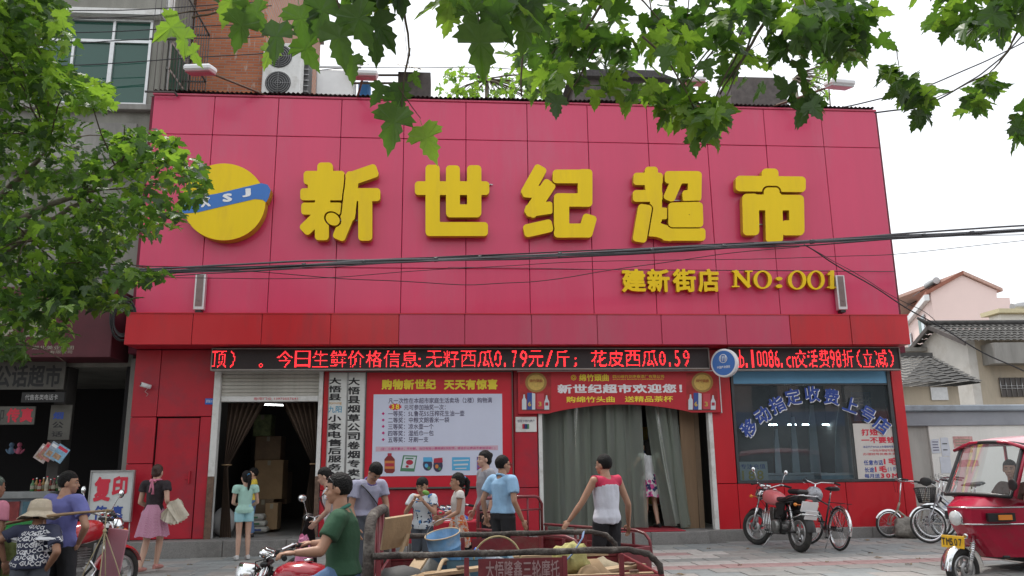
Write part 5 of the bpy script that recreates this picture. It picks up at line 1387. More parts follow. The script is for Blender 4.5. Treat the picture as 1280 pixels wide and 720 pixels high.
g = MB(); e0 = Vector((pl.x-0.5,35.7,zE-0.25)); g.prism([ap + Vector((0,-0.2,0.05)),e0,e0 + dirb,ap + Vector((dirb.x,dirb.y,0.05))],(0,0,0.25)); g.build('roof',M_RT,pk,w=True)
rE = W3_[2]; g = MB(); g.prism([ap + Vector((0,-0.2,0.05)),rE + Vector((0.3,-0.2,-0.1)),rE + Vector((0.3,14,-0.1)),ap + Vector((0,14,0.05))],(0,0,0.22)); g.build('roof',mat('pale_tiles',(0.55,0.36,0.30),0.8,var=0.2),pk,w=True)
g = MB(); g.bar(e0 + Vector((0,0,-0.2)),e0 + dirb + Vector((0,0,-0.2)),0.3,0.4); g.build('gutter_beam',M_WHITE2,pk,w=True)
for s0,s1,z0,z1 in ((0.10,0.26,9.9,11.5),(0.50,0.62,9.6,11.2),(0.08,0.30,6.4,8.0),(0.5,0.66,6.2,7.8)):
    p = q0 + dirb*s0 + Vector((-0.06,0,0)); q = q0 + dirb*s1 + Vector((-0.06,0,0))
    g = MB(); g.prism([(p.x,p.y,z0),(q.x,q.y,z0),(q.x,q.y,z1),(p.x,p.y,z1)],(-0.05,0,0)); w_ = g.build('window',M_ALU,pk,w=True)
    for a,b_ in ((0.06,0.48),(0.52,0.94)):
        pa,pb = p.lerp(q,a),p.lerp(q,b_); g = MB(); g.prism([(pa.x-0.06,pa.y,z0+0.1),(pb.x-0.06,pb.y,z0+0.1),(pb.x-0.06,pb.y,z1-0.1),(pa.x-0.06,pa.y,z1-0.1)],(-0.03,0,0)); gg = g.build('pane',M_GREENGLASS if a > .3 else mat('pale_pane',(0.45,0.55,0.60),0.2),w_); gg.location = (-41,-40,0)
for k,s_ in enumerate((0.22,0.5,0.75)):
    p = ap.lerp(e0,0.55) + dirb*s_; t = thing('solar_water_heater','solar water heater on the red brown roof, %s one from the gable' % ('nearest','middle','farthest')[k],'solar heater',(p.x,p.y,p.z),group='solar heaters on the pink house')
    g = MB(); g.tube([(-0.2,-0.9,1.0),(0.2,0.9,1.0)],0.25,10); g.build('tank',M_STEEL,t)
    g = MB(); g.prism([(-0.2,-0.8,0.8),(0.1,0.8,0.8),(-1.1,0.8,0.15),(-1.5,-0.8,0.15)],(0,0,0.06)); g.build('collector',M_BLACK,t)
    g = MB(); g.tube([(0.1,0.6,0.9),(0.2,0.6,0)],0.03,5); g.tube([(0,-0.6,0.9),(0.1,-0.6,0)],0.03,5); g.build('stand',M_STEEL,t)
lo,hi = boxp(1138,397,1145,403,41,0.5); t = solid('air_conditioner','small air conditioner box on the pink house side wall','air conditioner',M_WHITE2,(lo[0]-1.0,lo[1],lo[2]),(hi[0]-0.6,hi[1],hi[2]),0.03,'casing')
# far white building at the right edge
lo,hi = boxp(1268,392,1330,520,30,1.0); t = solid('white_house','white far house at the picture edge with flat roof','house',mat('far_white',(0.78,0.76,0.70),0.8,var=0.05),(lo[0],lo[1],-0.3),hi,0.05,'wall')
g = MB(); g.box((lo[0]-0.3,29.6,hi[2]),(hi[0],31.3,hi[2]+0.25)); g.build('roof_slab',mat('ochre_slab',(0.62,0.55,0.35),0.8,var=0.1),t,w=True)
p = at(1275,384,Y=31); g = MB(); g.tube([(p.x-0.5,31,p.z),(p.x+0.5,31,p.z+0.1)],0.25,8); g.build('tank',M_STEEL,t,w=True)
# buildings across the street (behind the camera) seen only in reflections
for k,(x0,x1,h,c,lab) in enumerate(((-22,-7,10,(0.45,0.42,0.38),'beige'),(-6.8,3.5,8.5,(0.50,0.50,0.50),'grey'),(3.7,13,11.5,(0.55,0.50,0.42),'cream'),(13.2,27,9,(0.42,0.33,0.30),'brownish'),(27.2,42,10.5,(0.5,0.48,0.46),'pale grey'))):
    t = thing('street_building','%s building facing the supermarket across the street' % lab,'building',((x0+x1)/2,-28,0),group='buildings across the street')
    b = MB(); b.box((x0,-40,-0.1),(x1,-27,h)); b.build('wall',mat('street_wall_%d' % k,c,0.85,var=0.15,scale=1),t,w=True)
    m_w = mat('street_window',(0.05,0.07,0.08),0.2)
    z = 4.2
    while z < h-1.5:
        x = x0+1
        while x < x1-1.5: g = MB(); g.box((x,-27.0+0.002,z),(x+1.4,-26.93,z+1.5)); g.build('window',m_w,t,w=True); x += 2.6
        z += 3.1
    b = MB(); b.box((x0+0.4,-26.998,0),(x1-0.4,-26.9,3.2)); b.build('shop_front',mat('street_shop',(0.10,0.10,0.11),0.5,var=0.4,scale=2),t,w=True)
    b = MB(); b.box((x0+0.2,-27,3.25),(x1-0.2,-26.5,4.0)); b.build('shop_fascia',mat('street_fascia_%d' % (k % 2),((0.35,0.05,0.05),(0.08,0.15,0.35))[k % 2],0.5),t,w=True)
g = MB(); g.box((-60,-26.9,-0.2),(70,-13.5,0.0)); o = g.build('far_pavement',M_CONC); o['kind'] = 'structure'
# ------------------------------------------------------------------ vehicles (local axes : +x forward, +y left, z up)
ROAD = -0.125
M_TYRE = mat('tyre',(0.028,0.027,0.026),0.85,var=0.35,scale=20,bump=0.3,bscale=90,dirt=(0.10,0.09,0.075),dscale=6)
M_SEAT = mat('vinyl_seat',(0.02,0.019,0.02),0.42,var=0.3,scale=10,bump=0.2,bscale=60)
M_ENG = mat('engine_alloy',(0.30,0.30,0.29),0.45,metal=0.85,var=0.4,scale=14,dirt=(0.06,0.05,0.04),dscale=8)
M_MAROON = mat('maroon_paint',(0.19,0.018,0.028),0.45,var=0.25,scale=5,coat=0.25,dirt=(0.16,0.10,0.08),dscale=5)
M_AMBER = mat('amber_lens',(0.75,0.24,0.02),0.2,coat=0.5)
M_TAIL = mat('tail_lens',(0.45,0.01,0.01),0.2,coat=0.5)
M_LENS = mat('headlamp_lens',(0.70,0.72,0.72),0.08,coat=0.8,var=0.1,scale=30)
M_MIRROR = mat('mirror_glass',(0.85,0.87,0.88),0.03,metal=1.0)
M_YPLATE = mat('yellow_plate',(0.72,0.42,0.02),0.4,var=0.1)
M_GRAB = mat('worn_rubber_sleeve',(0.06,0.048,0.042),0.85,var=0.5,scale=14,bump=0.6,bscale=50,dirt=(0.26,0.24,0.21),dscale=7)
def sub(o,pos): o.location = pos; return o
def wheel(t,x,z,R,r,y=0.0,wide=1.0,style='alloy',steer=0.0,disc=True):
    g = MB(); g.torus((0,0,0),(0,1,0),R-r,r,40,10,sq=wide)
    w_ = sub(g.build('wheel',M_TYRE,t),(x,y,z)); w_.rotation_euler = (0,0,steer)
    g = MB(); ri = R-2*r
    g.lathe([(ri-0.022,-r*0.7*wide),(ri+0.004,-r*0.75*wide),(ri+0.010,0),(ri+0.004,r*0.75*wide),(ri-0.022,r*0.7*wide),(ri-0.022,-r*0.7*wide)],(0,0,0),(0,1,0),40,cap=False)
    g.build('rim',M_CHROME if style == 'wire' else M_STEEL,w_)
    g = MB(); hw = 0.05 if style == 'alloy' else 0.035
    g.lathe([(0.014,-hw-0.02),(0.045 if style == 'alloy' else 0.020,-hw),(0.045 if style == 'alloy' else 0.014,hw),(0.014,hw+0.02)],(0,0,0),(0,1,0),16); g.build('hub',M_ENG,w_)
    g = MB()
    if style == 'alloy':
        for k in range(5):
            a = 2*PI*k/5 + 0.3; d = Vector((math.cos(a),0,math.sin(a))); g.bar(d*0.035,d*(ri-0.012),0.03,0.035,up=(0,1,0))
        g.build('rim_spokes',M_STEEL,w_,kind='stuff')
    else:
        n = 32
        for k in range(n):
            a = 2*PI*k/n; s = 1 if k % 2 else -1; d = Vector((math.cos(a),0,math.sin(a))); e = Vector((math.cos(a+s*0.5*(1 if k % 4 < 2 else -1)),0,math.sin(a+s*0.5*(1 if k % 4 < 2 else -1))))
            g.tube([e*0.018 + Vector((0,s*hw,0)),d*(ri-0.01)],0.0016,4,cap=False)
        g.build('rim_spokes',M_CHROME,w_,kind='stuff')
    if style == 'alloy' and disc:
        g = MB(); g.lathe([(0.05,0.058),(0.10,0.058),(0.10,0.062),(0.05,0.062)],(0,0,0),(0,1,0),24,cap=False); g.build('brake_disc',M_STEEL,w_)
    return w_
def mudguard(t,x,z,R,w_,a0,a1,m,name='mudguard',n=16):
    """curved strip round a wheel : a0..a1 measured from +x upward"""
    g = MB()
    def f(u,v):
        a = a0 + (a1-a0)*u; q = (v-0.5)*2
        rr = R - 0.02*q*q*q*q - 0.012*q*q
        return Vector((x + rr*math.cos(a),q*w_/2,z + rr*math.sin(a)))
    g.grid(f,n,8); return g.build(name,m,t,fix=False)
def mirror(t,base,tip,rx=0.05,rz=0.04,n=(-1,0,0)):
    g = MB(); g.tube([base,(Vector(base)*0.4 + Vector(tip)*0.6) + Vector((0,0,0.02)),tip],0.005,6); st = g.build('mirror_stem',M_CHROME,t)
    x,y,d = frame(n); R = Matrix((x,y,d)).transposed();
    g = MB(); g.ell(tip,(rz,rx,0.014),R=R,n=18,m=8); mm = g.build('mirror',M_BLACK,t)
    g = MB(); g.ell(Vector(tip) + Vector(n).normalized()*0.006,(rz*0.88,rx*0.88,0.011),R=R,n=18,m=6); g.build('mirror_face',M_MIRROR,mm)
def ring(x,w_,z0,z1,n=16,p=0.75,y0=0):
    """superelliptic ring in the plane x = const"""
    out = []
    for k in range(n):
        a = 2*PI*k/n; c,s = math.cos(a),math.sin(a)
        out.append(Vector((x,y0 + w_*math.copysign(abs(c)**p,c),(z0+z1)/2 + (z1-z0)/2*math.copysign(abs(s)**p,s))))
    return out
def bike_top(t,tankm,x0=0.0,z0=0.0,seat=True,seat_len=0.55,hb=0.36):
    """tank, engine, frame, fork, bars, lamp shared by motorcycles and cargo tricycles"""
    def V3(x,y,z): return Vector((x+x0,y,z+z0))
    g = MB(); g.loft([ring(V3(a,0,0).x,w_,z_+z0,zz+z0) for a,w_,z_,zz in ((-0.16,0.06,0.74,0.80),(-0.12,0.10,0.70,0.84),(0.0,0.135,0.67,0.90),(0.14,0.15,0.68,0.935),(0.26,0.14,0.70,0.93),(0.33,0.10,0.73,0.90),(0.36,0.05,0.76,0.86))]); tk = g.build('fuel_tank',tankm,t)
    g = MB(); g.lathe([(0.035,0.0),(0.035,0.018),(0.02,0.024)],V3(0.12,0,0.928),n=14); g.build('filler_cap',M_CHROME,tk)
    if seat:
        g = MB(); g.loft([ring(V3(a,0,0).x,w_,z_+z0,zz+z0) for a,w_,z_,zz in ((-0.06,0.07,0.76,0.80),(-0.12,0.11,0.74,0.83),(-0.3,0.135,0.73,0.82),(-0.45,0.13,0.75,0.87),(-0.12-seat_len,0.11,0.77,0.88),(-0.15-seat_len,0.08,0.80,0.86))]); g.build('seat',M_SEAT,t)
    g = MB(); tubes = [[V3(0.38,0,0.90),V3(0.42,0,0.74)],[V3(0.40,0,0.82),V3(0.30,0,0.40),V3(0.12,0,0.24),V3(-0.2,0,0.25)],[V3(0.38,0,0.86),V3(0.0,0,0.70),V3(-0.5,0,0.74)]]
    for s in (-1,1): tubes += [[V3(-0.1,s*0.09,0.72),V3(-0.22,s*0.09,0.45),V3(-0.2,s*0.08,0.25)],[V3(-0.12,s*0.1,0.72),V3(-0.6,s*0.1,0.76)],[V3(-0.22,s*0.09,0.48),V3(-0.55,s*0.1,0.74)]]
    for q in tubes: g.tube(q,0.017,7)
    g.build('frame',M_BLACK,t)
    g = MB(); g.box(V3(-0.20,-0.13,0.26),V3(0.14,0.13,0.44),bev=0.04); g.lathe([(0.09,-0.16),(0.11,-0.13),(0.11,0.13),(0.09,0.16)],V3(-0.10,0,0.35),(0,1,0),20); en = g.build('engine',M_ENG,t)
    g = MB()
    for k in range(7): g.box(V3(0.02,-0.085,0.45+k*0.028),V3(0.20,0.085,0.457+k*0.028),bev=0.003)
    g.box(V3(0.05,-0.06,0.43),V3(0.17,0.06,0.65),bev=0.01); g.build('cylinder_fins',M_ENG,en)
    g = MB(); g.box(V3(-0.16,-0.07,0.46),V3(0.0,0.07,0.62),bev=0.02); g.build('air_box',M_BLACK,t)
    # fork and bars
    fz = 0.30 if z0 == 0 else 0.30 - z0
    for s in (-1,1):
        g = MB(); g.tube([V3(0.655,s*0.085,fz),V3(0.52,s*0.085,0.62)],0.024,10); g.tube([V3(0.52,s*0.085,0.62),V3(0.40,s*0.085,0.93)],0.016,10); g.build('fork_leg',M_CHROME,t)
    g = MB(); g.box(V3(0.43,-0.11,0.80),V3(0.49,0.11,0.83),bev=0.01); g.box(V3(0.38,-0.11,0.91),V3(0.44,0.11,0.94),bev=0.01); g.build('fork_yoke',M_BLACK,t)
    g = MB(); g.tube([V3(0.22,-hb,1.00),V3(0.27,-hb*0.6,1.03),V3(0.38,-0.12,0.98),V3(0.40,-0.05,0.95),V3(0.40,0.05,0.95),V3(0.38,0.12,0.98),V3(0.27,hb*0.6,1.03),V3(0.22,hb,1.00)],0.012,8); hbar = g.build('handlebar',M_CHROME,t)
    for s in (-1,1):
        g = MB(); g.tube([V3(0.255,s*hb*0.72,1.02),V3(0.21,s*(hb+0.015),0.995)],0.018,9); g.build('grip',M_RUBBER,hbar)
        g = MB(); g.tube([V3(0.30,s*hb*0.62,1.02),V3(0.30,s*(hb-0.02),1.005)],0.006,5); g.build('brake_lever',M_CHROME,hbar)
        g = MB(); g.box(V3(0.26,s*hb*0.62-0.02,1.0),V3(0.30,s*hb*0.62+0.02,1.045),bev=0.008); g.build('switch_box',M_BLACK,hbar)
        g = MB(); g.tube([V3(0.27,s*0.2,1.0),V3(0.46,s*0.14,0.95),V3(0.48,s*0.05,0.75),V3(0.35,s*0.03,0.65)],0.005,5); g.build('control_cable',M_BLACK,hbar)
    g = MB(); g.lathe([(0.03,-0.12),(0.075,-0.08),(0.092,-0.01),(0.095,0.03)],V3(0.56,0,0.84),(1,0,-0.08),20); hl = g.build('headlight',M_CHROME,t)
    g = MB(); g.lathe([(0.09,0.03),(0.07,0.05),(0.0,0.06)],V3(0.56,0,0.84),(1,0,-0.08),20,cap=False); g.build('lens',M_LENS,hl)
    for s in (-1,1):
        g = MB(); g.lathe([(0.045,0.0),(0.048,0.03),(0.04,0.05)],V3(0.42,s*0.055,0.97),(-0.35,0,1),16); dl = g.build('dial',M_CHROME,t)
        g = MB(); g.lathe([(0.0,0.052),(0.036,0.052)],V3(0.42,s*0.055,0.97),(-0.35,0,1),14,cap=False); g.build('dial_face',M_BLACK,dl)
        g = MB(); g.tube([V3(0.50,s*0.09,0.80),V3(0.52,s*0.18,0.80)],0.008,6); g.ell(V3(0.52,s*0.20,0.80),(0.035,0.03,0.03),n=12,m=8); g.build('front_indicator',M_AMBER,t)
def motorcycle(label,tankm,loc,rz,plate=False,lean=0.0,mir=True,extra=None,group=None):
    t = thing('motorcycle',label,'motorcycle',loc,rz,group)
    t.rotation_euler = (lean,0,rz)
    wheel(t,0.66,0.295,0.295,0.045,wide=0.9,style='alloy',steer=0.40 if plate else 0.0); wheel(t,-0.62,0.295,0.295,0.052,wide=1.0,style='alloy')
    bike_top(t,tankm)
    mudguard(t,0.66,0.295,0.33,0.13,math.radians(20),math.radians(165),tankm if not plate else M_BLACK,'front_mudguard')
    mudguard(t,-0.62,0.295,0.345,0.16,math.radians(30),math.radians(175),M_BLACK,'rear_mudguard')
    for s in (-1,1):
        g = MB(); g.tube([(-0.62,s*0.10,0.32),(-0.52,s*0.12,0.70)],0.02,8); g.build('shock_absorber',M_CHROME,t)
        g = MB()
        for k in range(8): u = 0.25+k*0.08; g.torus((-0.62+0.10*u,s*(0.10+0.02*u),0.32+0.38*u),(0.25,0,1),0.027,0.005,10,4)
        g.build('spring',M_CHROME,t,kind='stuff')
        g = MB(); g.tube([(-0.18,s*0.08,0.30),(-0.62,s*0.085,0.295)],0.018,7); g.build('swing_arm',M_BLACK,t)
        g = MB(); g.prism([(-0.12,s*0.11,0.70),(-0.40,s*0.115,0.74),(-0.36,s*0.115,0.56),(-0.22,s*0.11,0.52)],(0,s*0.02,0)); g.build('side_cover',M_BLACK if plate else tankm,t)
        g = MB(); g.tube([(-0.03,s*0.1,0.27),(-0.03,s*0.26,0.28)],0.013,7); g.build('footpeg',M_RUBBER,t)
        g = MB(); g.tube([(-0.78,s*0.09,0.72),(-0.78,s*0.17,0.72)],0.008,6); g.ell((-0.79,s*0.19,0.72),(0.035,0.03,0.028),n=12,m=8); g.build('rear_indicator',M_AMBER,t)
    g = MB(); g.tube([(0.18,-0.10,0.50),(0.26,-0.12,0.40),(0.16,-0.14,0.26),(-0.15,-0.15,0.24),(-0.35,-0.15,0.27)],0.018,8); g.tube([(-0.30,-0.16,0.27),(-0.85,-0.17,0.36)],[0.03,0.042],12); g.build('exhaust',M_CHROME,t)
    g = MB()
    for s in (-1,1): g.tube([(-0.45,s*0.13,0.80),(-0.70,s*0.14,0.86),(-0.92,s*0.11,0.87)],0.011,7)
    for x in (-0.72,-0.82,-0.92): g.tube([(x,-0.13,0.865),(x,0.13,0.865)],0.008,6)
    g.build('luggage_rack',M_CHROME,t)
    g = MB(); g.box((-0.90,-0.06,0.74),(-0.83,0.06,0.81),bev=0.02); g.build('tail_light',M_TAIL,t)
    g = MB(); R = Euler((0,math.radians(-25),0)).to_matrix(); g.box((-0.93,-0.11,0.50),(-0.92,0.11,0.65),R=R,bev=0.004); pl_ = g.build('number_plate',M_WHITE2 if plate else M_STEEL,t)
    g = MB(); g.tube([(-0.05,0.12,0.25),(-0.12,0.34,0.02)],0.011,7); g.build('side_stand',M_STEEL,t)
    if mir:
        mirror(t,(0.27,0.22,1.03),(0.30,0.30,1.24)); mirror(t,(0.27,-0.22,1.03),(0.30,-0.32,1.24))
    if extra: extra(t)
    return t
def place2(pa,pb,Z=0.05):
    """rear and front ground contact in the photograph -> middle, heading"""
    a = at(*pa,Z=Z); b = at(*pb,Z=Z); return (a+b)/2,math.atan2(b.y-a.y,b.x-a.x),(b-a).length
# pink-tank motorcycle in front of the phone shop
M_PINKTANK = mat('coral_tank',(0.66,0.17,0.18),0.4,var=0.08,coat=0.6)
a = at(1000,691,Z=0.06); b = at(950,677.5,Z=0.06); ang = math.atan2(b.y-a.y,b.x-a.x)
def x_moto(t):
    g = MB(); g.box((-0.74,-0.10,0.88),(-0.40,0.10,0.96),bev=0.03); g.build('seat_pad',M_SEAT,t)
    g = MB(); g.bar((-0.86,-0.15,0.70),(-0.90,0.15,0.70),0.02,0.16,up=(-0.3,0,1)); g.build('rear_board',M_WHITE2,t)
    g = MB()
    for k in range(5): g.tube([(0.22-0.05*k,-0.16,0.60),(0.10-0.05*k,-0.19,0.24)],0.009,6)
    g.tube([(0.24,-0.16,0.60),(-0.02,-0.17,0.60)],0.012,6); g.tube([(0.10,-0.19,0.24),(-0.12,-0.20,0.24)],0.012,6); g.build('leg_guard',M_CHROME,t,kind='stuff')
    g = MB()
    for k in range(5): g.tube([(0.22-0.05*k,0.16,0.60),(0.10-0.05*k,0.19,0.24)],0.009,6)
    g.build('leg_guard',M_CHROME,t,kind='stuff')
    g = MB(); g.tube([(-0.92,-0.17,0.58),(-0.93,0.17,0.58)],0.014,8); g.tube([(-0.92,-0.17,0.58),(-0.6,-0.15,0.5)],0.01,6); g.tube([(-0.92,0.17,0.58),(-0.6,0.15,0.5)],0.01,6); g.build('rear_bumper',M_CHROME,t)
ang = math.radians(99); mid = a + Vector((math.cos(ang),math.sin(ang),0))*0.62
motorcycle('motorcycle with coral pink tank and white rear board, leaning before the window',M_PINKTANK,(mid.x,mid.y,gz(mid.x)),ang,plate=True,lean=0.10,extra=x_moto)

def bicycle(label,loc,rz,fm,R=0.335,wb=1.06,step=False,basket=False,fold=False,rack=True,lean=0.05,hb=0.29,hh=None,steer=0.0,bag=False):
    t = thing('bicycle',label,'bicycle',loc,rz); t.rotation_euler = (lean,0,rz)
    xf,xr = wb/2,-wb/2; k = R/0.335
    wheel(t,xf,R,R,0.019,style='wire',steer=steer); wheel(t,xr,R,R,0.019,style='wire')
    sh_ = 0.78 if not fold else 0.80; hd = 0.80 if not fold else 0.62; hz = hh or (1.02 if not fold else 1.05)
    bb = Vector((-0.08,0,0.29*max(k,0.85))); st = Vector((-0.22,0,sh_)); hb0 = Vector((xf-0.22,0,hd)); hb1 = Vector((xf-0.17,0,hd-0.14))
    g = MB()
    if fold or step: g.tube([hb1,(bb+hb1)/2 + Vector((0,0,-0.05)),bb + Vector((0.02,0,0.03)),(xr+0.3,0,0.34*k)],0.021,8)
    else: g.tube([hb0,st + Vector((0.02,0,-0.10))],0.014,8); g.tube([hb1,bb],0.016,8)
    if step: g.tube([hb0,bb + Vector((-0.03,0,0.15))],0.014,8)
    g.tube([bb,st],0.015,8)
    for s in (-1,1):
        g.tube([bb + Vector((0,s*0.03,0)),(xr,s*0.055,R)],0.010,6); g.tube([st + Vector((0,s*0.015,-0.10)),(xr,s*0.055,R)],0.008,6)
    g.tube([hb0,hb1],0.020,8); g.build('frame',fm,t)
    g = MB(); ca = Matrix.Rotation(steer,3,'Z'); o_ = Vector((xf-0.05,0,0))
    for s in (-1,1): g.tube([hb1 + Vector((0.01,s*0.03,0)),(xf-0.03,s*0.045,R+0.12),(xf,s*0.05,R)],0.010,6)
    g.tube([hb1 + Vector((0,-0.04,0)),hb1 + Vector((0,0.04,0))],0.016,6); g.build('fork',fm,t)
    g = MB(); g.tube([hb0,(hb0.x-0.05,0,hz-0.03)],0.012,8); g.tube([(hb0.x-0.28,-hb,hz),(hb0.x-0.15,-hb*0.95,hz+0.02),(hb0.x-0.02,-0.12,hz+0.01),(hb0.x-0.05,0,hz-0.03),(hb0.x-0.02,0.12,hz+0.01),(hb0.x-0.15,hb*0.95,hz+0.02),(hb0.x-0.28,hb,hz)],0.011,8); h_ = g.build('handlebar',M_CHROME,t)
    for s in (-1,1):
        g = MB(); g.tube([(hb0.x-0.18,s*hb*0.96,hz+0.015),(hb0.x-0.31,s*(hb+0.005),hz-0.005)],0.016,8); g.build('grip',M_RUBBER,h_)
        g = MB(); g.tube([(hb0.x-0.13,s*hb*0.9,hz-0.01),(hb0.x-0.25,s*hb,hz-0.04)],0.005,5); g.build('brake_lever',M_CHROME,h_)
        g = MB(); g.tube([(hb0.x-0.14,s*hb*0.9,hz),(hb0.x+0.05,s*0.12,hz+0.08),(hb0.x+0.04,s*0.03,hz-0.2)],0.003,4); g.build('brake_cable',M_BLACK,h_)
    g = MB(); g.tube([st,st + Vector((-0.03,0,0.13))],0.011,8); g.build('seat_post',M_CHROME,t)
    g = MB(); z = st.z+0.13; g.loft([ring(x,w_,z+a_,z+b_) for x,w_,a_,b_ in ((-0.40,0.06,0.03,0.06),(-0.36,0.10,0.01,0.075),(-0.28,0.10,0.0,0.07),(-0.20,0.05,0.01,0.055),(-0.12,0.03,0.015,0.05),(-0.09,0.018,0.02,0.04))]); g.build('saddle',M_SEAT,t)
    g = MB(); g.lathe([(0.0,0.03),(0.085,0.03),(0.085,0.036),(0.0,0.036)],bb,(0,-1,0),22); g.build('chainring',M_STEEL,t)
    g = MB(); g.box((xr-0.03,-0.05,R-0.05),(bb.x+0.08,-0.042,bb.z+0.07),bev=0.003); g.build('chain_guard',M_BLACK,t)
    for s,a_ in ((-1,-0.9),(1,PI-0.9)):
        e = bb + Vector((0.16*math.cos(a_),s*0.07,0.16*math.sin(a_))); g = MB(); g.tube([bb + Vector((0,s*0.05,0)),e],0.009,6); g.build('crank',M_STEEL,t)
        g = MB(); g.box((e.x-0.04,e.y + (0 if s > 0 else -0.09),e.z-0.012),(e.x+0.04,e.y + (0.09 if s > 0 else 0),e.z+0.012),bev=0.004); g.build('pedal',M_RUBBER,t)
    mudguard(t,xf,R,R+0.022,0.055,math.radians(25),math.radians(150),M_CHROME,'front_mudguard')
    mudguard(t,xr,R,R+0.022,0.055,math.radians(35),math.radians(195),M_CHROME,'rear_mudguard')
    if rack:
        g = MB()
        for s in (-1,1): g.tube([(-0.25,s*0.05,R*2+0.06),(xr-0.25,s*0.06,R*2+0.06)],0.006,6); g.tube([(xr-0.15,s*0.06,R*2+0.06),(xr,s*0.06,R)],0.005,5)
        for x in (-0.35,-0.5,-0.65): g.tube([(x,-0.06,R*2+0.06),(x,0.06,R*2+0.06)],0.005,5)
        g.build('rear_rack',M_BLACK,t)
    g = MB(); g.tube([(xr+0.12,0.06,R-0.03),(xr+0.06,0.20,0.01)],0.008,6); g.build('kickstand',M_STEEL,t)
    if basket:
        x0,z0 = xf-0.02,hz-0.36; g = MB()
        for j in range(8):
            v = j/7; w_ = 0.11+0.05*v; d_ = 0.09+0.045*v; z = z0+0.24*v
            g.tube([(x0-d_,-w_,z),(x0+d_,-w_,z),(x0+d_,w_,z),(x0-d_,w_,z),(x0-d_,-w_,z)],0.004 if j < 7 else 0.008,4)
        for k_ in range(10):
            u = -1 + 2*k_/9
            for s in (-1,1):
                g.tube([(x0+s*0.09,u*0.11,z0),(x0+s*0.135,u*0.16,z0+0.24)],0.0035,4); g.tube([(x0+u*0.09,s*0.11,z0),(x0+u*0.135,s*0.16,z0+0.24)],0.0035,4)
        g.build('basket_wires',M_BLACK,t,kind='stuff')
        g = MB(); g.box((x0-0.09,-0.11,z0-0.01),(x0+0.09,0.11,z0),bev=0.003); g.build('basket_floor',M_BLACK,t)
    if bag:
        g = MB(); g.ell((hb0.x-0.02,0,hz-0.20),(0.12,0.15,0.13)); g.v = [tuple(Vector(p)*(1) + Vector((1,1,1))*0.02*noise.noise(Vector(p)*14)) for p in g.v]
        g.build('handlebar_bag',mat('silver_bag',(0.40,0.41,0.44),0.3,metal=0.3,var=0.4,scale=16,bump=0.8,bscale=20),t)
    return t
M_BKF = mat('black_bike_paint',(0.03,0.03,0.035),0.35,var=0.3,coat=0.3)
M_OLDF = mat('worn_cream_paint',(0.38,0.33,0.26),0.5,var=0.3,scale=12,dirt=(0.16,0.11,0.08),dscale=14)
M_SILV = mat('silver_bike_paint',(0.45,0.46,0.48),0.35,metal=0.5,var=0.15)
a = at(1049,689.5,Z=0.06); b = at(1010,678,Z=0.06); ang = math.radians(93); m_ = a + Vector((math.cos(ang),math.sin(ang),0))*0.53
bicycle('black roadster bicycle with silver bag on the handlebar, beside the coral motorcycle',(m_.x,m_.y,gz(m_.x)),ang,M_BKF,bag=True,lean=0.12,hh=1.04,steer=0.45)
a = at(1101,671.5,Z=0.07); ang = PI*0.985;
bicycle('small wheeled worn cream folding bicycle against the red wall',(a.x+0.50,-0.30,gz(14)),ang,M_OLDF,R=0.245,wb=1.0,fold=True,rack=False,lean=-0.08,hh=1.0,hb=0.22)
a = at(1164,681,Z=0.07)
bicycle('silver bicycle with black wire basket beside the plaster wall',(a.x+0.49,a.y-0.13,gz(15)),math.radians(165),M_SILV,R=0.30,wb=1.02,step=True,basket=True,lean=0.05,hh=1.02,steer=0.15)
a = at(1180,678,Z=0.07)
bicycle('dark bicycle without basket parked behind the basket bicycle',(a.x+0.50,a.y+0.12,gz(15)),math.radians(160),M_BKF,R=0.30,wb=1.02,lean=0.04,hh=1.04)
c = at(1133,672,Z=0.08)
g = MB(); g.ell((0,0,0.15),(0.25,0.2,0.19),n=30,m=20)
g.v = [tuple((Vector(p)-Vector((0,0,0.13)))*(1 + 0.45*noise.noise(Vector(p)*6+Vector((3,1,2))) + 0.22*noise.noise(Vector(p)*15)) + Vector((0,0,0.15))) for p in g.v]; g.v = [(p[0],p[1],max(-0.01,p[2])) for p in g.v]
o = g.build('boulder',mat('rough_rock',(0.30,0.28,0.25),0.9,var=0.35,scale=10,bump=0.8,bscale=25,dirt=(0.16,0.14,0.12))); o.location = (c.x,-0.34,gz(c.x)); tag(o,'rough grey boulder at the foot of the wall between two bicycles','rock')
lo,hi = boxp(1178,633,1200,640,0.1,0.3)
t = lump('plastic_bag','small bluish white plastic bag hung behind the basket bicycle','bag',((lo[0]+hi[0])/2,0.1,lo[2]+0.05),(0.16,0.10,0.12),mat('bag_pale_blue',(0.50,0.56,0.68),0.3,var=0.2),5,0.25)
g = MB(); g.torus((0,0,0.24),(0,1,0),0.04,0.008,12,5); g.build('handle',MATS['bag_pale_blue'],t)

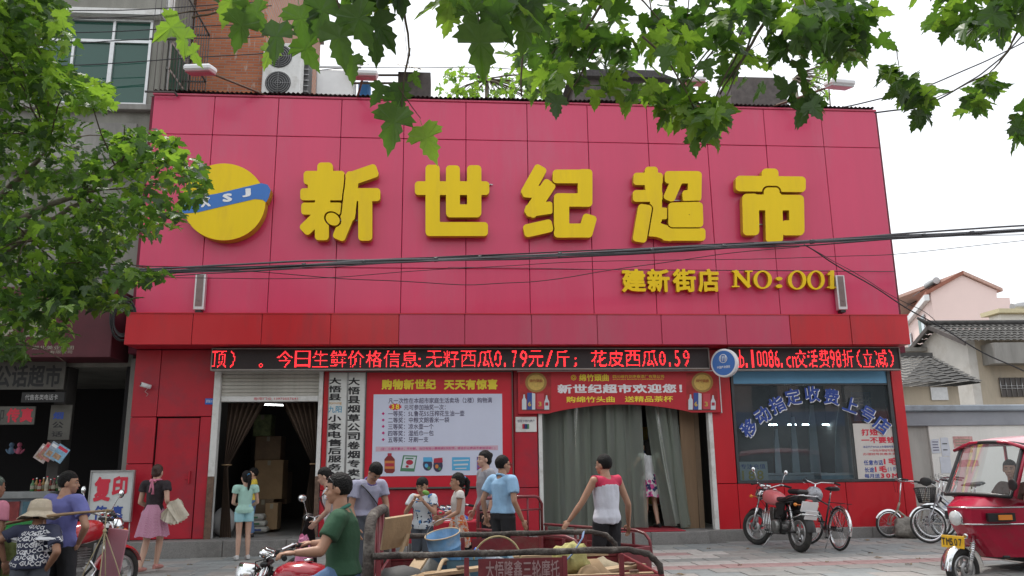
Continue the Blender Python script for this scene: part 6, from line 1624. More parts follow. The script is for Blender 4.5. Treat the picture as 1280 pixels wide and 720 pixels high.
# ---- open cargo tricycles
def cargo_trike(label,loc,rz,tankm,width=1.45,length=2.05,rail=1.03,hoop=1.27,z_deck=0.50,text=True,pads=True,guard=False,fx=0.75):
    t = thing('cargo_tricycle',label,'cargo tricycle',loc,rz)
    hw = width/2; side = rail - 0.15
    wheel(t,fx+0.66+0.10,0.30,0.30,0.05,style='alloy')
    for s in (-1,1): wheel(t,-length+0.55,0.31,0.31,0.07,y=s*(hw-0.14),style='alloy',disc=False)
    bike_top(t,tankm,x0=fx+0.10,z0=0.0,seat=True,seat_len=0.40,hb=0.40)
    mudguard(t,fx+0.76,0.30,0.34,0.15,math.radians(15),math.radians(170),M_MAROON,'front_mudguard')
    g = MB()
    for s in (-1,1): g.bar((-length,s*0.35,z_deck-0.06),(0.75,s*0.18,z_deck-0.10),0.05,0.07)
    for x in (-length+0.1,-length+0.55,-0.5,0.0): g.bar((x,-hw+0.05,z_deck-0.03),(x,hw-0.05,z_deck-0.03),0.05,0.04)
    g.build('chassis',M_MAROON,t)
    g = MB(); g.box((-length,-hw+0.02,z_deck),(0.0,hw-0.02,z_deck+0.02)); g.build('bed_floor',M_RUST,t)
    for s in (-1,1):
        y0,y1 = (hw-0.03,hw) if s > 0 else (-hw,-hw+0.03)
        g = MB(); g.box((-length,y0,z_deck-0.04),(0.0,y1,side-0.12),bev=0.006); g.build('side_panel',M_MAROON,t)
        g = MB(); g.box((-length,y0-0.008,side-0.04),(0.0,y1+0.008,side),bev=0.008); g.box((-length,y0,side-0.12),(0.0,y1,side-0.041)); g.build('side_bar',M_MAROON,t)
        pts = [Vector((0.0,s*(hw-0.01),rail)),Vector((-length*0.5,s*(hw-0.01),rail+0.005)),Vector((-length+0.22,s*(hw-0.01),rail+0.01)),Vector((-length+0.08,s*(hw-0.01),rail-0.02)),Vector((-length+0.01,s*(hw-0.01),rail-0.09)),Vector((-length-0.01,s*(hw-0.01),side-0.1))]
        g = MB(); fine = []
        for i in range(len(pts)-1):
            for q in range(6): fine.append(pts[i].lerp(pts[i+1],q/6))
        fine.append(pts[-1])
        if pads:
            k_ = len(fine)-7; fine2 = [p + Vector((0,0.002*math.sin(i*1.3),0.0025*math.sin(i*2.1))) for i,p in enumerate(fine)]
            g.tube(fine2[:k_+3],[0.021 + 0.002*math.sin(i*1.9) for i in range(k_+3)],10); rl = g.build('rubber_sleeved_rail',M_GRAB,t)
            g = MB(); g.tube(fine[k_+1:],0.020,8); g.build('rail_end',M_MAROON,t)
        else: g.tube(fine,0.018,8); rl = g.build('rail',M_MAROON,t)
        for fr_ in (0.02,0.32,0.66,0.86):
            g = MB(); x = -length*fr_; g.box((x-0.016,s*(hw-0.012)-0.014,side),(x+0.016,s*(hw-0.012)+0.014,rail-0.02),bev=0.004); g.build('rail_post',M_MAROON,t)
        g = MB(); g.box((-length*0.66,s*(hw-0.012)-0.006,side-0.01),(-length*0.36,s*(hw-0.012)+0.006,rail-0.03)); pn = g.build('name_panel',M_MAROON,t)
        if text and s > 0:
            g = MB(); x0,x1 = -length*0.385,-length*0.64; O = Vector((x0,hw+0.001,side-0.002));
            bold_text(g,'大悟隆鑫三轮摩托',O,Vector((x1-x0,0,0)),Vector((0,0,rail-0.04-side)),grow=0.01,fwd=(0,1,0),lift=0.004); g.build('lettering',mat('faded_white_print',(0.34,0.22,0.22),0.7),pn)
    g = MB(); g.box((-length-0.02,-hw+0.03,z_deck),(-length,hw-0.03,side),bev=0.005); g.build('tailgate',M_MAROON,t)
    g = MB(); g.box((-0.02,-hw+0.03,z_deck),(0.0,hw-0.03,side),bev=0.005); g.build('headboard',M_MAROON,t)
    for s in (-1,1):
        g = MB(); g.box((-length-0.045,s*(hw-0.12)-0.05,z_deck-0.12),(-length-0.02,s*(hw-0.12)+0.05,z_deck-0.04),bev=0.008); g.build('tail_light',M_TAIL,t)
    if guard:
        g = MB(); W_ = 0.42
        for x in (0.02,0.06): pass
        for s in (-1,1): g.tube([(0.02,s*hw*0.93,side-0.1),(0.02,s*hw*0.93,hoop-0.10),(0.02,s*(hw*0.93-0.06),hoop-0.02),(0.02,s*(hw*0.93-0.12),hoop),(0.02,0,hoop)],0.021,8)
        for y in (-hw*0.5,0,hw*0.5): g.tube([(0.02,y,side-0.1),(0.02,y,hoop)],0.014,7)
        g.tube([(0.02,-hw*0.93,hoop-0.17),(0.02,hw*0.93,hoop-0.17)],0.014,7); g.build('guard_frame',M_MAROON,t)
    else:
        pts = []
        for i in range(25):
            a = PI*i/24; pts.append(Vector((0.03,(hw-0.04)*math.copysign(abs(math.cos(a))**0.35,math.cos(a)),rail-0.25 + (hoop-rail+0.25)*abs(math.sin(a))**0.35)))
        g = MB(); g.tube([Vector((0.03,hw-0.04,side-0.2))] + pts + [Vector((0.03,-hw+0.04,side-0.2))],0.037,10,flat=1.0); g.build('padded_hoop',M_GRAB,t)
        g = MB()
        for y in (-0.35,0,0.35): g.tube([(0.03,y,z_deck),(0.03,y,hoop-0.03)],0.016,7)
        g.build('hoop_post',M_MAROON,t,kind='stuff')
    return t
M_REDTANK = mat('red_tank',(0.42,0.012,0.03),0.22,var=0.06,coat=0.8)
M_BLUETANK = mat('blue_tank',(0.02,0.16,0.55),0.22,var=0.06,coat=0.8)
Yn = -9.33
pf = at(466,690,Y=Yn); pr_ = at(826,690,Y=Yn); LT = pr_.x - pf.x
SEATX = at(431,622,D=5.98).x
T1 = cargo_trike('maroon open cargo tricycle ridden by the man in green, loaded with scrap',(pf.x,Yn + 0.725,ROAD),PI,M_REDTANK,length=LT,fx=(pf.x-(SEATX-0.32))-0.32)
pf1 = Vector((pf.x,Yn+0.725,ROAD))
a = at(640,655,D=10.3); b = at(768,680,D=8.9); ang = math.atan2(a.y-b.y,a.x-b.x)
T2 = cargo_trike('empty maroon cargo tricycle with bright blue tank, behind the loaded one',(a.x,a.y,ROAD),ang,M_BLUETANK,width=1.15,length=1.85,rail=0.80,hoop=1.17,z_deck=0.42,text=False,pads=False,guard=True,fx=1.0)
g = MB(); x_ = 1.10; O = Vector((x_+0.26,0.148,0.785)); put_text(g,'125CC',O,Vector((-0.30,0,0)),Vector((0,0,0.06)),off=0.02,fwd=(0,1,0),depth=0.005); g.build('lettering',M_WHITE2,T2)

# mudguard apron etc of T1's load
def w2(x,y,z):        # T1 local -> world
    return Vector((pf1.x - x,pf1.y - y,z + ROAD))
DECK = 0.52 + ROAD
def onbed(px,Y,z): p = at(px,690,Y=Y); return Vector((p.x,Y,z))
# blue bucket leaning
cb = at(560,676,Y=-8.35)
t = thing('paint_bucket','dented pale blue metal bucket tilted in the tricycle bed','bucket',(cb.x,cb.y,0.62)); t.rotation_euler = (math.radians(8),math.radians(-13),0.3);
M_BUCK = mat('bucket_blue',(0.16,0.33,0.55),0.45,metal=0.2,var=0.3,scale=7,dirt=(0.40,0.46,0.52),dscale=6)
g = MB(); g.lathe([(0.0,0.002),(0.145,0.002),(0.15,0.02),(0.165,0.20),(0.172,0.205),(0.166,0.21),(0.178,0.325),(0.186,0.333),(0.180,0.338),(0.168,0.325),(0.14,0.02),(0.0,0.02)],(0,0,0),n=32,cap=False); g.build('pail',M_BUCK,t)
g = MB(); g.torus((0,0,0.335),(0,0,1),0.180,0.007,32,6); g.build('rim',mat('bucket_rim',(0.50,0.38,0.25),0.6,var=0.3),t)
g = MB(); g.torus((0,0,0.33),(0,1,0.35),0.178,0.004,20,5,a0=0,a1=PI); g.build('handle',M_STEEL,t)
t.location.z = 0.72; t.scale = (0.74,)*3
# plywood board leaning on the hoop
p = at(487,668,Y=-9.12); t = thing('plywood_board','square bare plywood board leaning on the padded hoop','board',(p.x,-9.1,0.75))
R = Euler((math.radians(8),math.radians(20),math.radians(28))).to_matrix(); g = MB(); g.box((-0.012,-0.10,-0.14),(0.012,0.16,0.16),R=Euler((0.1,math.radians(26),math.radians(-58))).to_matrix(),c=(0,0,0)); g.build('board',M_WOOD,t)
g = MB(); g.bar((0.05,0.0,-0.2),(0.14,0.1,0.05),0.02,0.03); g.build('batten',M_WOOD,t)
t.location = (p.x+0.02,-9.05,p.z); t.scale = (0.78,)*3
# planks, sticks
rp = random.Random(21)
names = ['long pale plank lying lengthwise over the bed','rough brown plank under the pale one','short splintered plank near the hoop','curved bent cane stick in the bed','narrow batten along the near side of the bed','thin batten resting across the far side','thick plank at the rear of the bed','weathered board below the yellow bag']
for k,(pxa,pxb,Ya,Yb,za,zb_,w_) in enumerate(((530,600,-9.05,-9.0,.75,.78,.12),(585,720,-9.0,-8.9,.70,.72,.10),(505,530,-9.15,-8.5,.70,.82,.09),(545,560,-9.1,-8.6,.72,.78,.03),(690,815,-9.22,-9.2,.74,.745,.05),(600,760,-8.1,-8.2,.74,.77,.04),(720,800,-8.9,-8.5,.71,.72,.11),(640,720,-8.7,-8.6,.68,.72,.12))):
    A = onbed(pxa,Ya,za); B_ = onbed(pxb,Yb,zb_); c = (A+B_)/2
    t = thing('wooden_plank',names[k],'plank',(c.x,c.y,c.z-0.02),group='planks and sticks in the tricycle bed')
    g = MB(); g.bar(A,B_,w_,0.022) if k != 3 else g.tube([A.lerp(B_,i/8) + Vector((0,0,0.06*math.sin(i/8*PI))) for i in range(9)],0.014,7); g.build('plank',M_WOOD,t,w=True)
    g = MB(); e = (B_-A).normalized(); g.bar(B_ - e*0.1 + Vector((0,0,0.022)),B_ - e*0.16 + Vector((0,0,0.022)),w_*0.7,0.012); g.build('cleat',M_RUST,t,w=True)
# heap of scrap filling the bed under the planks
t = thing('scrap_load','mixed dusty scrap and sacks filling the tricycle bed','load',onbed(640,-8.6,DECK))
for k in range(16):
    px = rp.uniform(490,800); Yk = rp.uniform(-9.1,-8.05); c = onbed(px,Yk,DECK+0.22+rp.uniform(0,0.08)); g = MB(); rr_ = (rp.uniform(.10,.2),rp.uniform(.08,.16),rp.uniform(.08,.14))
    g.ell(c,rr_,n=16,m=10,R=Euler((rp.uniform(-.4,.4),rp.uniform(-.4,.4),rp.uniform(0,3))).to_matrix()); g.v = [tuple(Vector(p) + Vector((1,1,1))*0.03*noise.noise(Vector(p)*9)) for p in g.v]
    g.build('sack',rp.choice((mat('sack_tan',(0.34,0.28,0.19),0.9,var=0.3,scale=9),mat('sack_grey',(0.22,0.22,0.21),0.9,var=0.3,scale=9),mat('sack_dark',(0.07,0.07,0.07),0.7,var=0.3,scale=9),M_CARTON)),t,w=True)
# blue crate, bottle, yellow bag, rope, tins
c = onbed(598,-8.55,0.66); t = thing('plastic_tub','shallow grey blue plastic tub next to the pale blue bucket','tub',tuple(c))
g = MB(); g.loft([ring(0,0.20,-0.12,0.12)] ,cap=False) if False else None
def tub(g,a,b,z0,z1,k):
    q = lambda s,z: [Vector((x*a*s,y*b*s,z)) for x,y in ((-1,-1),(1,-1),(1,1),(-1,1))]
    g.loft([q(0.85,z0),q(1.0,z1),q(1.05,z1+0.005),q(0.93,z1-0.005),q(0.80,z0+0.02)],smooth=False)
g = MB(); tub(g,0.24,0.17,0,0.14,1); g.build('basin',mat('tub_blue',(0.10,0.20,0.27),0.5,var=0.2),t)
g = MB(); g.tube([(-0.24,-0.05,0.13),(-0.28,-0.04,0.15),(-0.28,0.04,0.15),(-0.24,0.05,0.13)],0.008,6); g.build('handle',MATS['tub_blue'],t)
c = onbed(615,-8.6,0.80); t = thing('water_bottle','clear plastic water bottle with blue cap lying in the tricycle','bottle',tuple(c))
ax = Vector((0.85,0.1,-0.42)).normalized(); M_PET = mat('clear_plastic',(0.55,0.60,0.64),0.12,var=0.1,trans=0.4)
g = MB(); g.lathe([(0.0,-0.12),(0.033,-0.115),(0.036,-0.08),(0.032,-0.05),(0.036,-0.02),(0.036,0.06),(0.015,0.10),(0.013,0.12)],(0,0,0),-ax,16); g.build('bottle',M_PET,t)
g = MB(); g.lathe([(0.018,0.12),(0.018,0.145)],(0,0,0),-ax,12); g.build('cap',mat('cap_blue',(0.03,0.15,0.6),0.4),t)
g = MB(); g.lathe([(0.0375,-0.02),(0.0375,0.05)],(0,0,0),-ax,16,cap=False); g.build('wrapper',M_PAPER,t)
c = onbed(712,-9.0,0.78); t = lump('cloth_bag','crumpled yellow green cloth bag with blue strap in the tricycle','bag',(c.x,c.y,0.80),(0.13,0.10,0.13),mat('bag_yellow',(0.46,0.42,0.16),0.8,var=0.25,scale=8,bump=0.7,bscale=14),8,0.35)
g = MB(); g.tube([(-0.10,-0.10,0.10),(0.0,-0.11,0.20),(0.08,-0.08,0.30),(0.10,0.0,0.33)],0.018,6,flat=0.3); g.build('strap',mat('strap_blue',(0.16,0.24,0.40),0.7),t)
c = onbed(625,-8.7,0.80); t = thing('rope_loop','stiff loop of straw rope standing above the scrap','rope',tuple(c))
g = MB(); g.tube([Vector((0.17*math.cos(a)-0.02,0.03*math.sin(a*2),0.16*math.sin(a))) for a in [PI*1.02 - i*PI*1.1/16 for i in range(17)]],0.007,6); g.build('rope',mat('straw_rope',(0.40,0.33,0.18),0.9,var=0.3,scale=40),t)
c = onbed(722,-8.4,0.80); t = thing('tin_can','small crushed white and blue can on the scrap','can',tuple(c)); g = MB(); g.lathe([(0.0,-0.05),(0.032,-0.05),(0.033,0.0),(0.030,0.05),(0.0,0.05)],(0,0,0.03),(1,0.3,0.1),14,cap=False); g.build('can',M_PAPER,t); g = MB(); g.lathe([(0.0342,-0.03),(0.0345,0.0),(0.0332,0.02)],(0,0,0.03),(1,0.3,0.1),14,cap=False); g.build('print_band',m_nb,t)

# ---- red motorcycle with the pale pink board, left
M_RED_M = mat('motorcycle_red',(0.50,0.012,0.02),0.25,var=0.05,coat=0.7)
p = at(84,700,D=8.8)
def x_red(t):
    g = MB(); g.box((0.36,-0.40,0.30),(0.38,-0.08,0.84),R=Euler((0.0,0.10,0.0)).to_matrix(),bev=0.008); g.build('pink_board',mat('mauve_board',(0.50,0.22,0.27),0.5,var=0.08,scale=3),t)
motorcycle('red motorcycle standing beside the man in the violet shirt, with mauve board',M_RED_M,(p.x,p.y,ROAD+0.1),math.radians(62),lean=0.06,extra=lambda t: (x_red(t)))
# scooter with pink cloth behind the green rider
p = at(414,660,D=9.6)
t = thing('scooter','black electric scooter with a pink cloth hung on its front','scooter',(p.x,p.y,0.02),math.radians(150))
wheel(t,0.60,0.22,0.22,0.045,style='alloy'); wheel(t,-0.55,0.22,0.22,0.05,style='alloy')
g = MB(); g.loft([ring(0.36,0.16,0.32,0.40),ring(0.40,0.20,0.34,0.6),ring(0.42,0.17,0.5,0.85),ring(0.40,0.10,0.8,0.97)]); g.build('leg_shield',M_BLACK,t)
g = MB(); g.box((-0.2,-0.15,0.27),(0.40,0.15,0.33),bev=0.02); g.build('footboard',M_BLACK,t)
g = MB(); g.loft([ring(x,w_,a_,b_) for x,w_,a_,b_ in ((-0.15,0.12,0.30,0.60),(-0.3,0.15,0.32,0.68),(-0.6,0.14,0.42,0.70),(-0.8,0.08,0.52,0.66))]); g.build('rear_body',M_BLACK,t)
g = MB(); g.loft([ring(x,w_,a_,b_) for x,w_,a_,b_ in ((-0.08,0.08,0.66,0.72),(-0.2,0.13,0.67,0.76),(-0.5,0.14,0.70,0.79),(-0.78,0.10,0.74,0.80))]); g.build('seat',M_SEAT,t)
g = MB(); g.tube([(0.33,0,0.85),(0.30,0,1.0)],0.02,8); g.tube([(0.20,-0.32,1.0),(0.30,-0.15,1.03),(0.32,0,1.0),(0.30,0.15,1.03),(0.20,0.32,1.0)],0.011,8); g.build('handlebar',M_CHROME,t)
g = MB(); g.tube([(0.46,0,0.6),(0.60,0,0.22)],0.02,8); g.build('fork',M_STEEL,t)
g = MB(); g.ell((0.42,0,1.0),(0.07,0.09,0.06)); g.build('headlight',M_BLACK,t); t.scale = (0.84,)*3
mirror(t,(0.27,0.2,1.03),(0.30,0.30,1.28),0.055,0.10); mirror(t,(0.27,-0.2,1.03),(0.30,-0.30,1.25),0.05,0.05)
cl = thing('pink_cloth','pink rain cloth bundled over the scooter handlebar','cloth',(p.x-0.24,p.y+0.05,0.35))
def fcl(u,v):
    a = u*2*PI; r = 0.06 + 0.13*v; r *= 1 + 0.18*math.sin(a*5+v*2)
    return Vector((r*0.8*math.cos(a),r*math.sin(a),0.62 - 0.55*v - 0.04*math.sin(a*2)))
g = MB(); g.grid(fcl,40,12); g.ell((0,0,0.60),(0.055,0.062,0.025)); g.build('cloth',mat('pink_cloth_fabric',(0.70,0.25,0.42),0.8,var=0.12,scale=5),cl)
cl.location = tuple(at(380,674,D=9.3) - Vector((0,0,0.60)))

# ---- passenger tricycle with the red cab at the right
fwc = at(1203,709,D=9.8)
ANG = math.radians(196)
fd = Vector((math.cos(ANG),math.sin(ANG),0))
org = Vector((fwc.x,fwc.y,0)) - fd*1.20
t = T3 = thing('passenger_tricycle','red enclosed passenger tricycle with slanted windscreen and yellow number plate','passenger tricycle',(org.x,org.y,ROAD),ANG)
M_CAB = mat('cab_red',(0.44,0.012,0.045),0.22,var=0.06,scale=2,coat=0.5,dirt=(0.24,0.05,0.06),dscale=3)
wheel(t,1.20,0.26,0.26,0.05,style='alloy');
for s in (-1,1): wheel(t,-0.95,0.26,0.26,0.06,y=s*0.48,style='alloy',disc=False)
mudguard(t,1.20,0.26,0.305,0.16,math.radians(0),math.radians(175),M_CHROME,'front_mudguard')
for s in (-1,1):
    g = MB(); g.tube([(1.20,s*0.10,0.26),(1.06,s*0.10,0.66)],0.026,10); g.build('fork_leg',M_CHROME,t)
    g = MB()
    for k in range(9): u = 0.3+k*0.06; g.torus((1.20-0.14*u,s*0.10,0.26+0.40*u),(-0.33,0,1),0.032,0.005,12,4)
    g.build('spring',M_CHROME,t,kind='stuff')
# nose : plan outline per height, front pointed and rounded
def plan(z,x_tip,wt,x_back,wb):
    """half outline from the left back corner round the nose to the right back corner"""
    pts = [(x_back,wb)]
    for k in range(1,4): u = k/4; pts.append((x_back + (x_tip-x_back)*0.86*u,wb + (wt-wb)*u))
    pts += [(x_tip-0.12,wt),(x_tip-0.03,wt*0.72),(x_tip,wt*0.3)]
    pts = pts + [(x,-y) for x,y in reversed(pts)]
    return [Vector((x,y,z)) for x,y in pts]
rings = [plan(0.40,0.86,0.22,0.25,0.42),plan(0.62,1.04,0.22,0.25,0.47),plan(0.80,1.16,0.22,0.28,0.50),plan(0.98,1.17,0.24,0.30,0.50),plan(1.02,1.14,0.24,0.32,0.49)]
n_ = len(rings[0]); g = MB(); vs = [p for r in rings for p in r]; fs = [(i*n_+k,i*n_+k+1,(i+1)*n_+k+1,(i+1)*n_+k) for i in range(len(rings)-1) for k in range(n_-1)]
g.add(vs,fs,False); g.add([Vector(p) + Vector((0,0,0)) for p in rings[-1]] + [Vector((0.92,0.47,1.10)),Vector((0.92,-0.47,1.10)),],[tuple(range(n_))]) if False else None
top = rings[-1]; base_w = [Vector((0.88,0.40,1.10)),Vector((0.90,0.2,1.115)),Vector((0.91,0.0,1.12)),Vector((0.90,-0.2,1.115)),Vector((0.88,-0.40,1.10))]
g.build('nose',M_CAB,t,fix=False)
g = MB(); hood = [Vector((0.32,0.49,1.02))] + top[1:-1] + [Vector((0.32,-0.49,1.02))]
up_ = [Vector((0.62 - 0.0*abs(y),y,1.10)) for y in np.linspace(0.46,-0.46,len(hood))]
up_ = [Vector((0.78 + 0.10*(1-(y/0.46)**2),y,1.13)) for y in np.linspace(0.46,-0.46,len(hood))]
g.add(hood + up_,[(k,k+1,len(hood)+k+1,len(hood)+k) for k in range(len(hood)-1)],True); g.build('hood',M_CAB,t,fix=False)
for zz,off_ in ((1.0,0.012),(0.80,0.012)):
    pr__ = plan(zz,1.175,0.24,0.30,0.505) if zz > 0.9 else plan(zz,1.165,0.225,0.28,0.505)
    g = MB(); g.tube(pr__,0.010,6); g.build('chrome_strip',M_CHROME,t)
# windscreen and frame
wb_ = [Vector((0.80,0.47,1.13)),Vector((0.88,0.0,1.15)),Vector((0.80,-0.47,1.13))]
wt_ = [Vector((0.42,0.44,1.76)),Vector((0.48,0.0,1.80)),Vector((0.42,-0.44,1.76))]
def wf_(u,v):
    q = lambda P: P[0]*(2*(u-0.5)*(u-1)) + P[1]*(4*u*(1-u)) + P[2]*(2*u*(u-0.5))
    return q(wb_).lerp(q(wt_),v)
g = MB(); g.grid(wf_,12,4); g.build('windscreen',M_WIND,t,fix=False)
loop = [wf_(u/10,0) for u in range(11)] + [wf_(1,v/6) for v in range(1,7)] + [wf_(1-u/10,1) for u in range(1,11)] + [wf_(0,1-v/6) for v in range(1,6)]
g = MB(); g.tube(loop + [loop[0],loop[1]],0.024,8); g.build('windscreen_frame',M_BLACK,t)
g = MB(); g.tube([wf_(0,0) + Vector((-0.04,0.02,0)),wf_(0,1) + Vector((-0.04,0.02,0.0)),(-1.3,0.50,1.80)],0.028,8); g.tube([wf_(1,0) + Vector((-0.04,-0.02,0)),wf_(1,1) + Vector((-0.04,-0.02,0)),(-1.3,-0.50,1.80)],0.028,8); g.build('door_pillar',M_CAB,t)
def roof_f(u,v):
    x = 0.475 - 1.9*u; y = (v-0.5)*1.06; return Vector((x,y,1.83 + 0.06*math.sin(u*PI) - 0.10*(2*v-1)**4 - 0.03*(2*u-1)**6))
g = MB(); g.grid(roof_f,20,14); g.build('roof',mat('roof_pale_pink',(0.62,0.30,0.33),0.35,var=0.1,coat=0.4),t,fix=False)
g = MB(); g.tube([roof_f(0,0),roof_f(0,0.25),roof_f(0,0.5),roof_f(0,0.75),roof_f(0,1)],0.022,8); g.tube([roof_f(i/8,1) for i in range(9)],0.02,8); g.tube([roof_f(i/8,0) for i in range(9)],0.02,8); g.build('roof_edge',M_CAB,t)
for s in (-1,1):
    g = MB(); g.prism([(0.30,s*0.47,0.36),(-0.25,s*0.47,0.36),(-0.25,s*0.47,0.50),(0.30,s*0.49,0.66)],(0,s*0.02,0)); g.build('sill_panel',M_CAB,t)
    g = MB(); g.prism([(-0.45,s*0.52,0.32),(-1.40,s*0.52,0.32),(-1.40,s*0.52,1.05),(-0.45,s*0.52,0.95)],(0,s*0.02,0)); g.build('rear_side_panel',M_CAB,t)
    g = MB(); g.tube([(-0.45,s*0.50,0.9),(-0.45,s*0.50,1.8)],0.02,8); g.tube([(-1.35,s*0.50,1.0),(-1.35,s*0.50,1.8)],0.02,8); g.build('roof_post',M_CAB,t)
    g = MB()
    for z in (0.95,1.05,1.14): g.tube([(0.25,s*0.50,z),(-0.45,s*0.52,z-0.10)],0.012,7)
    g.build('side_rail',M_CHROME,t,kind='stuff')
g = MB(); g.box((-1.42,-0.5,0.32),(0.35,0.5,0.38)); g.box((-1.42,-0.5,0.38),(-1.36,0.5,1.78)); g.build('floor',M_BLACK,t)
g = MB(); g.box((-0.28,-0.18,0.55),(0.12,0.18,0.74),bev=0.05); g.build('driver_seat',M_SEAT,t)
g = MB(); g.box((-1.20,-0.45,0.45),(-0.70,0.45,0.72),bev=0.05); g.box((-1.34,-0.45,0.72),(-1.18,0.45,1.2),bev=0.05); g.build('rear_seat',M_SEAT,t)
g = MB(); g.tube([(0.42,-0.36,1.02),(0.5,-0.2,1.05),(0.6,0,1.0),(0.5,0.2,1.05),(0.42,0.36,1.02)],0.013,8); g.tube([(0.6,0,1.0),(0.9,0,0.7)],0.02,8); g.build('handlebar',M_BLACK,t)
g = MB(); g.lathe([(0.03,-0.12),(0.068,-0.08),(0.086,0.0),(0.09,0.04)],(1.18,0.0,0.87),(1,0,-0.05),24); hl = g.build('headlight',M_CHROME,t)
g = MB(); g.lathe([(0.085,0.04),(0.06,0.06),(0.0,0.068)],(1.18,0.0,0.87),(1,0,-0.05),24,cap=False); g.build('lens',M_LENS,hl)
for s in (-1,1):
    A = Vector((1.02,s*0.29,0.885)); B_ = Vector((0.70,s*0.40,0.885));
    g = MB(); g.bar(A,B_,0.05,0.10); ic = g.build('indicator_housing',M_BLACK,t)
    g = MB(); g.bar(A.lerp(B_,0.35)+Vector((0,s*0.012,0)),A.lerp(B_,0.85)+Vector((0,s*0.012,0)),0.05,0.06); g.build('amber_lens',M_AMBER,ic)
g = MB(); g.lathe([(0.0,0.012),(0.055,0.010),(0.06,0.0)],(0,0,0),(0,0,1),20,cap=False,sx=0.65); em = g.build('oval_emblem',mat('emblem_pale',(0.62,0.45,0.45),0.3,metal=0.3),t); em.location = (1.02,0.0,1.055); em.rotation_euler = (0,0.35,0)
g = MB(); g.lathe([(0.03,0.0),(0.035,0.02),(0.02,0.03)],(1.19,0.10,0.66),(1,0.2,0),14); g.build('horn',M_CHROME,t)
g = MB(); R = Euler((0,-0.15,0.05)).to_matrix(); g.box((1.30,-0.16,0.515),(1.31,0.16,0.665),R=R,bev=0.004); pl_ = g.build('number_plate',M_YPLATE,t)
g = MB(); bold_text(g,'TM507',(1.305,-0.145,0.545),(0,0.29,0),(0,0,0.09),grow=0.03,fwd=(1,0,0.0),lift=0.022,lat=0.7); g.build('lettering',M_INK,pl_)
# text reads left to right when seen from the front, so it runs from +y to -y
mirror(t,(0.82,0.46,1.14),(0.93,0.62,1.28),0.07,0.075,n=(-1,0.2,0)); mirror(t,(0.86,-0.40,1.14),(1.0,-0.58,1.30),0.06,0.085,n=(-1,-0.2,0))
g = MB(); g.box((0.35,-0.2,0.42),(0.85,0.2,0.62),bev=0.05); g.build('engine',M_ENG,t)
# sticker and paper leaning inside the glass
# ------------------------------------------------------------------ people (local axes : +x the way they face, +y their left)
def remesh(mb,voxel,smooth=6,disp=0.0,dscale=6.0,seed=0.0,cut=None):
    me = bpy.data.meshes.new('tmp'); me.from_pydata([tuple(p) for p in mb.v],[],mb.f)
    o = bpy.data.objects.new('tmp',me); COL.objects.link(o)
    r = o.modifiers.new('r','REMESH'); r.mode = 'VOXEL'; r.voxel_size = voxel; r.use_smooth_shade = True
    if smooth: s = o.modifiers.new('s','SMOOTH'); s.factor = 0.5; s.iterations = smooth
    bpy.context.view_layer.update()
    m2 = bpy.data.meshes.new_from_object(o.evaluated_get(bpy.context.evaluated_depsgraph_get()))
    vs = [v.co.copy() for v in m2.vertices]; ns = [v.normal.copy() for v in m2.vertices]; fs = [tuple(p.vertices) for p in m2.polygons]
    bpy.data.objects.remove(o); bpy.data.meshes.remove(me); bpy.data.meshes.remove(m2)
    if disp:
        for i,v in enumerate(vs):
            q = Vector((v.x*dscale,v.y*dscale,v.z*dscale*0.45 + seed)); w_ = noise.noise(q) + 0.5*noise.noise(q*2.3)
            vs[i] = v + ns[i]*(disp*w_)
    out = MB(); out.add(vs,fs,True); return out
def cone(g,a,b,ra,rb,n=14,flat=1.0,round_=True):
    a = Vector(a); b = Vector(b)
    g.tube([a,b],[ra,rb],n)
    if round_: g.ell(a,(ra*0.995,)*3,n=n,m=8); g.ell(b,(rb*0.995,)*3,n=n,m=8)
SKIN = {}
def skin(n,c): return mat('skin_' + n,c,0.5,var=0.10,scale=8)
SK_A = skin('tan',(0.42,0.23,0.15)); SK_B = skin('light',(0.56,0.35,0.26)); SK_C = skin('brown',(0.30,0.155,0.095))
M_HAIR = mat('black_hair',(0.008,0.007,0.007),0.62,var=0.4,scale=45,bump=0.8,bscale=90,spec=0.25)
M_HAIRB = mat('brown_hair',(0.05,0.022,0.015),0.45,var=0.4,scale=45,bump=0.5,bscale=90)
M_EYEW = mat('eye_white',(0.35,0.30,0.27),0.6); M_EYED = mat('eye_dark',(0.02,0.012,0.01),0.2); M_LIP = mat('lip',(0.35,0.12,0.10),0.5)
def rotz(p,a): return Vector((p.x*math.cos(a)-p.y*math.sin(a),p.x*math.sin(a)+p.y*math.cos(a),p.z))
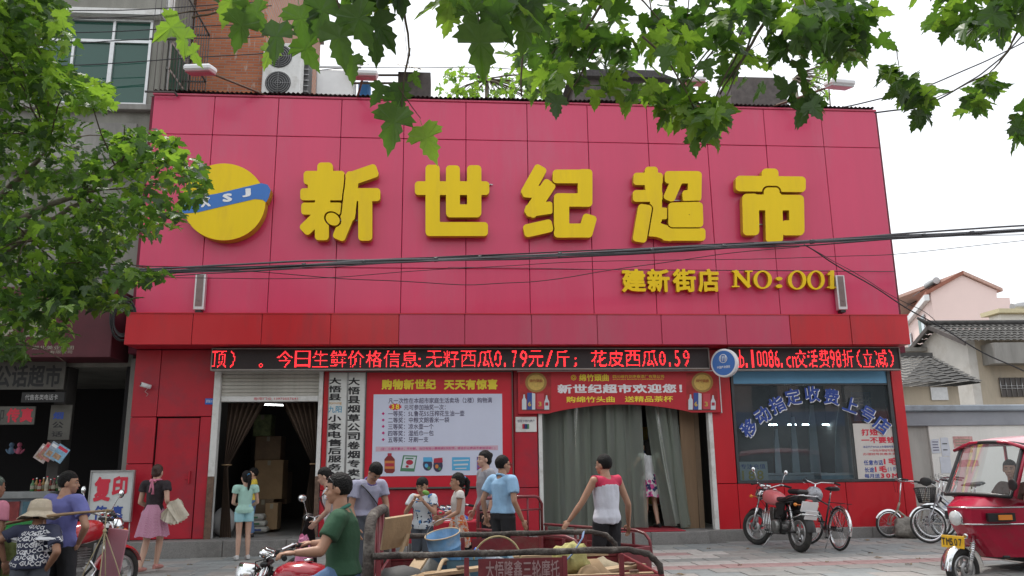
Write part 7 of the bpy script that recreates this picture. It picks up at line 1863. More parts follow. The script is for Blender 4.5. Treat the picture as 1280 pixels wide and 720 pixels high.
def hand(g,w_,d,side,s=1.0,curl=0.5,palm=None):
    """palm, four fingers and a thumb from the wrist w_ along d ; palm = direction the palm faces"""
    d = Vector(d).normalized(); pn = Vector(palm) if palm is not None else Vector((0,-side,0)); pn = (pn - d*pn.dot(d)).normalized(); x = d.cross(pn).normalized()*side
    fw = -x if (-x).x > 0 or abs(x.x) < 0.2 else x
    b = Vector(w_); L = 0.085*s
    g.tube([b - d*0.02,b + d*L*0.5,b + d*L],[0.026*s,0.038*s,0.036*s],12,flat=0.55) if False else None
    R = Matrix((fw,pn,d)).transposed()
    g.ell(b + d*L*0.52,(0.040*s,0.019*s,L*0.62),R=R,n=14,m=10)
    for k,(o,l) in enumerate(((0.028,0.070),(0.010,0.080),(-0.009,0.074),(-0.027,0.058))):
        p = b + d*(L*0.92) + fw*o*s; e = d; pts = [p - d*0.02]
        for j in range(4):
            pts.append(p); a = curl*(0.55 + 0.12*k) * (0.6 if j == 0 else 1.0); e = (e*math.cos(a) + (pn)*math.sin(a)).normalized() if j else (e + pn*0.10*curl).normalized()
            p = p + e*l*s*(0.42,0.32,0.26,0.2)[j]
        g.tube(pts,[0.0095*s,0.0095*s,0.0090*s,0.0085*s,0.0072*s],8)
        g.ell(pts[-1],(0.0072*s,)*3,n=8,m=5)
    t0 = b + d*L*0.28 + fw*0.030*s; t1 = t0 + (fw*0.75 + d*0.6 + pn*0.25).normalized()*0.038*s; t2 = t1 + (fw*0.15 + d*0.95 + pn*0.35).normalized()*0.032*s
    g.tube([t0 - fw*0.01,t0,t1,t2],[0.013*s,0.013*s,0.0115*s,0.009*s],8); g.ell(t2,(0.009*s,)*3,n=8,m=5)
DEF = dict(pel=(0,0,.535),waist=(0,0,.61),chest=(.005,0,.715),neck=(-.005,0,.815),head=(.012,0,.906),
           shL=(-.005,.108,.798),shR=(-.005,-.108,.798),elL=(-.02,.135,.63),elR=(-.02,-.135,.63),wrL=(.03,.14,.485),wrR=(.03,-.14,.485),
           hiL=(0,.052,.51),hiR=(0,-.052,.51),knL=(.012,.055,.285),knR=(.012,-.055,.285),anL=(-.01,.06,.045),anR=(-.01,-.06,.045))
def ering(c,fx,fy,rx,ry,n=20,p=1.0):
    return [c + fx*(rx*math.cos(2*PI*k/n)) + fy*(ry*math.sin(2*PI*k/n)) for k in range(n)]
def person(label,loc,rz,H=1.68,pose=None,female=False,skinm=SK_A,top=None,bottom=None,shoes=M_BLACK,hair='short',hairm=M_HAIR,yaw=0.0,pitch=0.0,tilt=0.0,fat=1.0,child=False,
           palmL=None,palmR=None,curl=0.6,group=None,tw=0.0,vox=0.012,handR=True,handL=True,face=True,extra=None,cat='person'):
    J = {k: Vector(v)*H for k,v in DEF.items()}
    for k,v in (pose or {}).items(): J[k] = Vector(v)*H
    s = H/1.70; f = fat
    hs = s*(1.0 if not child else 1.0 + 0.30*(1.70-H)/0.6)
    t = thing('person',label,cat,loc,rz,group)
    sw_ = (J['shL'] - J['shR']); fy = sw_.normalized(); spine = (J['neck'] - J['pel']).normalized(); fx = fy.cross(spine).normalized()
    hipy = (J['hiL'] - J['hiR']).normalized(); hipx = hipy.cross(Vector((0,0,1))).normalized()
    wS,wW,wH = (0.150,0.130,0.160) if not female else (0.132,0.108,0.160)
    dC,dW,dH = (0.112,0.098,0.108) if not female else (0.108,0.085,0.112)
    def torso(g,gr=0.0,lo=0,hi=6,flare=0.0):
        P0 = J['pel'] - Vector((0,0,0.04*s)); st = [(P0,hipx,hipy,dH*0.9,wH*0.92),(J['pel'] + spine*0.03*s,hipx,hipy,dH,wH),(J['waist'],(fx+hipx).normalized(),(fy+hipy).normalized(),dW,wW),(J['chest'],fx,fy,dC,wS),(J['chest'].lerp(J['neck'],0.55),fx,fy,dC*0.92,wS*0.98),(J['neck'] - spine*0.012*s,fx,fy,dC*0.62,wS*0.62),(J['neck'] + spine*0.012*s,fx,fy,0.055,0.06)]
        rings = [ering(c,ax,ay,(rx*s*f + gr + (flare if i <= 1 else flare*0.5 if i == 2 else 0)),(ry*s*f + gr + (flare if i <= 1 else flare*0.5 if i == 2 else 0)),22) for i,(c,ax,ay,rx,ry) in enumerate(st)]
        g.loft(rings[lo:hi+1])
        if hi >= 4:
            for sh in ('shL','shR'): cone(g,J['chest'].lerp(J['neck'],0.72),J[sh],0.058*s*f + gr,0.052*s*f + gr)
    # body
    g = MB(); torso(g)
    cone(g,J['neck'] - spine*0.03*s,J['neck'].lerp(J['head'],0.55),0.062*s,0.055*s)
    for a,b,c in (('shL','elL','wrL'),('shR','elR','wrR')):
        cone(g,J[a],J[b],0.049*s*f,0.038*s*f); cone(g,J[b],J[b].lerp(J[c],0.35),0.037*s*f,0.038*s*f); cone(g,J[b].lerp(J[c],0.35),J[c],0.037*s*f,0.025*s)
    for a,b,c,sy in (('hiL','knL','anL',1),('hiR','knR','anR',-1)):
        cone(g,J[a],J[b],0.084*s*f,0.055*s*f); cone(g,J[b],J[b].lerp(J[c],0.35),0.052*s*f,0.055*s*f); cone(g,J[b].lerp(J[c],0.35),J[c],0.054*s*f,0.034*s)
        d = Vector((1,sy*0.12,-0.15)); cone(g,J[c] + Vector((-0.02,0,-0.03))*s,J[c] + Vector((0.13,sy*0.015,-0.048))*s,0.032*s,0.024*s)
    # head in its own frame
    Rh = Euler((tilt,pitch,yaw)).to_matrix(); hc = J['head']
    def hp(x,y,z): return hc + Rh @ (Vector((x,y,z))*hs)
    hg = MB()
    hg.ell(hp(-0.008,0,0.018),(0.093*hs,0.074*hs,0.098*hs),R=Rh,n=24,m=16)
    hg.ell(hp(0.022,0,-0.045),(0.066*hs,0.056*hs,0.062*hs),R=Rh,n=20,m=12); hg.ell(hp(0.050,0,-0.085),(0.028*hs,0.028*hs,0.022*hs),R=Rh)
    hg.ell(hp(0.045,0.034,-0.030),(0.034*hs,0.026*hs,0.028*hs),R=Rh); hg.ell(hp(0.045,-0.034,-0.030),(0.034*hs,0.026*hs,0.028*hs),R=Rh)
    hg.loft([[hp(0.080,-0.008,0.010),hp(0.080,0.008,0.010),hp(0.070,0.0,0.018)],[hp(0.104,-0.013,-0.028),hp(0.104,0.013,-0.028),hp(0.100,0,-0.010)],[hp(0.078,-0.015,-0.040),hp(0.078,0.015,-0.040),hp(0.075,0,-0.03)]])
    hg.ell(hp(0.092,0,-0.028),(0.017*hs,0.015*hs,0.011*hs),R=Rh,n=10,m=8)
    for sy in (-1,1): hg.ell(hp(-0.005,sy*0.077,-0.008),(0.021*hs,0.009*hs,0.032*hs),R=Rh @ Euler((0,0.15,sy*0.3)).to_matrix(),n=12,m=8)
    cone(hg,J['neck'] + spine*0.01*s,hp(-0.012,0,-0.05),0.056*s,0.053*hs)
    body = remesh(g,vox*s,5); hd = remesh(hg,0.0075*hs,2)
    body.add(hd.v,hd.f,True)
    hmb = MB()
    dl = (J['wrL'] - J['elL']).normalized(); dr_ = (J['wrR'] - J['elR']).normalized()
    if handL: hand(hmb,J['wrL'],dl,1,hs*0.98,curl,palmL)
    if handR: hand(hmb,J['wrR'],dr_,-1,hs*0.98,curl,palmR)
    if hmb.v:
        hm2 = remesh(hmb,0.0042,1); body.add(hm2.v,hm2.f,True)
    body.build('body',skinm,t,fix=False)
    # face
    if face:
        for sy in (-1,1):
            e = MB(); e.ell(hp(0.077,sy*0.031,0.006),(0.009*hs,0.0125*hs,0.0048*hs),R=Rh @ Euler((0,0,sy*0.35)).to_matrix(),n=12,m=8); ew = e.build('eye',M_EYEW,t)
            e = MB(); e.ell(hp(0.0825,sy*0.031,0.006),(0.0045*hs,0.0065*hs,0.0050*hs),R=Rh,n=10,m=6); e.build('iris',M_EYED,ew)
            e = MB(); e.tube([hp(0.084,sy*0.014,0.023),hp(0.086,sy*0.030,0.029),hp(0.074,sy*0.049,0.024)],[0.003*hs,0.0042*hs,0.002*hs],6); e.build('eyebrow',M_HAIR,t)
        e = MB(); e.tube([hp(0.076,-0.022,-0.060),hp(0.088,-0.008,-0.057),hp(0.089,0.0,-0.059),hp(0.088,0.008,-0.057),hp(0.076,0.022,-0.060)],[0.003*hs,0.0052*hs,0.005*hs,0.0052*hs,0.003*hs],7); e.build('mouth',M_LIP,t)
    # hair
    if hair:
        g = MB(); g.ell(hp(-0.016,0,0.030),(0.099*hs,0.083*hs,0.102*hs),R=Rh,n=26,m=18)
        vs = []
        if hair in ('bun','pony','long','bob'): g.ell(hp(-0.045,0,-0.01),(0.066*hs,0.078*hs,0.075*hs),R=Rh)
        if hair == 'bun': g.ell(hp(-0.085,0,0.055),(0.045*hs,0.045*hs,0.042*hs),R=Rh)
        if hair == 'pony':
            pts = [hp(-0.09,0,0.04),hp(-0.125,0.0,0.045),hp(-0.150,0.0,0.0),hp(-0.145,0,-0.08),hp(-0.125,0,-0.17),hp(-0.115,0,-0.215)]
            g.tube(pts,[0.020*hs,0.028*hs,0.034*hs,0.032*hs,0.022*hs,0.006*hs],12)
        if hair == 'long': g.loft([ering(hp(x,0,z),Rh @ Vector((1,0,0)),Rh @ Vector((0,1,0)),rx*hs,ry*hs,16) for x,z,rx,ry in ((-0.03,0.05,0.08,0.082),(-0.05,-0.05,0.055,0.085),(-0.07,-0.18,0.035,0.085),(-0.075,-0.34,0.02,0.07))])
        h2 = remesh(g,0.008*hs,1,0.0035*hs,60/hs)
        # shave the face side : everything in front of and below the hairline is pushed inside the skull
        Ri = Rh.transposed(); nv = []
        for p in h2.v:
            q = Ri @ (Vector(p) - hc) / hs
            lim = 0.060 if abs(q.y) < 0.05 else 0.045
            cutf = (q.z < (0.052 if hair != 'fringe' else 0.026) and q.x > 0.055) or (q.x > 0.012 + 0.5*max(0,q.z) and q.z < 0.052 and q.x <= 0.055) or (q.z < -0.012 and q.x > -0.012 and abs(q.y) > 0.05)
            low = (q.z < -0.045 and q.x > -0.10 and hair in ('short','receding','fringe'))
            if cutf or low:
                k = 0.80; q = Vector((q.x*k - 0.008,q.y*k,(q.z-0.0)*k));
            nv.append(tuple(hc + Rh @ (q*hs)))
        h2.v = nv; h2.build('hair',hairm,t,fix=False)
        if hair == 'pony': e = MB(); e.torus(hp(-0.105,0,0.045),Rh @ Vector((1,0,0.2)),0.024*hs,0.008*hs,12,6); e.build('hair_tie',mat('hair_tie_blue',(0.05,0.3,0.6),0.5),t)
    # clothes
    def leg_cloth(g,gr,frac,cuff=0.0):
        for a,b,c in (('hiL','knL','anL'),('hiR','knR','anR')):
            end = frac
            if end <= 1: g.tube([J[a] + Vector((0,0,0.03)),J[a].lerp(J[b],end)],[0.086*s*f+gr,(0.086-0.028*end)*s*f+gr+cuff],16)
            else:
                g.tube([J[a] + Vector((0,0,0.03)),J[b]],[0.086*s*f+gr,0.058*s*f+gr],16); g.ell(J[b],(0.058*s*f+gr,)*3); g.tube([J[b],J[b].lerp(J[c],end-1)],[0.058*s*f+gr,(0.055*s*f*(1-(end-1)*0.2))+gr+cuff],16)
    if bottom:
        kind,m,ln = bottom[:3]; g = MB()
        if kind == 'trousers':
            torso(g,0.017*s,0,1); torso(g,0.014*s,1,2); leg_cloth(g,0.016*s,ln,0.006); r = remesh(g,0.012*s,3,0.009,10); r.build('trousers',m,t,fix=False)
        else:
            L = ln*H; w0 = J['waist']; fl = bottom[3] if len(bottom) > 3 else 0.16
            def sk(u,v):
                a = u*2*PI; rr_ = (0.9 + 0.1*0) ; base = w0.lerp(J['pel'],min(1,v*2.2)) if v < 0.45 else J['pel'] + Vector((0,0,-(v-0.45)*L/0.55*0.78))
                rx = (dW*s*f + 0.012)*(1-v) + (dH*s*f + fl)*v; ry = (wW*s*f + 0.012)*(1-v) + (wH*s*f + fl*0.85)*v
                if v < 0.45: rx = dW*s*f+0.012 + (dH-dW)*s*f*v/0.45 + fl*v*0.4; ry = wW*s*f+0.012 + (wH-wW)*s*f*v/0.45 + fl*v*0.35
                w_ = 1 + 0.07*v*math.sin(a*11+1.3*math.sin(a*3)) + 0.03*v*math.sin(a*23)
                return base + hipx*(rx*w_*math.cos(a)) + hipy*(ry*w_*math.sin(a)) + Vector((0,0,0.012*v*math.sin(a*5)))
            g.grid(sk,110,18); g.build('skirt',m,t,fix=False)
    if top:
        kind,m,slv = top[:3]; gr = 0.014*s; g = MB()
        lo = 0 if kind in ('long','tank','tee') else 1
        torso(g,gr,lo,5,0.012 if kind != 'fit' else 0.0)
        if slv > 0:
            for a,b,c in (('shL','elL','wrL'),('shR','elR','wrR')):
                if slv <= 1: g.tube([J[a],J[a].lerp(J[b],slv)],[0.055*s*f+gr,0.052*s*f+gr+0.006],16)
                else: g.tube([J[a],J[b]],[0.055*s*f+gr,0.040*s*f+gr],16); g.ell(J[b],(0.041*s*f+gr,)*3); g.tube([J[b],J[b].lerp(J[c],slv-1)],[0.040*s*f+gr,0.032*s+gr],16)
        r = remesh(g,0.011*s,3,0.0105*s,9/s,seed=H*13)
        if kind == 'tank':      # cut the arm holes and scoop
            nv = []
            for p in r.v:
                q = Vector(p);
                dd = min((q - (J['shL'] + fy*0.035*s)).length,(q - (J['shR'] - fy*0.035*s)).length)
                nv.append(tuple(q - (q - J['chest']).normalized()*0.03) if dd < 0.075*s else p)
            r.v = nv
        mats = [m]
        if len(top) > 3 and top[3]:        # yoke of another colour
            mats.append(top[3]); zc = top[4]*H
            for i,fc in enumerate(r.f):
                c = sum((Vector(r.v[k]) for k in fc),Vector()) / len(fc)
                v_ = (c - J['pel']).dot(spine); q = c - J['chest']
                side_ = abs(q.dot(fy))
                if v_ > zc + (0.10*H if False else 0) - 0.35*max(0,side_-0.08): r.mi[i] = 1
        r.build('shirt',mats,t,fix=False)
        if kind in ('polo','shirt'):
            g = MB(); g.tube([J['neck'] + spine*0.0 + fx*0.064*s*math.cos(a) + fy*0.070*s*math.sin(a) + spine*(0.014 - 0.03*math.cos(a))*s for a in [2*PI*i/20 for i in range(21)]],0.014*s,8); g.build('collar',top[5] if len(top) > 5 else m,t)
    if shoes:
        for a,sy in (('anL',1),('anR',-1)):
            g = MB(); q = J[a] + Vector((0.045,sy*0.008,-0.030))*s; g.loft([[q + Vector((x,y*w_,z))*s for y,z in ((-1,-0.022),(1,-0.022),(1,0.004+h_),(0.5,0.02+h_),(-0.5,0.02+h_),(-1,0.004+h_))] for x,w_,h_ in ((-0.105,0.025,0.025),(-0.07,0.037,0.03),(0.0,0.038,0.022),(0.06,0.046,0.008),(0.11,0.040,0.0),(0.135,0.020,-0.006))],smooth=True); g.build('shoe',shoes,t)
    if extra: extra(t,J,s,hp,Rh,fx,fy,spine)
    return t
def fabric(name,c,var=0.10,scale=6,bump=0.35): return mat('cloth_' + name,c,0.85,var=var,scale=scale,bump=bump,bscale=18)
def print_mat(name,base,spots,scale=14,th=0.55):
    """cloth printed with irregular coloured blotches"""
    m = bpy.data.materials.new('cloth_' + name); m.use_nodes = True; nt = m.node_tree; N = nt.nodes; L = nt.links; b = N['Principled BSDF']; b.inputs['Roughness'].default_value = 0.85
    tc = N.new('ShaderNodeTexCoord'); prev = None
    for i,c in enumerate(spots):
        v = N.new('ShaderNodeTexVoronoi'); v.inputs['Scale'].default_value = scale*(1 + 0.35*i); v.inputs['Randomness'].default_value = 1.0
        mp = N.new('ShaderNodeMapping'); mp.inputs['Location'].default_value = (i*1.7,i*2.9,i*0.7); L.new(tc.outputs['Object'],mp.inputs[0])
        nz = N.new('ShaderNodeTexNoise'); nz.inputs['Scale'].default_value = scale*1.5; L.new(mp.outputs[0],nz.inputs['Vector'])
        ad = N.new('ShaderNodeVectorMath'); ad.operation = 'MULTIPLY_ADD'; ad.inputs[1].default_value = (0.12,0.12,0.12); L.new(nz.outputs['Color'],ad.inputs[0]); L.new(mp.outputs[0],ad.inputs[2]); L.new(ad.outputs[0],v.inputs['Vector'])
        r = N.new('ShaderNodeValToRGB'); r.color_ramp.interpolation = 'CONSTANT'; r.color_ramp.elements[0].color = (1,1,1,1); r.color_ramp.elements[1].color = (0,0,0,1); r.color_ramp.elements[1].position = th - 0.08*i
        L.new(v.outputs['Distance'],r.inputs[0])
        mx = N.new('ShaderNodeMix'); mx.data_type = 'RGBA'; L.new(r.outputs[0],mx.inputs[0])
        if prev: L.new(prev,mx.inputs[6])
        else: mx.inputs[6].default_value = (*base,1)
        mx.inputs[7].default_value = (*c,1); prev = mx.outputs[2]
    L.new(prev,b.inputs['Base Color']); return m
def stripe_mat(name,a,b_,scale,direction='Z'):
    m = bpy.data.materials.new('cloth_' + name); m.use_nodes = True; nt = m.node_tree; N = nt.nodes; L = nt.links; b = N['Principled BSDF']; b.inputs['Roughness'].default_value = 0.9
    tc = N.new('ShaderNodeTexCoord'); w = N.new('ShaderNodeTexWave'); w.bands_direction = direction; w.inputs['Scale'].default_value = scale; w.inputs['Distortion'].default_value = 3.0; w.inputs['Detail'].default_value = 3
    L.new(tc.outputs['Object'],w.inputs['Vector']); r = N.new('ShaderNodeValToRGB'); r.color_ramp.elements[0].color = (*a,1); r.color_ramp.elements[1].color = (*b_,1); L.new(w.outputs['Color'],r.inputs[0]); L.new(r.outputs[0],b.inputs['Base Color']); return m
M_DKT = fabric('dark_trousers',(0.018,0.018,0.022)); M_GREYT = fabric('slate_trousers',(0.07,0.08,0.10)); M_JEAN = fabric('blue_jeans',(0.10,0.18,0.33)); M_WHT = fabric('white',(0.70,0.71,0.74))
def spot(px,D,z=0.0): p = at(px,600,D=D); return (p.x,p.y,z)
def gnd(px,py,z): p = at(px,py,Z=z); return (p.x,p.y,z)
def toward_cam(loc): return math.atan2(CAM.y - loc[1],CAM.x - loc[0])

# 1 man in violet T-shirt, back to us, head turned in profile to the right, hand on hip
L1 = spot(83,7.95,ROAD)
def x1(t,J,s,hp,Rh,fx,fy,spine): pass
person('man in violet T-shirt and dark trousers, hand on hip, beside red motorcycle',L1,math.radians(72),1.625,dict(elR=(-.03,-.20,.645),wrR=(.01,-.125,.545),elL=(.05,.15,.64),wrL=(.13,.13,.56),knR=(.02,-.06,.285),head=(.02,-.005,.898)),skinm=SK_A,
       top=('tee',fabric('violet',(0.15,0.16,0.42)),0.62),bottom=('trousers',M_DKT,1.95),yaw=math.radians(-62),hair='short',fat=1.0,palmR=(0,1,0))
# 2 woman in straw hat with carrying pole
L2 = spot(50,7.5,ROAD)
def x2(t,J,s,hp,Rh,fx,fy,spine):
    g = MB(); c = hp(0.0,0,0.045); R = Rh @ Euler((0.05,0.10,0)).to_matrix()
    prof = [(0.0,0.115),(0.05,0.112),(0.085,0.095),(0.098,0.05),(0.102,0.0),(0.13,-0.018),(0.175,-0.042),(0.205,-0.066),(0.203,-0.072),(0.17,-0.052),(0.10,-0.012),(0.0,-0.005)]
    n = 40; vs = []
    for r,h in prof:
        for k in range(n):
            a = 2*PI*k/n; w_ = 0.010*math.sin(a*3+1)*(r/0.2)**2 + 0.006*math.sin(a*7)*(r/0.2)**2
            vs.append(c + R @ (Vector((r*math.cos(a)*1.04,r*math.sin(a),h + w_))*(0.90 if r > 0.11 else 1.0)))
    fs = [(i*n+k,i*n+(k+1) % n,(i+1)*n+(k+1) % n,(i+1)*n+k) for i in range(len(prof)-1) for k in range(n)]
    g.add(vs,fs,True); h = g.build('straw_hat',mat('straw',(0.55,0.47,0.36),0.85,var=0.15,scale=25,bump=0.5,bscale=70),t)
    g = MB(); g.loft([[c + R @ Vector((rr_*math.cos(2*PI*k/32)*1.04,rr_*math.sin(2*PI*k/32),z)) for k in range(32)] for rr_,z in ((0.104,0.0),(0.103,0.028))],cap=False); g.build('hat_band',mat('straw_band',(0.47,0.40,0.30),0.9),h)
M_GUC = fabric('navy_print',(0.03,0.035,0.07))
P2 = person('short woman in pale straw hat and navy letter-print shirt carrying a shoulder pole',L2,math.radians(105),1.38,dict(elL=(.03,.20,.70),wrL=(.13,.25,.77),elR=(-.12,-.17,.62),wrR=(-.03,-.10,.50),head=(.105,0,.850),neck=(.055,0,.770),chest=(.02,0,.69),shL=(.04,.108,.752),shR=(.04,-.108,.752)),female=True,skinm=SK_C,
       top=('tee',M_GUC,0.75),bottom=('trousers',M_GREYT,1.9),hair='short',yaw=math.radians(25),fat=1.14,extra=x2,palmL=(0.3,0,1))
# letter print laid onto the shirt
def shirt_print(per,txt_,rows,cols,size,m,z0,z1,seed=1):
    sh_ = [c for c in per.children if c.name.startswith('shirt')][0]; bpy.context.view_layer.update()
    bvh = BVHTree.FromPolygons([v.co.copy() for v in sh_.data.vertices],[tuple(p.vertices) for p in sh_.data.polygons])
    v,fs = glyph_mesh(txt_,0.03,1); lo,hi = v.min(0),v.max(0); rr_ = random.Random(seed); g = MB()
    cen = Vector((0,0,(z0+z1)/2)); bb = [Vector(c) for c in sh_.data.vertices and [vv.co for vv in sh_.data.vertices]]
    cen = sum(bb,Vector())/len(bb)
    for i in range(rows):
        z = z0 + (z1-z0)*(i+0.5)/rows
        for j in range(cols):
            th = 2*PI*(j + 0.5*(i % 2) + rr_.uniform(-.08,.08))/cols; d = Vector((math.cos(th),math.sin(th),0)); tx = Vector((-d.y,d.x,0)); w_ = size*(1.0 + rr_.uniform(-.1,.25)); asp = (hi[0]-lo[0])/(hi[1]-lo[1])
            up_ = Vector((0,0,1)); an = rr_.uniform(-0.25,0.25); ux = tx*math.cos(an) + up_*math.sin(an); uy = up_*math.cos(an) - tx*math.sin(an)
            o_ = Vector((cen.x,cen.y,z)) + d*0.6; pts = []; ok = True
            for a,b in v:
                q = o_ + ux*((a-lo[0])/(hi[1]-lo[1]) - asp/2)*w_ + uy*((b-lo[1])/(hi[1]-lo[1]) - 0.5)*w_
                hit = bvh.ray_cast(q,-d,1.2)
                if hit[0] is None: ok = False; break
                pts.append(hit[0] + d*0.004)
            if ok: g.add(pts,fs)
    g.build('printed_letters',m,per,kind='stuff')
shirt_print(P2,'GUCCI',8,5,0.036,M_WHT,0.49*1.39,0.79*1.39)
# the pole and what hangs from it
pa = at(1,659,D=7.75); pb = at(139,638,D=7.1)
t = thing('carrying_pole','flat bamboo carrying pole across the shoulder of the woman in the hat','carrying pole',tuple((pa+pb)/2))
g = MB(); pts = [(pa-(pb-pa)*0.25).lerp(pb,i/12) + Vector((0,0,0.035*math.sin(i/12*PI))) for i in range(13)]; g.tube(pts,[0.012+0.010*math.sin(i/12*PI) for i in range(13)],9,flat=0.7); g.build('bamboo',mat('bamboo',(0.30,0.19,0.10),0.6,var=0.25,scale=12,streak=True),t,w=True)
g = MB(); g.torus(pb - (pb-pa).normalized()*0.05,(pb-pa),0.016,0.004,12,5); g.torus(pa + (pb-pa).normalized()*0.05,(pb-pa),0.018,0.004,12,5); g.build('notch_cord',mat('straw_rope2',(0.42,0.36,0.22),0.9),t,w=True)
tp = pb - (pb-pa).normalized()*0.06
t = thing('rope_sling','straw rope sling spreading down from the front end of the pole','rope',(tp.x,tp.y,0.1))
for dx,dy,dz in ((-0.28,0.1,-0.62),(0.0,0.16,-0.62),(0.05,-0.14,-0.64),(0.24,0.02,-0.60)):
    g = MB(); kn = tp + Vector((0,0,-0.17)); g.tube([tp,kn,kn + Vector((dx*0.5,dy*0.5,dz*0.55+0.05)),kn + Vector((dx,dy,dz))],0.0045,6); g.build('cord',MATS['straw_rope2'],t,w=True)
g = MB(); g.ell(tp + Vector((0,0,-0.17)),(0.016,0.016,0.02)); g.build('knot',MATS['straw_rope2'],t,w=True)
bq = tp + Vector((0,0,-0.82)); t = thing('wicker_basket','round wicker basket hanging at the front end of the carrying pole','basket',(bq.x,bq.y,bq.z-0.16))
g = MB(); g.lathe([(0.0,0.0),(0.16,0.0),(0.22,0.08),(0.26,0.16),(0.25,0.165),(0.21,0.09),(0.15,0.015),(0.0,0.015)],(0,0,0),n=28,cap=False); g.build('bowl',mat('wicker',(0.34,0.24,0.13),0.85,var=0.3,scale=50,bump=0.8,bscale=60),t); g = MB(); g.torus((0,0,0.165),(0,0,1),0.255,0.012,28,6); g.build('rim',MATS['wicker'],t)
c = at(5,690,D=7.6); t = thing('green_cloth_bundle','dull green net bundle hanging from the back end of the pole','bundle',(c.x-0.02,c.y,c.z-0.30))
def fb(u,v):
    a = u*2*PI; r = 0.03 + 0.13*math.sin(min(1,v*1.15)*PI*0.62)**0.8*(1 + 0.14*math.sin(a*4 + v*5) + 0.08*math.sin(a*9))
    if v > 0.95: r *= 0.6
    return Vector((r*math.cos(a),r*math.sin(a),0.50 - 0.55*v))
g = MB(); g.grid(fb,40,22); g.build('sack',mat('net_green',(0.20,0.25,0.08),0.85,var=0.3,scale=14,bump=0.7,bscale=40),t); g = MB(); g.tube([(0,0,0.48),(0.0,0,0.62)],0.006,5); g.torus((0,0,0.46),(0,0,1),0.035,0.006,12,5); g.build('cord',MATS['straw_rope2'],t)
# 3 woman with a bun walking away along the step, holding papers
L3 = gnd(186,716,0.0)
def x3(t,J,s,hp,Rh,fx,fy,spine):
    g = MB(); ax = J['neck']; m = fabric('pink_bow',(0.62,0.20,0.30))
    g.tube([ax + fx*0.068*math.cos(a) + fy*0.07*math.sin(a) + spine*0.035 for a in [2*PI*i/18 for i in range(19)]],0.014,7)
    b0 = ax - fx*0.085 + spine*0.02
    for sy,l in ((-1,0.05),(1,0.05)): g.loft([[b0 + fy*sy*k*l + spine*(dz*w_) - fx*0.008*dw for dz,dw in ((-1,0),(0,1),(1,0),(0,-1))] for k,w_ in ((0,0.008),(0.5,0.022),(1.0,0.018))])
    for sy,l in ((-1,0.19),(1,0.16)): g.loft([[b0 + fy*(sy*(0.004+k*0.018) + w_*q) - spine*k*l - fx*(0.004*r_ + 0.015) for q,r_ in ((-1,-1),(1,-1),(1,1),(-1,1))] for k,w_ in ((0,0.008),(0.5,0.02),(1.0,0.022))])
    g.build('neck_bow',m,t)
person('woman with hair in a bun, black top and pink skirt, walking with papers',L3,math.radians(78),1.56,dict(elR=(-.035,-.145,.645),wrR=(.085,-.115,.585),elL=(-.01,.14,.63),wrL=(.10,.075,.57),knR=(.075,-.04,.30),anR=(.07,-.02,.06),knL=(-.005,.045,.285),anL=(-.075,.05,.05)),female=True,skinm=SK_B,
       top=('fit',fabric('black_lace',(0.028,0.02,0.025),0.5,30),0.42),bottom=('skirt',stripe_mat('pink_plaid',(0.40,0.13,0.24),(0.58,0.36,0.46),26,'DIAGONAL'),0.27,0.095),shoes=mat('pink_sandal',(0.55,0.25,0.22),0.5),hair='bun',hairm=M_HAIRB,extra=x3)
c = at(217,634,D=11.55)
t = thing('paper_bundle','fanned bundle of cream papers held under the arm of the woman','papers',(c.x,c.y,c.z))
t.scale = (0.74,)*3
M_CREAM = mat('cream_paper',(0.66,0.61,0.50),0.8,var=0.15,scale=9)
for k in range(8):
    a = math.radians(-35 + k*11); R = Euler((0.15*math.sin(k),a,0.25)).to_matrix(); g = MB()
    def fp(u,v,k=k,R=R):
        q = Vector(((u-0.35)*0.25,0.03*math.sin(u*6+k)+0.018*k-0.07,-v*0.40+0.10)); return R @ q
    g.grid(fp,6,6); o = g.build('sheet',M_CREAM,t)
# 4 girl in mint T-shirt
L4 = gnd(302,700,0.01)
person('girl in mint top and pale blue shorts with a ponytail, at the storeroom step',L4,math.radians(112),1.42,dict(elL=(.03,.125,.63),wrL=(.11,.07,.60),elR=(.01,-.14,.63),wrR=(.09,-.08,.58),knL=(.02,.045,.285),anL=(-.01,.05,.045)),female=True,skinm=SK_B,hair='pony',yaw=0.25,
       top=('tee',fabric('mint',(0.38,0.62,0.54)),0.35),bottom=('trousers',fabric('pale_blue_shorts',(0.33,0.60,0.66)),0.40),shoes=mat('white_shoe',(0.6,0.6,0.6),0.5),fat=0.94,child=True)
g = MB()
p = at(318,640,Y=0.15); person('child with yellow top standing in the storeroom doorway beyond the mint girl',(p.x-0.05,0.15,FZ),math.radians(200),1.20,dict(elL=(.03,.13,.63),wrL=(.1,.1,.6)),female=True,skinm=SK_B,hair='short',top=('tee',fabric('yellow',(0.70,0.52,0.06)),0.4),bottom=('trousers',M_JEAN,1.9),child=True,vox=0.016)
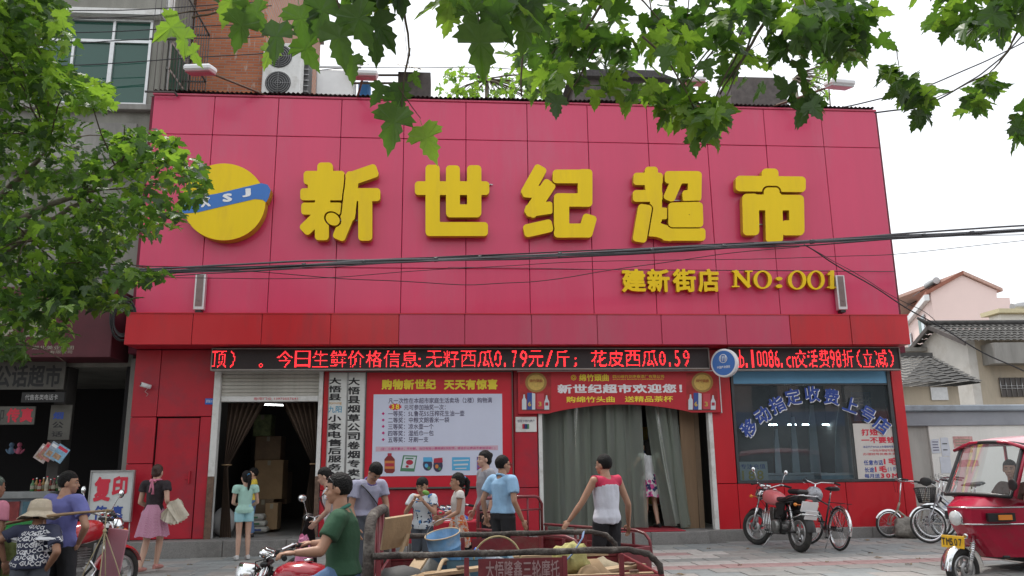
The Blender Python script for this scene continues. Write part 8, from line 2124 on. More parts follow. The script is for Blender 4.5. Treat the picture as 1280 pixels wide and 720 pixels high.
# 5 tricycle rider in green polo
hx = at(431,622,D=5.98)
SY = Yn + 0.725
def x5(t,J,s,hp,Rh,fx,fy,spine):
    g = MB()
    for sy in (-1,1): g.tube([hp(0.03,sy*0.083,0.005),hp(0.03,sy*0.084,0.06),hp(0.06,sy*0.062,0.092)],0.004,6)
    g.build('glasses_arm',M_BLACK,t)
    for sy in (-1,1):
        g = MB(); g.ell(hp(0.066,sy*0.036,0.092),(0.005*s,0.028*s,0.018*s),R=Rh @ Euler((0,-0.75,sy*0.2)).to_matrix(),n=14,m=8); g.build('sunglass_lens',mat('dark_lens',(0.015,0.012,0.01),0.08,coat=0.6),t)
    g = MB(); g.ell(J['elR'].lerp(J['shR'],0.9) + Vector((0,0,0)),(0.001,)*3) if False else None
hz_ = 0.70
person('man in green polo shirt with sunglasses on his head riding the loaded tricycle',(SEATX+0.0,SY,ROAD),PI,1.60,
       dict(pel=(-.02,0,.510),waist=(-.012,0,.585),chest=(-.008,0,.695),neck=(.000,0,.795),head=(.018,0,.893),shL=(.0,.115,.772),shR=(.0,-.115,.772),elL=(.060,.185,.640),wrL=(.158,.215,.640),elR=(.060,-.185,.640),wrR=(.158,-.215,.640),
            hiL=(0,.055,.495),hiR=(0,-.055,.495),knL=(.215,.105,.43),knR=(.215,-.105,.43),anL=(.20,.10,.20),anR=(.20,-.10,.20)),skinm=SK_A,top=('polo',fabric('green_polo',(0.032,0.095,0.05)),0.60,None,0,fabric('polo_collar',(0.045,0.17,0.13))),bottom=('trousers',M_JEAN,1.9),yaw=0.05,pitch=0.04,hair='short',fat=1.06,palmL=(0,0,-1),palmR=(0,0,-1),curl=1.25,vox=0.010,extra=x5)
# 6 person in white with black backpack, behind the rider
L6 = spot(420,9.9,0.0)
def x6(t,J,s,hp,Rh,fx,fy,spine):
    g = MB(); c = J['chest'] - fx*0.17 - spine*0.03; R = Matrix((fx,fy,spine)).transposed(); g.ell(c,(0.08,0.14,0.20),R=R,n=20,m=14); r = remesh(g,0.012,1,0.01,9); b_ = r.build('backpack',M_BLACK,t,fix=False)
    for sy in (-1,1): g = MB(); g.tube([J['chest'] - fx*0.13 + fy*sy*0.07 + spine*0.12,J['neck'] + fy*sy*0.08 + spine*0.0,J['chest'] + fx*0.135 + fy*sy*0.09 + spine*0.05,J['chest'] + fx*0.08 + fy*sy*0.13 - spine*0.12],0.017,6,flat=0.4); g.build('strap',M_BLACK,b_)
person('person in white T-shirt with black backpack and cropped trousers near the scooter',L6,math.radians(185),1.52,dict(neck=(.05,0,.79),head=(.095,0,.885),chest=(.03,0,.70),shL=(.04,.105,.775),shR=(.04,-.105,.775),elL=(.05,.13,.62),wrL=(.14,.08,.53),elR=(.05,-.13,.62),wrR=(.14,-.08,.53)),female=True,skinm=SK_B,top=('tee',M_WHT,0.45),bottom=('trousers',M_DKT,1.55),pitch=0.35,hair='bob',extra=x6)
# 7 leaning man in grey-lilac polo with shoulder strap
L7 = spot(456,9.4,0.02)
def x7(t,J,s,hp,Rh,fx,fy,spine):
    g = MB(); pts = []
    for i in range(15):
        a = -0.35*PI + i/14*1.7*PI
        pts.append(J['chest'] + fy*(0.165*math.sin(a)) + fx*(0.150*math.cos(a)) + spine*(-0.16*math.sin(a)*1.0 + 0.0))
    g.tube(pts,0.020,6,flat=0.35); g.build('bag_strap',M_BLACK,t)
person('man in grey lilac polo bending his head down, black strap across his chest',L7,math.radians(-52),1.60,dict(neck=(.075,0,.785),head=(.135,0,.860),chest=(.035,0,.70),waist=(0,0,.60),shL=(.055,.112,.770),shR=(.055,-.112,.770),elL=(.09,.135,.62),wrL=(.15,.09,.50),elR=(.05,-.145,.61),wrR=(.10,-.12,.47)),skinm=SK_A,top=('polo',fabric('lilac_grey',(0.38,0.38,0.50)),0.55,None,0,fabric('purple_collar',(0.14,0.10,0.32))),bottom=('trousers',M_GREYT,1.95),pitch=1.0,hair='short',fat=1.04,extra=x7)
# 8 boy eating
L8 = spot(529,10.2,0.0)
def x8(t,J,s,hp,Rh,fx,fy,spine): pass
Hb = 1.40
person('boy in white and blue print shirt eating something green beside the poster',L8,math.radians(-112),1.33,dict(elL=(.06,.15,.66),wrL=(.125,.055,.775),elR=(.06,-.15,.66),wrR=(.125,-.045,.775),head=(.025,0,.905)),skinm=SK_A,top=('tee',print_mat('boy_shirt',(0.62,0.66,0.70),[(0.05,0.22,0.50),(0.03,0.04,0.08)],11,0.36),0.55),bottom=('trousers',M_GREYT,0.9),hair='fringe',pitch=0.28,child=True,curl=1.1)
hp_ = at(534.5,616,D=9.97); g = MB(); g.ell((0,0,0),(0.05,0.025,0.03),R=Euler((0,0.3,0.4)).to_matrix()); o = g.build('green_snack',mat('snack_green',(0.16,0.36,0.06),0.5,var=0.3)); o.location = (hp_.x-0.02,hp_.y,hp_.z); tag(o,'green snack held to the mouth of the boy','snack')
# 9 girl with ponytail in profile
L9 = spot(573,10.3,0.0)
person('girl with ponytail, white top and orange flowered skirt facing the boy',L9,math.radians(188),1.38,dict(elR=(.02,-.125,.64),wrR=(.14,-.10,.60),elL=(.02,.125,.64),wrL=(.155,.11,.575)),female=True,skinm=SK_A,hair='pony',top=('fit',fabric('cream_top',(0.66,0.62,0.58)),0.25),bottom=('skirt',print_mat('orange_flowers',(0.62,0.50,0.44),[(0.60,0.12,0.04),(0.70,0.28,0.06)],16,0.42),0.26,0.07),shoes=M_WHITE2,child=True,fat=0.95)
p = at(550,641,D=10.0); t = lump('sweet_packet','small red and green sweet packet in the girl hand','packet',(p.x,p.y,p.z),(0.06,0.03,0.03),mat('packet_red',(0.6,0.06,0.10),0.4,var=0.5,scale=30),3); g = MB(); g.box((-0.02,-0.035,0.02),(0.03,0.0,0.045),bev=0.01); g.build('green_corner',m_gr,t)
# red covered table behind them
a = at(548,655,Y=-3.3)
t = thing('street_table','low folding table under a red cloth with leaflets by the poster','table',(a.x+0.1,-3.4,0.02))
g = MB();
def tcl(u,v):
    a = u*2*PI; c_,s_ = math.cos(a),math.sin(a); k = 1/max(abs(c_)/0.55,abs(s_)/0.32); k *= (1 + 0.03*v*math.sin(a*9)); return Vector((c_*k*(1+0.03*v),s_*k*(1+0.05*v),0.70 - 0.25*v))
g.grid(tcl,72,4); g.box((-0.55,-0.32,0.69),(0.55,0.32,0.702)); g.build('red_cloth',mat('table_cloth_red',(0.58,0.03,0.06),0.8,var=0.1),t,fix=False)
for sx in (-1,1):
    for sy in (-1,1): g = MB(); g.tube([(sx*0.5,sy*0.28,0.69),(sx*0.5,sy*0.28,0)],0.012,6); g.build('leg',M_STEEL,t)
for k,(dx,dy,r) in enumerate(((0.0,0.0,0.2),(0.25,0.05,-0.3),(-0.22,-0.05,0.5))):
    o = MB(); o.box((-0.10,-0.07,0),(0.10,0.07,0.006),bev=0.001); q = o.build('leaflet',(M_WHITE2,M_PALE,M_PAPER)[k]); q.location = (a.x+0.1+dx,-3.4+dy,0.725); q.rotation_euler = (0,0,r); tag(q,('white leaflet in the middle of the red table','cream leaflet on the entrance side of the red table','bluish leaflet on the boy side of the red table')[k],'leaflet','leaflets on the red table')
# 10 woman behind the man in blue, 11 man in light blue shirt
L10 = spot(607,10.7,0.03)
person('woman with black hair tied back walking behind the man in light blue',L10,math.radians(198),1.66,dict(elR=(-.02,-.14,.63),wrR=(.05,-.14,.50)),female=True,skinm=SK_B,hair='bun',top=('tee',fabric('dusty_grey',(0.30,0.30,0.33)),0.4),bottom=('trousers',M_DKT,1.9))
L11 = spot(628,9.7,0.0)
def x11(t,J,s,hp,Rh,fx,fy,spine):
    for sy in (-1,1):
        g = MB(); g.torus(hp(0.096,sy*0.032,0.002),Rh @ Vector((1,sy*0.25,0)),0.021,0.0022,16,5); fr_ = g.build('spectacle_rim',M_BLACK,t)
        g = MB(); g.tube([hp(0.094,sy*0.052,0.006),hp(0.0,sy*0.082,0.012)],0.0025,5); g.build('temple',M_BLACK,fr_)
person('man with spectacles in light blue short sleeved shirt, hand at his side',L11,math.radians(42),1.61,dict(elR=(-.03,-.15,.64),wrR=(.055,-.155,.50),elL=(-.06,.15,.65),wrL=(-.03,.15,.53)),skinm=SK_A,top=('shirt',fabric('light_blue',(0.30,0.50,0.72),0.06),0.62),bottom=('trousers',M_DKT,1.95),yaw=math.radians(-20),hair='short',extra=x11)
# 12 man in the white vest with red shoulders, walking left
L12 = spot(757,9.35,-0.09)
person('young man in white vest with red shoulders and dark shorts, walking',L12,math.radians(118),1.70,dict(elL=(.035,.185,.655),wrL=(.095,.255,.535),elR=(-.035,-.165,.635),wrR=(.03,-.215,.49),knL=(.06,.05,.285),anL=(.08,.05,.05),anR=(-.09,-.05,.06),pel=(0,0,.535),head=(.02,.0,.902)),skinm=SK_A,
       top=('tank',fabric('white_vest',(0.66,0.67,0.75),0.05),0.0,fabric('vest_red',(0.62,0.04,0.10)),0.238),bottom=('trousers',M_DKT,1.1),yaw=math.radians(22),hair='short',fat=1.0,curl=0.9)
# 13 woman in flowered dress passing through the strips
L13 = (at(812,600,Y=0.45).x,0.45,FZ)
person('woman in white flowered dress with long black hair stepping through the plastic strips',L13,math.radians(105),1.66,dict(elL=(.03,.19,.68),wrL=(.10,.27,.60),elR=(.03,-.18,.66),wrR=(.09,-.27,.575),anL=(.05,.05,.06),anR=(-.06,-.05,.05)),female=True,skinm=SK_B,hair='long',
       top=('fit',M_WHT,0.0),bottom=('skirt',print_mat('dress_flowers',(0.62,0.60,0.62),[(0.60,0.08,0.28),(0.03,0.04,0.12)],8,0.45),0.24,0.06),shoes=M_BLACK,fat=0.93,vox=0.014)
# 14 driver and passenger of the red tricycle
w3 = lambda x,y: (Matrix.Rotation(ANG,3,'Z') @ Vector((x,y,0))) + Vector((org.x,org.y,0))
q = w3(0.16,0.05)
SIT = dict(pel=(-.02,0,.465),waist=(-.01,0,.54),chest=(.0,0,.65),neck=(.01,0,.75),head=(.03,0,.862),shL=(.0,.112,.732),shR=(.0,-.112,.732),hiL=(0,.055,.45),hiR=(0,-.055,.45),knL=(.23,.09,.44),knR=(.23,-.09,.44),anL=(.25,.09,.26),anR=(.25,-.09,.26),elL=(.10,.145,.60),wrL=(.24,.15,.62),elR=(.10,-.145,.60),wrR=(.24,-.15,.62))
person('driver in brown waistcoat seated behind the red tricycle windscreen',(q.x,q.y,ROAD),ANG,1.68,SIT,skinm=SK_A,top=('tee',fabric('brown_vest',(0.09,0.05,0.04)),0.5),bottom=('trousers',M_JEAN,1.9),hair='short',yaw=0.5,palmL=(0,0,-1),palmR=(0,0,-1),curl=1.1)
q = w3(-0.98,0.15)
person('passenger in bright blue top seated in the back of the red tricycle',(q.x,q.y,ROAD),ANG,1.60,SIT,female=True,skinm=SK_B,top=('tee',fabric('bright_blue',(0.03,0.22,0.62)),0.5),bottom=('trousers',fabric('red_trousers',(0.5,0.06,0.10)),1.9),hair='bob')
# 15 person cut by the left edge
L15 = spot(-7,7.6,ROAD)
person('person in pink shirt with patterned headscarf at the very edge of the photo',L15,math.radians(60),1.58,dict(),female=True,skinm=SK_C,top=('tee',fabric('pink_shirt',(0.55,0.20,0.28)),0.5),bottom=('trousers',M_DKT,1.9),hair='bob',hairm=print_mat('scarf',(0.05,0.07,0.06),[(0.25,0.3,0.25)],30,0.35))
# crates at the far left
for k,(y,m,nm) in enumerate(((677,mat('crate_green',(0.03,0.28,0.07),0.5),'lower green'),(667,mat('crate_pink',(0.55,0.12,0.20),0.5),'middle pink'),(657,MATS['crate_green'],'upper green'))):
    a_ = at(13,y+5,D=8.6); t = thing('plastic_crate','%s plastic crate of the short stack at the picture edge' % nm,'crate',(a_.x,a_.y,a_.z),group='plastic crates by the counter')
    g = MB()
    for lo,hi in (((-0.17,-0.12,0),(0.17,0.12,0.01)),((-0.17,-0.12,0.01),(0.17,-0.11,0.03)),((-0.17,-0.12,0.055),(0.17,-0.11,0.08)),((-0.17,0.11,0.01),(0.17,0.12,0.08)),((-0.17,-0.11,0.01),(-0.16,0.11,0.08)),((0.16,-0.11,0.01),(0.17,0.11,0.08))): g.box(lo,hi)
    g.build('crate',m,t)
    g = MB()
    for i in range(9): g.box((-0.165+i*0.04,-0.118,0.03),(-0.15+i*0.04,-0.112,0.055))
    g.build('crate_slat',m,t,kind='stuff')
a_ = at(13,683,D=8.6)
t = thing('low_stool','low wooden stool under the plastic crates','stool',(a_.x,a_.y,ROAD+0.12)); g = MB(); g.box((-0.2,-0.15,a_.z-ROAD-0.12-0.03),(0.2,0.15,a_.z-ROAD-0.12-0.002),bev=0.004); g.build('seat',M_WOOD,t)
for sx in (-1,1):
    for sy in (-1,1): g = MB(); g.box((sx*0.16-0.015,sy*0.11-0.015,0),(sx*0.16+0.015,sy*0.11+0.015,a_.z-ROAD-0.15)); g.build('leg',M_WOOD,t)
# ------------------------------------------------------------------ plane trees : every leaf a lobed blade with teeth
def leaf_mat(name,c,tr):
    m = bpy.data.materials.new(name); m.use_nodes = True; nt = m.node_tree; N = nt.nodes; L = nt.links; N.clear(); out = N.new('ShaderNodeOutputMaterial')
    tc = N.new('ShaderNodeTexCoord'); n = N.new('ShaderNodeTexNoise'); n.inputs['Scale'].default_value = 9; n.inputs['Detail'].default_value = 5; L.new(tc.outputs['Object'],n.inputs['Vector'])
    r = N.new('ShaderNodeValToRGB'); r.color_ramp.elements[0].position = 0.3; r.color_ramp.elements[1].position = 0.75
    r.color_ramp.elements[0].color = (c[0]*0.7,c[1]*0.75,c[2]*0.7,1); r.color_ramp.elements[1].color = (c[0]*1.25,c[1]*1.2,c[2]*1.2,1); L.new(n.outputs['Fac'],r.inputs[0])
    p = N.new('ShaderNodeBsdfPrincipled'); p.inputs['Roughness'].default_value = 0.42; L.new(r.outputs[0],p.inputs['Base Color'])
    t = N.new('ShaderNodeBsdfTranslucent'); t.inputs[0].default_value = (*tr,1)
    mx = N.new('ShaderNodeMixShader'); mx.inputs[0].default_value = 0.42; L.new(p.outputs[0],mx.inputs[1]); L.new(t.outputs[0],mx.inputs[2]); L.new(mx.outputs[0],out.inputs[0]); return m
LEAFM = [leaf_mat('leaf_dark',(0.038,0.080,0.024),(0.09,0.20,0.025)),leaf_mat('leaf_mid',(0.060,0.125,0.026),(0.14,0.30,0.028)),leaf_mat('leaf_light',(0.11,0.21,0.03),(0.34,0.58,0.05))]
M_BARK = mat('plane_bark',(0.20,0.17,0.13),0.9,var=0.35,scale=5,bump=0.6,bscale=14,dirt=(0.36,0.34,0.28),dscale=3)
M_TWIG = mat('twig',(0.10,0.075,0.05),0.85,var=0.3,scale=20)
half = [(0.0,-0.02),(0.10,-0.06),(0.22,-0.10),(0.27,-0.03),(0.40,0.02),(0.36,0.09),(0.50,0.20),(0.40,0.22),(0.42,0.30),(0.30,0.28),(0.17,0.30),(0.24,0.42),(0.19,0.50),(0.24,0.62),(0.14,0.66),(0.12,0.78),(0.06,0.82),(0.0,0.98)]
def leaf_variant(seed):
    r = random.Random(seed); fold = r.uniform(0.10,0.35); curl = r.uniform(0.1,0.45); sk = r.uniform(-0.06,0.06)
    vs = []; mid = [(0.0,-0.02),(0.0,0.25),(0.0,0.55),(0.0,0.98)]
    def P(x,y):
        x2 = x*(1+r.uniform(-.05,.05)); return ((x2 + sk*y),y,fold*abs(x2) - curl*(y*y)*0.5 - 0.10*x2*x2*4 + 0.02*math.sin(y*14+seed))
    L_ = [P(x,y) for x,y in half]; R_ = [P(-x,y) for x,y in half[1:-1]]
    vs = L_ + R_ + [P(0,0.28)]; nL = len(L_); c = len(vs)-1; fs = []
    for i in range(nL-1): fs.append((c,i,i+1))
    rr = [0] + list(range(nL,nL+len(R_))) + [nL-1]
    for i in range(len(rr)-1): fs.append((c,rr[i+1],rr[i]))
    # stalk
    k = len(vs); vs += [(-0.008,-0.02,0),(0.008,-0.02,0),(0.006,-0.22,-0.05),(-0.006,-0.22,-0.05)]; fs.append((k,k+1,k+2,k+3))
    return np.array(vs),fs
LV = [leaf_variant(s) for s in range(7)]
LMESH = {}
for vi,(v,f) in enumerate(LV):
    for mi in range(3):
        me = bpy.data.meshes.new('leaf'); me.from_pydata(v.tolist(),[],f); me.materials.append(LEAFM[mi]); me.update(); LMESH[(vi,mi)] = me
def visible_size(p,s):
    d = p - CAM; z = d.dot(_fw)
    if z < 0.3: return 0,False
    x = 640 + F_PX*d.dot(_rt)/z; y = 360 - F_PX*d.dot(_up)/z
    return s/z*F_PX,(-30 < x < 1310 and -30 < y < 750)
def make_foliage(tree,leaves,near=300):
    """leaves : (position, size, Matrix, material, variant)"""
    sc_l = []
    for l in leaves:
        a,ok = visible_size(l[0],l[1]); sc_l.append((a if ok else a*0.01,l))
    sc_l.sort(key=lambda q: -q[0])
    for a,(p,s,R,mi,vi) in sc_l[:near]:
        o = bpy.data.objects.new('leaf',LMESH[(vi,mi)]); COL.objects.link(o); o.parent = tree
        M = R.to_4x4(); M.translation = p - tree.location; o.matrix_local = M @ Matrix.Diagonal((s,s,s,1))
    VV = []; FF = []; MI = []; n = 0
    for a,(p,s,R,mi,vi) in sc_l[near:]:
        v,f = LV[vi]; w = (v*s) @ np.array(R).T + np.array(p - tree.location); VV.append(w); FF += [tuple(i+n for i in q) for q in f]; MI += [mi]*len(f); n += len(v)
    if VV:
        me = bpy.data.meshes.new('foliage'); me.from_pydata(np.concatenate(VV).tolist(),[],FF)
        for m in LEAFM: me.materials.append(m)
        me.polygons.foreach_set('material_index',MI); me.update()
        o = bpy.data.objects.new('foliage',me); COL.objects.link(o); o.parent = tree; o['kind'] = 'stuff'
def in_poly(x,y,poly):
    c = False; n = len(poly)
    for i in range(n):
        (xa,ya),(xb,yb) = poly[i],poly[(i+1) % n]
        if (ya > y) != (yb > y) and x < xa + (y-ya)*(xb-xa)/(yb-ya): c = not c
    return c
def rnd_leaf_rot(r,droop=0.5):
    """tip hangs outward and down, face roughly upward"""
    az = r.uniform(0,2*PI); down = r.gauss(droop,0.45); ro = r.gauss(0,0.5)
    tip = Vector((math.cos(az)*math.cos(down),math.sin(az)*math.cos(down),-math.sin(down)))
    side = Vector((0,0,1)).cross(tip).normalized() if abs(tip.z) < 0.98 else Vector((1,0,0)); up_ = tip.cross(side).normalized(); up_ = up_ if up_.z > 0 else -up_
    side = tip.cross(up_); R = Matrix((side,tip,up_)).transposed(); return R @ Matrix.Rotation(ro,3,'Y')
def scatter(r,poly,n,D0,D1,s0,s1,light=0.3,clumps=None,clump_r=0.0,droop=0.5):
    xs_ = [p[0] for p in poly]; ys_ = [p[1] for p in poly]; out = []; cl = []
    nc = clumps or max(4,n//14)
    while len(cl) < nc:
        x,y = r.uniform(min(xs_),max(xs_)),r.uniform(min(ys_),max(ys_))
        if in_poly(x,y,poly): cl.append((x,y,r.uniform(D0,D1),r.gauss(0,0.22)))
    tries = 0
    while len(out) < n and tries < n*30:
        tries += 1; cx_,cy_,cd,cm = r.choice(cl); rad = clump_r or 26
        x,y = cx_ + r.gauss(0,rad*0.55),cy_ + r.gauss(0,rad*0.42)
        if not in_poly(x,y,poly): continue
        p = at(x,y,D=cd + r.gauss(0,0.22)); t_ = r.random() + cm
        mi = 2 if t_ < light else (1 if t_ < light + 0.38 else 0)
        out.append((p,r.uniform(s0,s1),rnd_leaf_rot(r,droop),mi,r.randrange(7)))
    return out,cl
def limb(g,a,b,r0,r1,r,sag=0.0,n=9,wob=0.04):
    a = Vector(a); b = Vector(b); L = (b-a).length; off = Vector((r.uniform(-1,1),r.uniform(-1,1),r.uniform(-1,1)))
    pts = [a.lerp(b,i/n) + off*(L*wob*math.sin(i/n*PI)) + Vector((0,0,sag*math.sin(i/n*PI))) + Vector((r.uniform(-1,1),r.uniform(-1,1),r.uniform(-1,1)))*(L*0.010 if 0 < i < n else 0) for i in range(n+1)]
    g.tube(pts,[r0 + (r1-r0)*i/n for i in range(n+1)],8 if r0 > 0.03 else 5); return pts

# ---- left tree
r = random.Random(101)
b0 = at(-190,640,D=8.4); b0.z = 0.0
TA = thing('plane_tree','broad leaved plane tree whose crown hangs before the grey building','tree',tuple(b0))
g = MB(); fork = Vector((b0.x,b0.y,3.2)); g.tube([b0 + Vector((0,0,-0.2)),b0 + Vector((0.02,0,0.3)),b0 + Vector((0.05,0.05,1.6)),fork],[0.30,0.21,0.17,0.15],14); g.build('trunk',M_BARK,TA,w=True)
PA = [(-60,-60),(92,-60),(96,8),(80,28),(100,62),(98,92),(138,104),(150,128),(118,142),(120,158),(150,165),(186,152),(212,172),(218,196),(258,205),(262,232),(236,262),(222,288),(188,300),(150,308),(165,330),(214,338),(205,356),(150,352),(128,358),(165,372),(160,388),(120,382),(98,380),(88,408),(90,432),(48,425),(20,440),(-60,452)]
la = []; cla = []
for poly,n,D0,D1,s0,s1,li in ((PA,4600,7.2,9.6,0.09,0.15,0.24),([(-60,-60),(92,-60),(90,60),(70,120),(-60,180)],700,6.8,8.0,0.09,0.16,0.50),([(88,98),(152,110),(140,140),(100,128)],60,7.4,7.8,0.12,0.17,0.75),([(150,150),(212,165),(250,210),(240,225),(170,200),(140,180)],110,7.6,8.2,0.10,0.15,0.6),
        ([(-60,430),(30,425),(70,438),(84,448),(70,466),(45,452),(0,450),(-60,458)],70,7.2,7.9,0.10,0.15,0.2),([(60,340),(215,338),(205,352),(130,360),(165,376),(150,385),(60,400)],130,7.3,8.2,0.11,0.16,0.2)):
    o_,c_ = scatter(r,poly,n,D0,D1,s0,s1,li); la += o_; cla += c_
for _ in range(1500):      # crown carried on out of view over the pavement, added to shade the shop
    q = Vector((r.uniform(-7.5,-1.2),r.uniform(-11,-2.2),r.uniform(4.2,8.5))); la.append((q,r.uniform(0.14,0.22),rnd_leaf_rot(r),r.randrange(2),r.randrange(7))) if visible_size(q,.2)[1] is False else None
make_foliage(TA,la)
g = MB()
heads = [at(x,y,D=d) for x,y,d in ((20,60,8.3),(60,180,8.2),(40,300,8.0),(110,250,8.3),(30,400,7.9),(-40,100,8.6),(150,220,8.2))]
for h in heads:
    g = MB(); pts = limb(g,fork - Vector((0,0,0.4)),h,0.07,0.018,r,0.3,12); g.build('limb',M_BARK,TA,w=True)
g = MB()
for c in r.sample(cla,min(70,len(cla))):
    p = at(c[0],c[1],D=c[2]); h = min(heads,key=lambda q: (q-p).length); limb(g,h,p,0.010,0.004,r,0.04,6)
for x0,y0,x1,y1,d in ((110,240,255,215,7.9),(60,330,212,343,7.8),(20,430,80,452,7.5),(90,250,190,170,7.9)): limb(g,at(x0,y0,D=d),at(x1,y1,D=d),0.009,0.003,r,0.02,8)
g.build('twig_mass',M_TWIG,TA,w=True,kind='stuff')

# ---- tree over the camera
b1 = Vector((11.3,-16.6,-0.12)); f1 = Vector((11.0,-15.6,4.4))
TB = thing('plane_tree','plane tree standing behind us whose lobed leaves hang over the roof edge','tree',tuple(b1))
g = MB(); g.tube([b1,b1 + Vector((0,0,0.3)),b1 + Vector((-0.1,0.3,2.2)),f1],[0.34,0.24,0.20,0.17],14); g.build('trunk',M_BARK,TB,w=True)
lb = []; clb = []
for poly,n,D0,D1,s0,s1,li,cr in (
        ([(640,-60),(930,-60),(935,60),(905,110),(880,120),(905,150),(900,176),(872,172),(850,158),(825,158),(810,130),(835,118),(780,128),(748,132),(700,126),(665,120),(645,90),(636,60)],520,5.2,7.2,0.15,0.21,0.22,30),
        ([(880,-60),(1108,-60),(1104,40),(1084,70),(1056,72),(1040,98),(1010,92),(1000,110),(1040,130),(1000,148),(960,150),(955,118),(900,120)],330,5.0,6.6,0.14,0.20,0.10,30),
        ([(240,-60),(545,-60),(525,30),(500,62),(480,86),(440,80),(400,66),(360,60),(300,50),(250,18)],64,3.4,4.2,0.16,0.21,0.14,40),
        ([(535,-60),(700,-60),(690,40),(660,70),(640,50),(620,70),(600,80),(570,50),(545,25)],64,3.6,4.8,0.16,0.21,0.12,36),
        ([(1135,-60),(1340,-60),(1340,40),(1280,30),(1245,52),(1215,60),(1180,50),(1140,24)],200,5.0,6.2,0.15,0.20,0.40,28),
        ([(1098,80),(1120,78),(1135,92),(1175,118),(1170,140),(1150,148),(1130,130),(1118,112)],75,5.4,5.9,0.12,0.16,0.3,16),
        ([(1196,88),(1230,82),(1252,98),(1248,112),(1225,118),(1215,148),(1200,140),(1208,110)],48,5.4,5.9,0.12,0.16,0.4,14),
        ([(1262,122),(1320,120),(1320,178),(1285,170),(1248,176),(1268,150)],26,5.4,5.9,0.12,0.16,0.25,14),
        ([(825,120),(905,118),(905,178),(860,172),(818,150)],60,5.2,6.0,0.14,0.19,0.35,24)):
    o_,c_ = scatter(r,poly,n,D0,D1,s0,s1,li,clump_r=cr); lb += o_; clb += c_
def face_leaf(px,py,D,s,ang,mi,tilt=0.25,vi=None):
    """a big leaf seen nearly flat ; px,py its middle, ang the direction its tip points (degrees, 0 = down)"""
    a = math.radians(ang); tip = (-_up*math.cos(a) + _rt*math.sin(a)); nrm = (-_fw*0.8 + _up*r.uniform(-.5,.3) + _rt*r.uniform(-.4,.4)); side = tip.cross(nrm).normalized(); nrm = side.cross(tip).normalized()
    R = Matrix((side,tip,nrm)).transposed(); p = at(px,py,D=D) - tip*(s*0.4); return (p,s,R,mi,r.randrange(7) if vi is None else vi)
for q in ((208,36,4.0,.19,-60,2),(228,52,4.1,.16,-10,2),(243,70,4.2,.13,20,2),(285,8,3.9,.20,-20,2),(300,38,3.8,.20,-15,1),(322,22,3.9,.18,20,1),(345,52,3.8,.21,-10,0),(378,30,3.8,.21,10,1),(385,66,3.9,.19,25,1),(335,70,4.0,.14,-25,2),(425,55,3.7,.24,8,1),(400,20,3.8,.22,-20,0),(450,30,3.6,.23,20,1),(470,60,3.8,.17,0,0),(440,85,3.9,.15,-5,1),(478,40,3.7,.20,30,0),(500,118,3.9,.13,5,0),(472,118,3.9,.13,-30,0),(490,160,3.8,.24,-15,1),(536,178,3.8,.20,22,2),(497,130,4.0,.17,5,0),(520,100,4.0,.09,30,1),
          (560,8,3.8,.20,-30,2),(588,22,3.8,.18,10,1),(600,62,3.7,.27,4,1),(625,30,3.8,.22,20,0),(655,45,4.0,.2,-10,1),(668,12,4.0,.22,10,0),(560,30,4.2,.14,-20,2),(300,-8,3.9,.2,0,1),(500,-5,3.8,.2,10,0),(850,150,5.6,.2,-20,2),(878,165,5.6,.2,10,1),(812,112,5.6,.17,-60,2),(868,182,5.6,.17,5,1)):
    lb.append(face_leaf(*q))
make_foliage(TB,lb)
tops = [at(x,y,D=d) for x,y,d in ((780,-60,6.2),(980,-50,5.8),(400,-80,4.0),(600,-80,4.2),(1230,-60,5.6),(700,-100,5.0),(880,-90,6))]
for h in tops:
    g = MB(); limb(g,f1 - Vector((0,0,0.3)),h,0.075,0.022,r,0.25,12); g.build('limb',M_BARK,TB,w=True)
g = MB()
for x0,y0,x1,y1,d,r0 in ((790,-50,700,90,6.0,.016),(770,10,705,128,6.0,.010),(1020,-50,962,70,5.6,.018),(1045,-40,1000,60,5.6,.02),(1060,-30,1020,62,5.7,.022),(960,20,900,118,5.8,.014),(500,-60,512,70,3.9,.010),(512,60,502,150,3.9,.006),(498,108,526,148,3.9,.004),(412,-60,430,30,3.8,.008),(240,22,330,2,4.0,.006),(205,20,300,8,4.0,.004),(600,-60,600,40,3.9,.008),(1280,28,1262,60,5.6,.012),(1262,60,1236,92,5.6,.009),(1236,92,1150,132,5.6,.006),(1300,140,1262,160,5.6,.006),(1120,60,1125,95,5.6,.004),(655,-40,652,120,5.0,.012)):
    limb(g,at(x0,y0,D=d),at(x1,y1,D=d),r0,r0*0.45,r,0.0,9,0.03)
for c in r.sample([q for q in clb if q[0] < 1060],45):
    p = at(c[0],c[1],D=c[2]); h = min(tops,key=lambda q: (q-p).length); limb(g,h if (h-p).length < 0.9 else p + (h-p).normalized()*0.6,p,0.008,0.004,r,0.03,6)
g.build('twig_mass',M_TWIG,TB,w=True,kind='stuff')

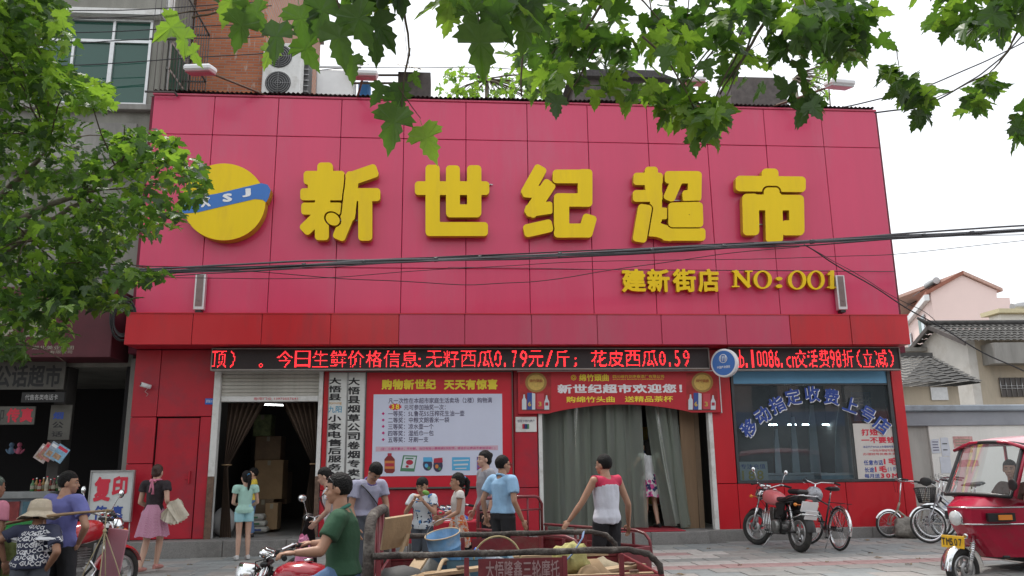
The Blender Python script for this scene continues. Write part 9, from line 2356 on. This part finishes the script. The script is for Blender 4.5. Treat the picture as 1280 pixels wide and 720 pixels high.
# ---- pale leafy tops behind the roof
def far_tree(label,px,Y,zt,polys,n,s,li):
    b = at(px,400,Y=Y); b.z = 0; t = thing('leafy_tree',label,'tree',tuple(b),group='trees behind the roof'); L_ = []
    for poly in polys:
        k = n//len(polys); q = 0
        xs_ = [p[0] for p in poly]; ys_ = [p[1] for p in poly]
        while q < k:
            x,y = r.uniform(min(xs_),max(xs_)),r.uniform(min(ys_),max(ys_))
            if in_poly(x,y,poly) and noise.noise(Vector((x*0.07,y*0.07,px))) > -0.12:
                p = at(x,y,Y=Y + r.uniform(-1.5,1.5)); L_.append((p,r.uniform(s*0.7,s*1.3),rnd_leaf_rot(r),2 if r.random() < li else 1,r.randrange(7))); q += 1
            else: q += 0.02
    top = max(l[0].z for l in L_); g = MB(); hh = Vector((b.x,Y,top-1.2)); g.tube([b,Vector((b.x+0.1,Y,top*0.5)),hh],[0.25,0.18,0.08],10); g.build('trunk',M_BARK,t,w=True)
    g = MB()
    for l in r.sample(L_,min(40,len(L_))): limb(g,hh,l[0],0.035,0.008,r,0.1,6)
    g.build('branch_mass',M_TWIG,t,w=True,kind='stuff'); make_foliage(t,L_,0)
far_tree('thin pale green tree tops behind the roof shed',610,14,0,[[(545,85),(600,80),(680,92),(690,125),(550,124)],[(560,110),(690,112),(690,130),(560,126)]],420,0.24,0.8)
far_tree('small leafy tree top behind the roof corner masts',1022,12,0,[[(1008,84),(1040,80),(1040,112),(1024,134),(1008,134)]],90,0.20,0.6)

# ------------------------------------------------------------------ overhead cables
M_WIRE = mat('cable_sheath',(0.035,0.035,0.04),0.6,var=0.3,scale=30)
M_WIREG = mat('grey_cable',(0.12,0.12,0.13),0.6,var=0.2,scale=30)
def px_wire(g,pts,Y,r_,jit=0.0,seed=0,n=14):
    rr_ = random.Random(seed); P = []
    for i in range(len(pts)-1):
        for k in range(n):
            u = k/n; a,b = pts[i],pts[i+1]; P.append((a[0]+(b[0]-a[0])*u,a[1]+(b[1]-a[1])*u))
    P.append(pts[-1])
    # smooth the polyline
    for _ in range(n//2):
        P = [P[0]] + [((P[i-1][0]+2*P[i][0]+P[i+1][0])/4,(P[i-1][1]+2*P[i][1]+P[i+1][1])/4) for i in range(1,len(P)-1)] + [P[-1]]
    W_ = [at(x,y,Y=Y) + Vector((0,0.03*math.sin(i*0.25+seed),jit*math.sin(i*0.17+seed*1.7) + jit*0.5*math.sin(i*0.41+seed))) for i,(x,y) in enumerate(P)]
    g.tube(W_,r_,5)
t = thing('cable_bundle','thick sagging bundle of black overhead cables crossing the pink facade','cables',(6,-2.0,5.0))
main = [(-160,352),(40,344),(200,339),(320,335),(450,328),(640,321),(800,314),(960,305),(1115,297),(1290,287),(1500,274)]
for k in range(9):
    dy = (k-4)*1.15; sd = k*3.1; g = MB(); px_wire(g,[(x,y + dy*(0.6+0.5*math.sin(x*0.006+sd)) + (2.5 if k == 8 else 0)*math.sin(x*0.01)) for x,y in main],-2.0 - 0.03*k,(0.018,0.012,0.010,0.022,0.012,0.018,0.009,0.012,0.008)[k],0.010,k); g.build('cable',M_WIRE if k % 3 else M_WIREG,t,w=True)
g = MB()
for px_ in (455,545,700,815,905,1015,1155,1215,600,380): q = at(px_,np.interp(px_,[m[0] for m in main],[m[1] for m in main]),Y=-2.12); g.tube([q - Vector((0.03,0,0.004)),q + Vector((0.03,0,0.004))],0.045,7,flat=0.9)
g.build('binding',M_WIRE,t,w=True,kind='stuff')
def single(label,pts,Y,r_,seed=0,m=None,name='overhead_wire'):
    g = MB(); px_wire(g,pts,Y,r_,0.0,seed); o = g.build(name,m or M_WIRE); tag(o,label,'wire')
single('slack thin wire dipping under the cable bundle across the facade middle',[(150,330),(320,340),(430,348),(520,353),(590,356),(660,353),(720,345),(800,332),(900,318),(1000,308)],-1.9,0.007,1)
single('thin wire running just below the bundle from the left crown to the corner',[(120,346),(330,349),(430,346),(560,336),(700,328),(900,324),(1020,322),(1115,318),(1290,300)],-1.85,0.006,2)
single('faint straight wire along the panel joint above the branch name',[(560,334),(760,337),(900,338),(1118,339)],-0.08,0.006,3,M_WIREG)
single('service wire dropping from the bundle towards the grey tiled house',[(1004,306),(1040,327),(1090,358),(1140,388),(1190,418),(1240,446),(1300,474)],-1.7,0.012,4)
single('second thinner service wire beside the dropping one',[(1008,308),(1060,335),(1100,362),(1150,386),(1172,404)],-1.5,0.006,5)
for k,(pts,Y) in enumerate((([(40,16),(150,12),(330,3)],-0.6),([(40,27),(180,19),(340,8)],-0.9),([(50,42),(200,36),(340,30)],-0.7),([(60,82),(200,76),(330,66)],-0.5),([(50,56),(180,50),(330,45)],-0.3))):
    single('wire across the green window of the grey building, %s' % ('highest','second highest','middle one','lowest','second lowest')[k],pts,Y,0.010,10+k)
single('upper wire climbing to the right above the roof corner',[(1055,133),(1110,122),(1165,105),(1230,78),(1300,42)],-3.0,0.012,20)
single('lower wire climbing to the right above the roof corner',[(1094,140),(1140,137),(1180,121),(1225,94),(1252,72),(1300,20)],-3.2,0.014,21)
single('far thin wire over the roof between shed and hut',[(395,88),(470,84),(600,84),(700,92)],2.5,0.010,22,M_WIREG)
single('thin wire hanging from the top of the roof to the big leaves',[(505,30),(508,60),(512,86)],-6.0,0.003,23,M_WIREG)

# fallen leaves and scraps on the paving
g = MB(); rl = random.Random(77)
for k in range(46):
    x,y = rl.uniform(0.5,15.5),rl.uniform(-4.6,-0.5); sz = rl.uniform(0.03,0.08); a = rl.uniform(0,6.3); z = gz(x) + 0.006; g.cur = k % 3
    pts = [(x + sz*(0.6 + 0.4*(i % 2))*math.cos(a+i*PI/4),y + sz*(0.6+0.4*(i % 2))*0.7*math.sin(a+i*PI/4),z + 0.008*(i % 3)) for i in range(8)]
    g.add(pts + [(x,y,z+0.006)],[(8,i,(i+1) % 8) for i in range(8)])
g.build('fallen_leaves',[mat('dry_leaf',(0.22,0.15,0.07),0.9),mat('litter_paper',(0.5,0.48,0.44),0.9),MATS['dry_leaf']],kind='stuff')
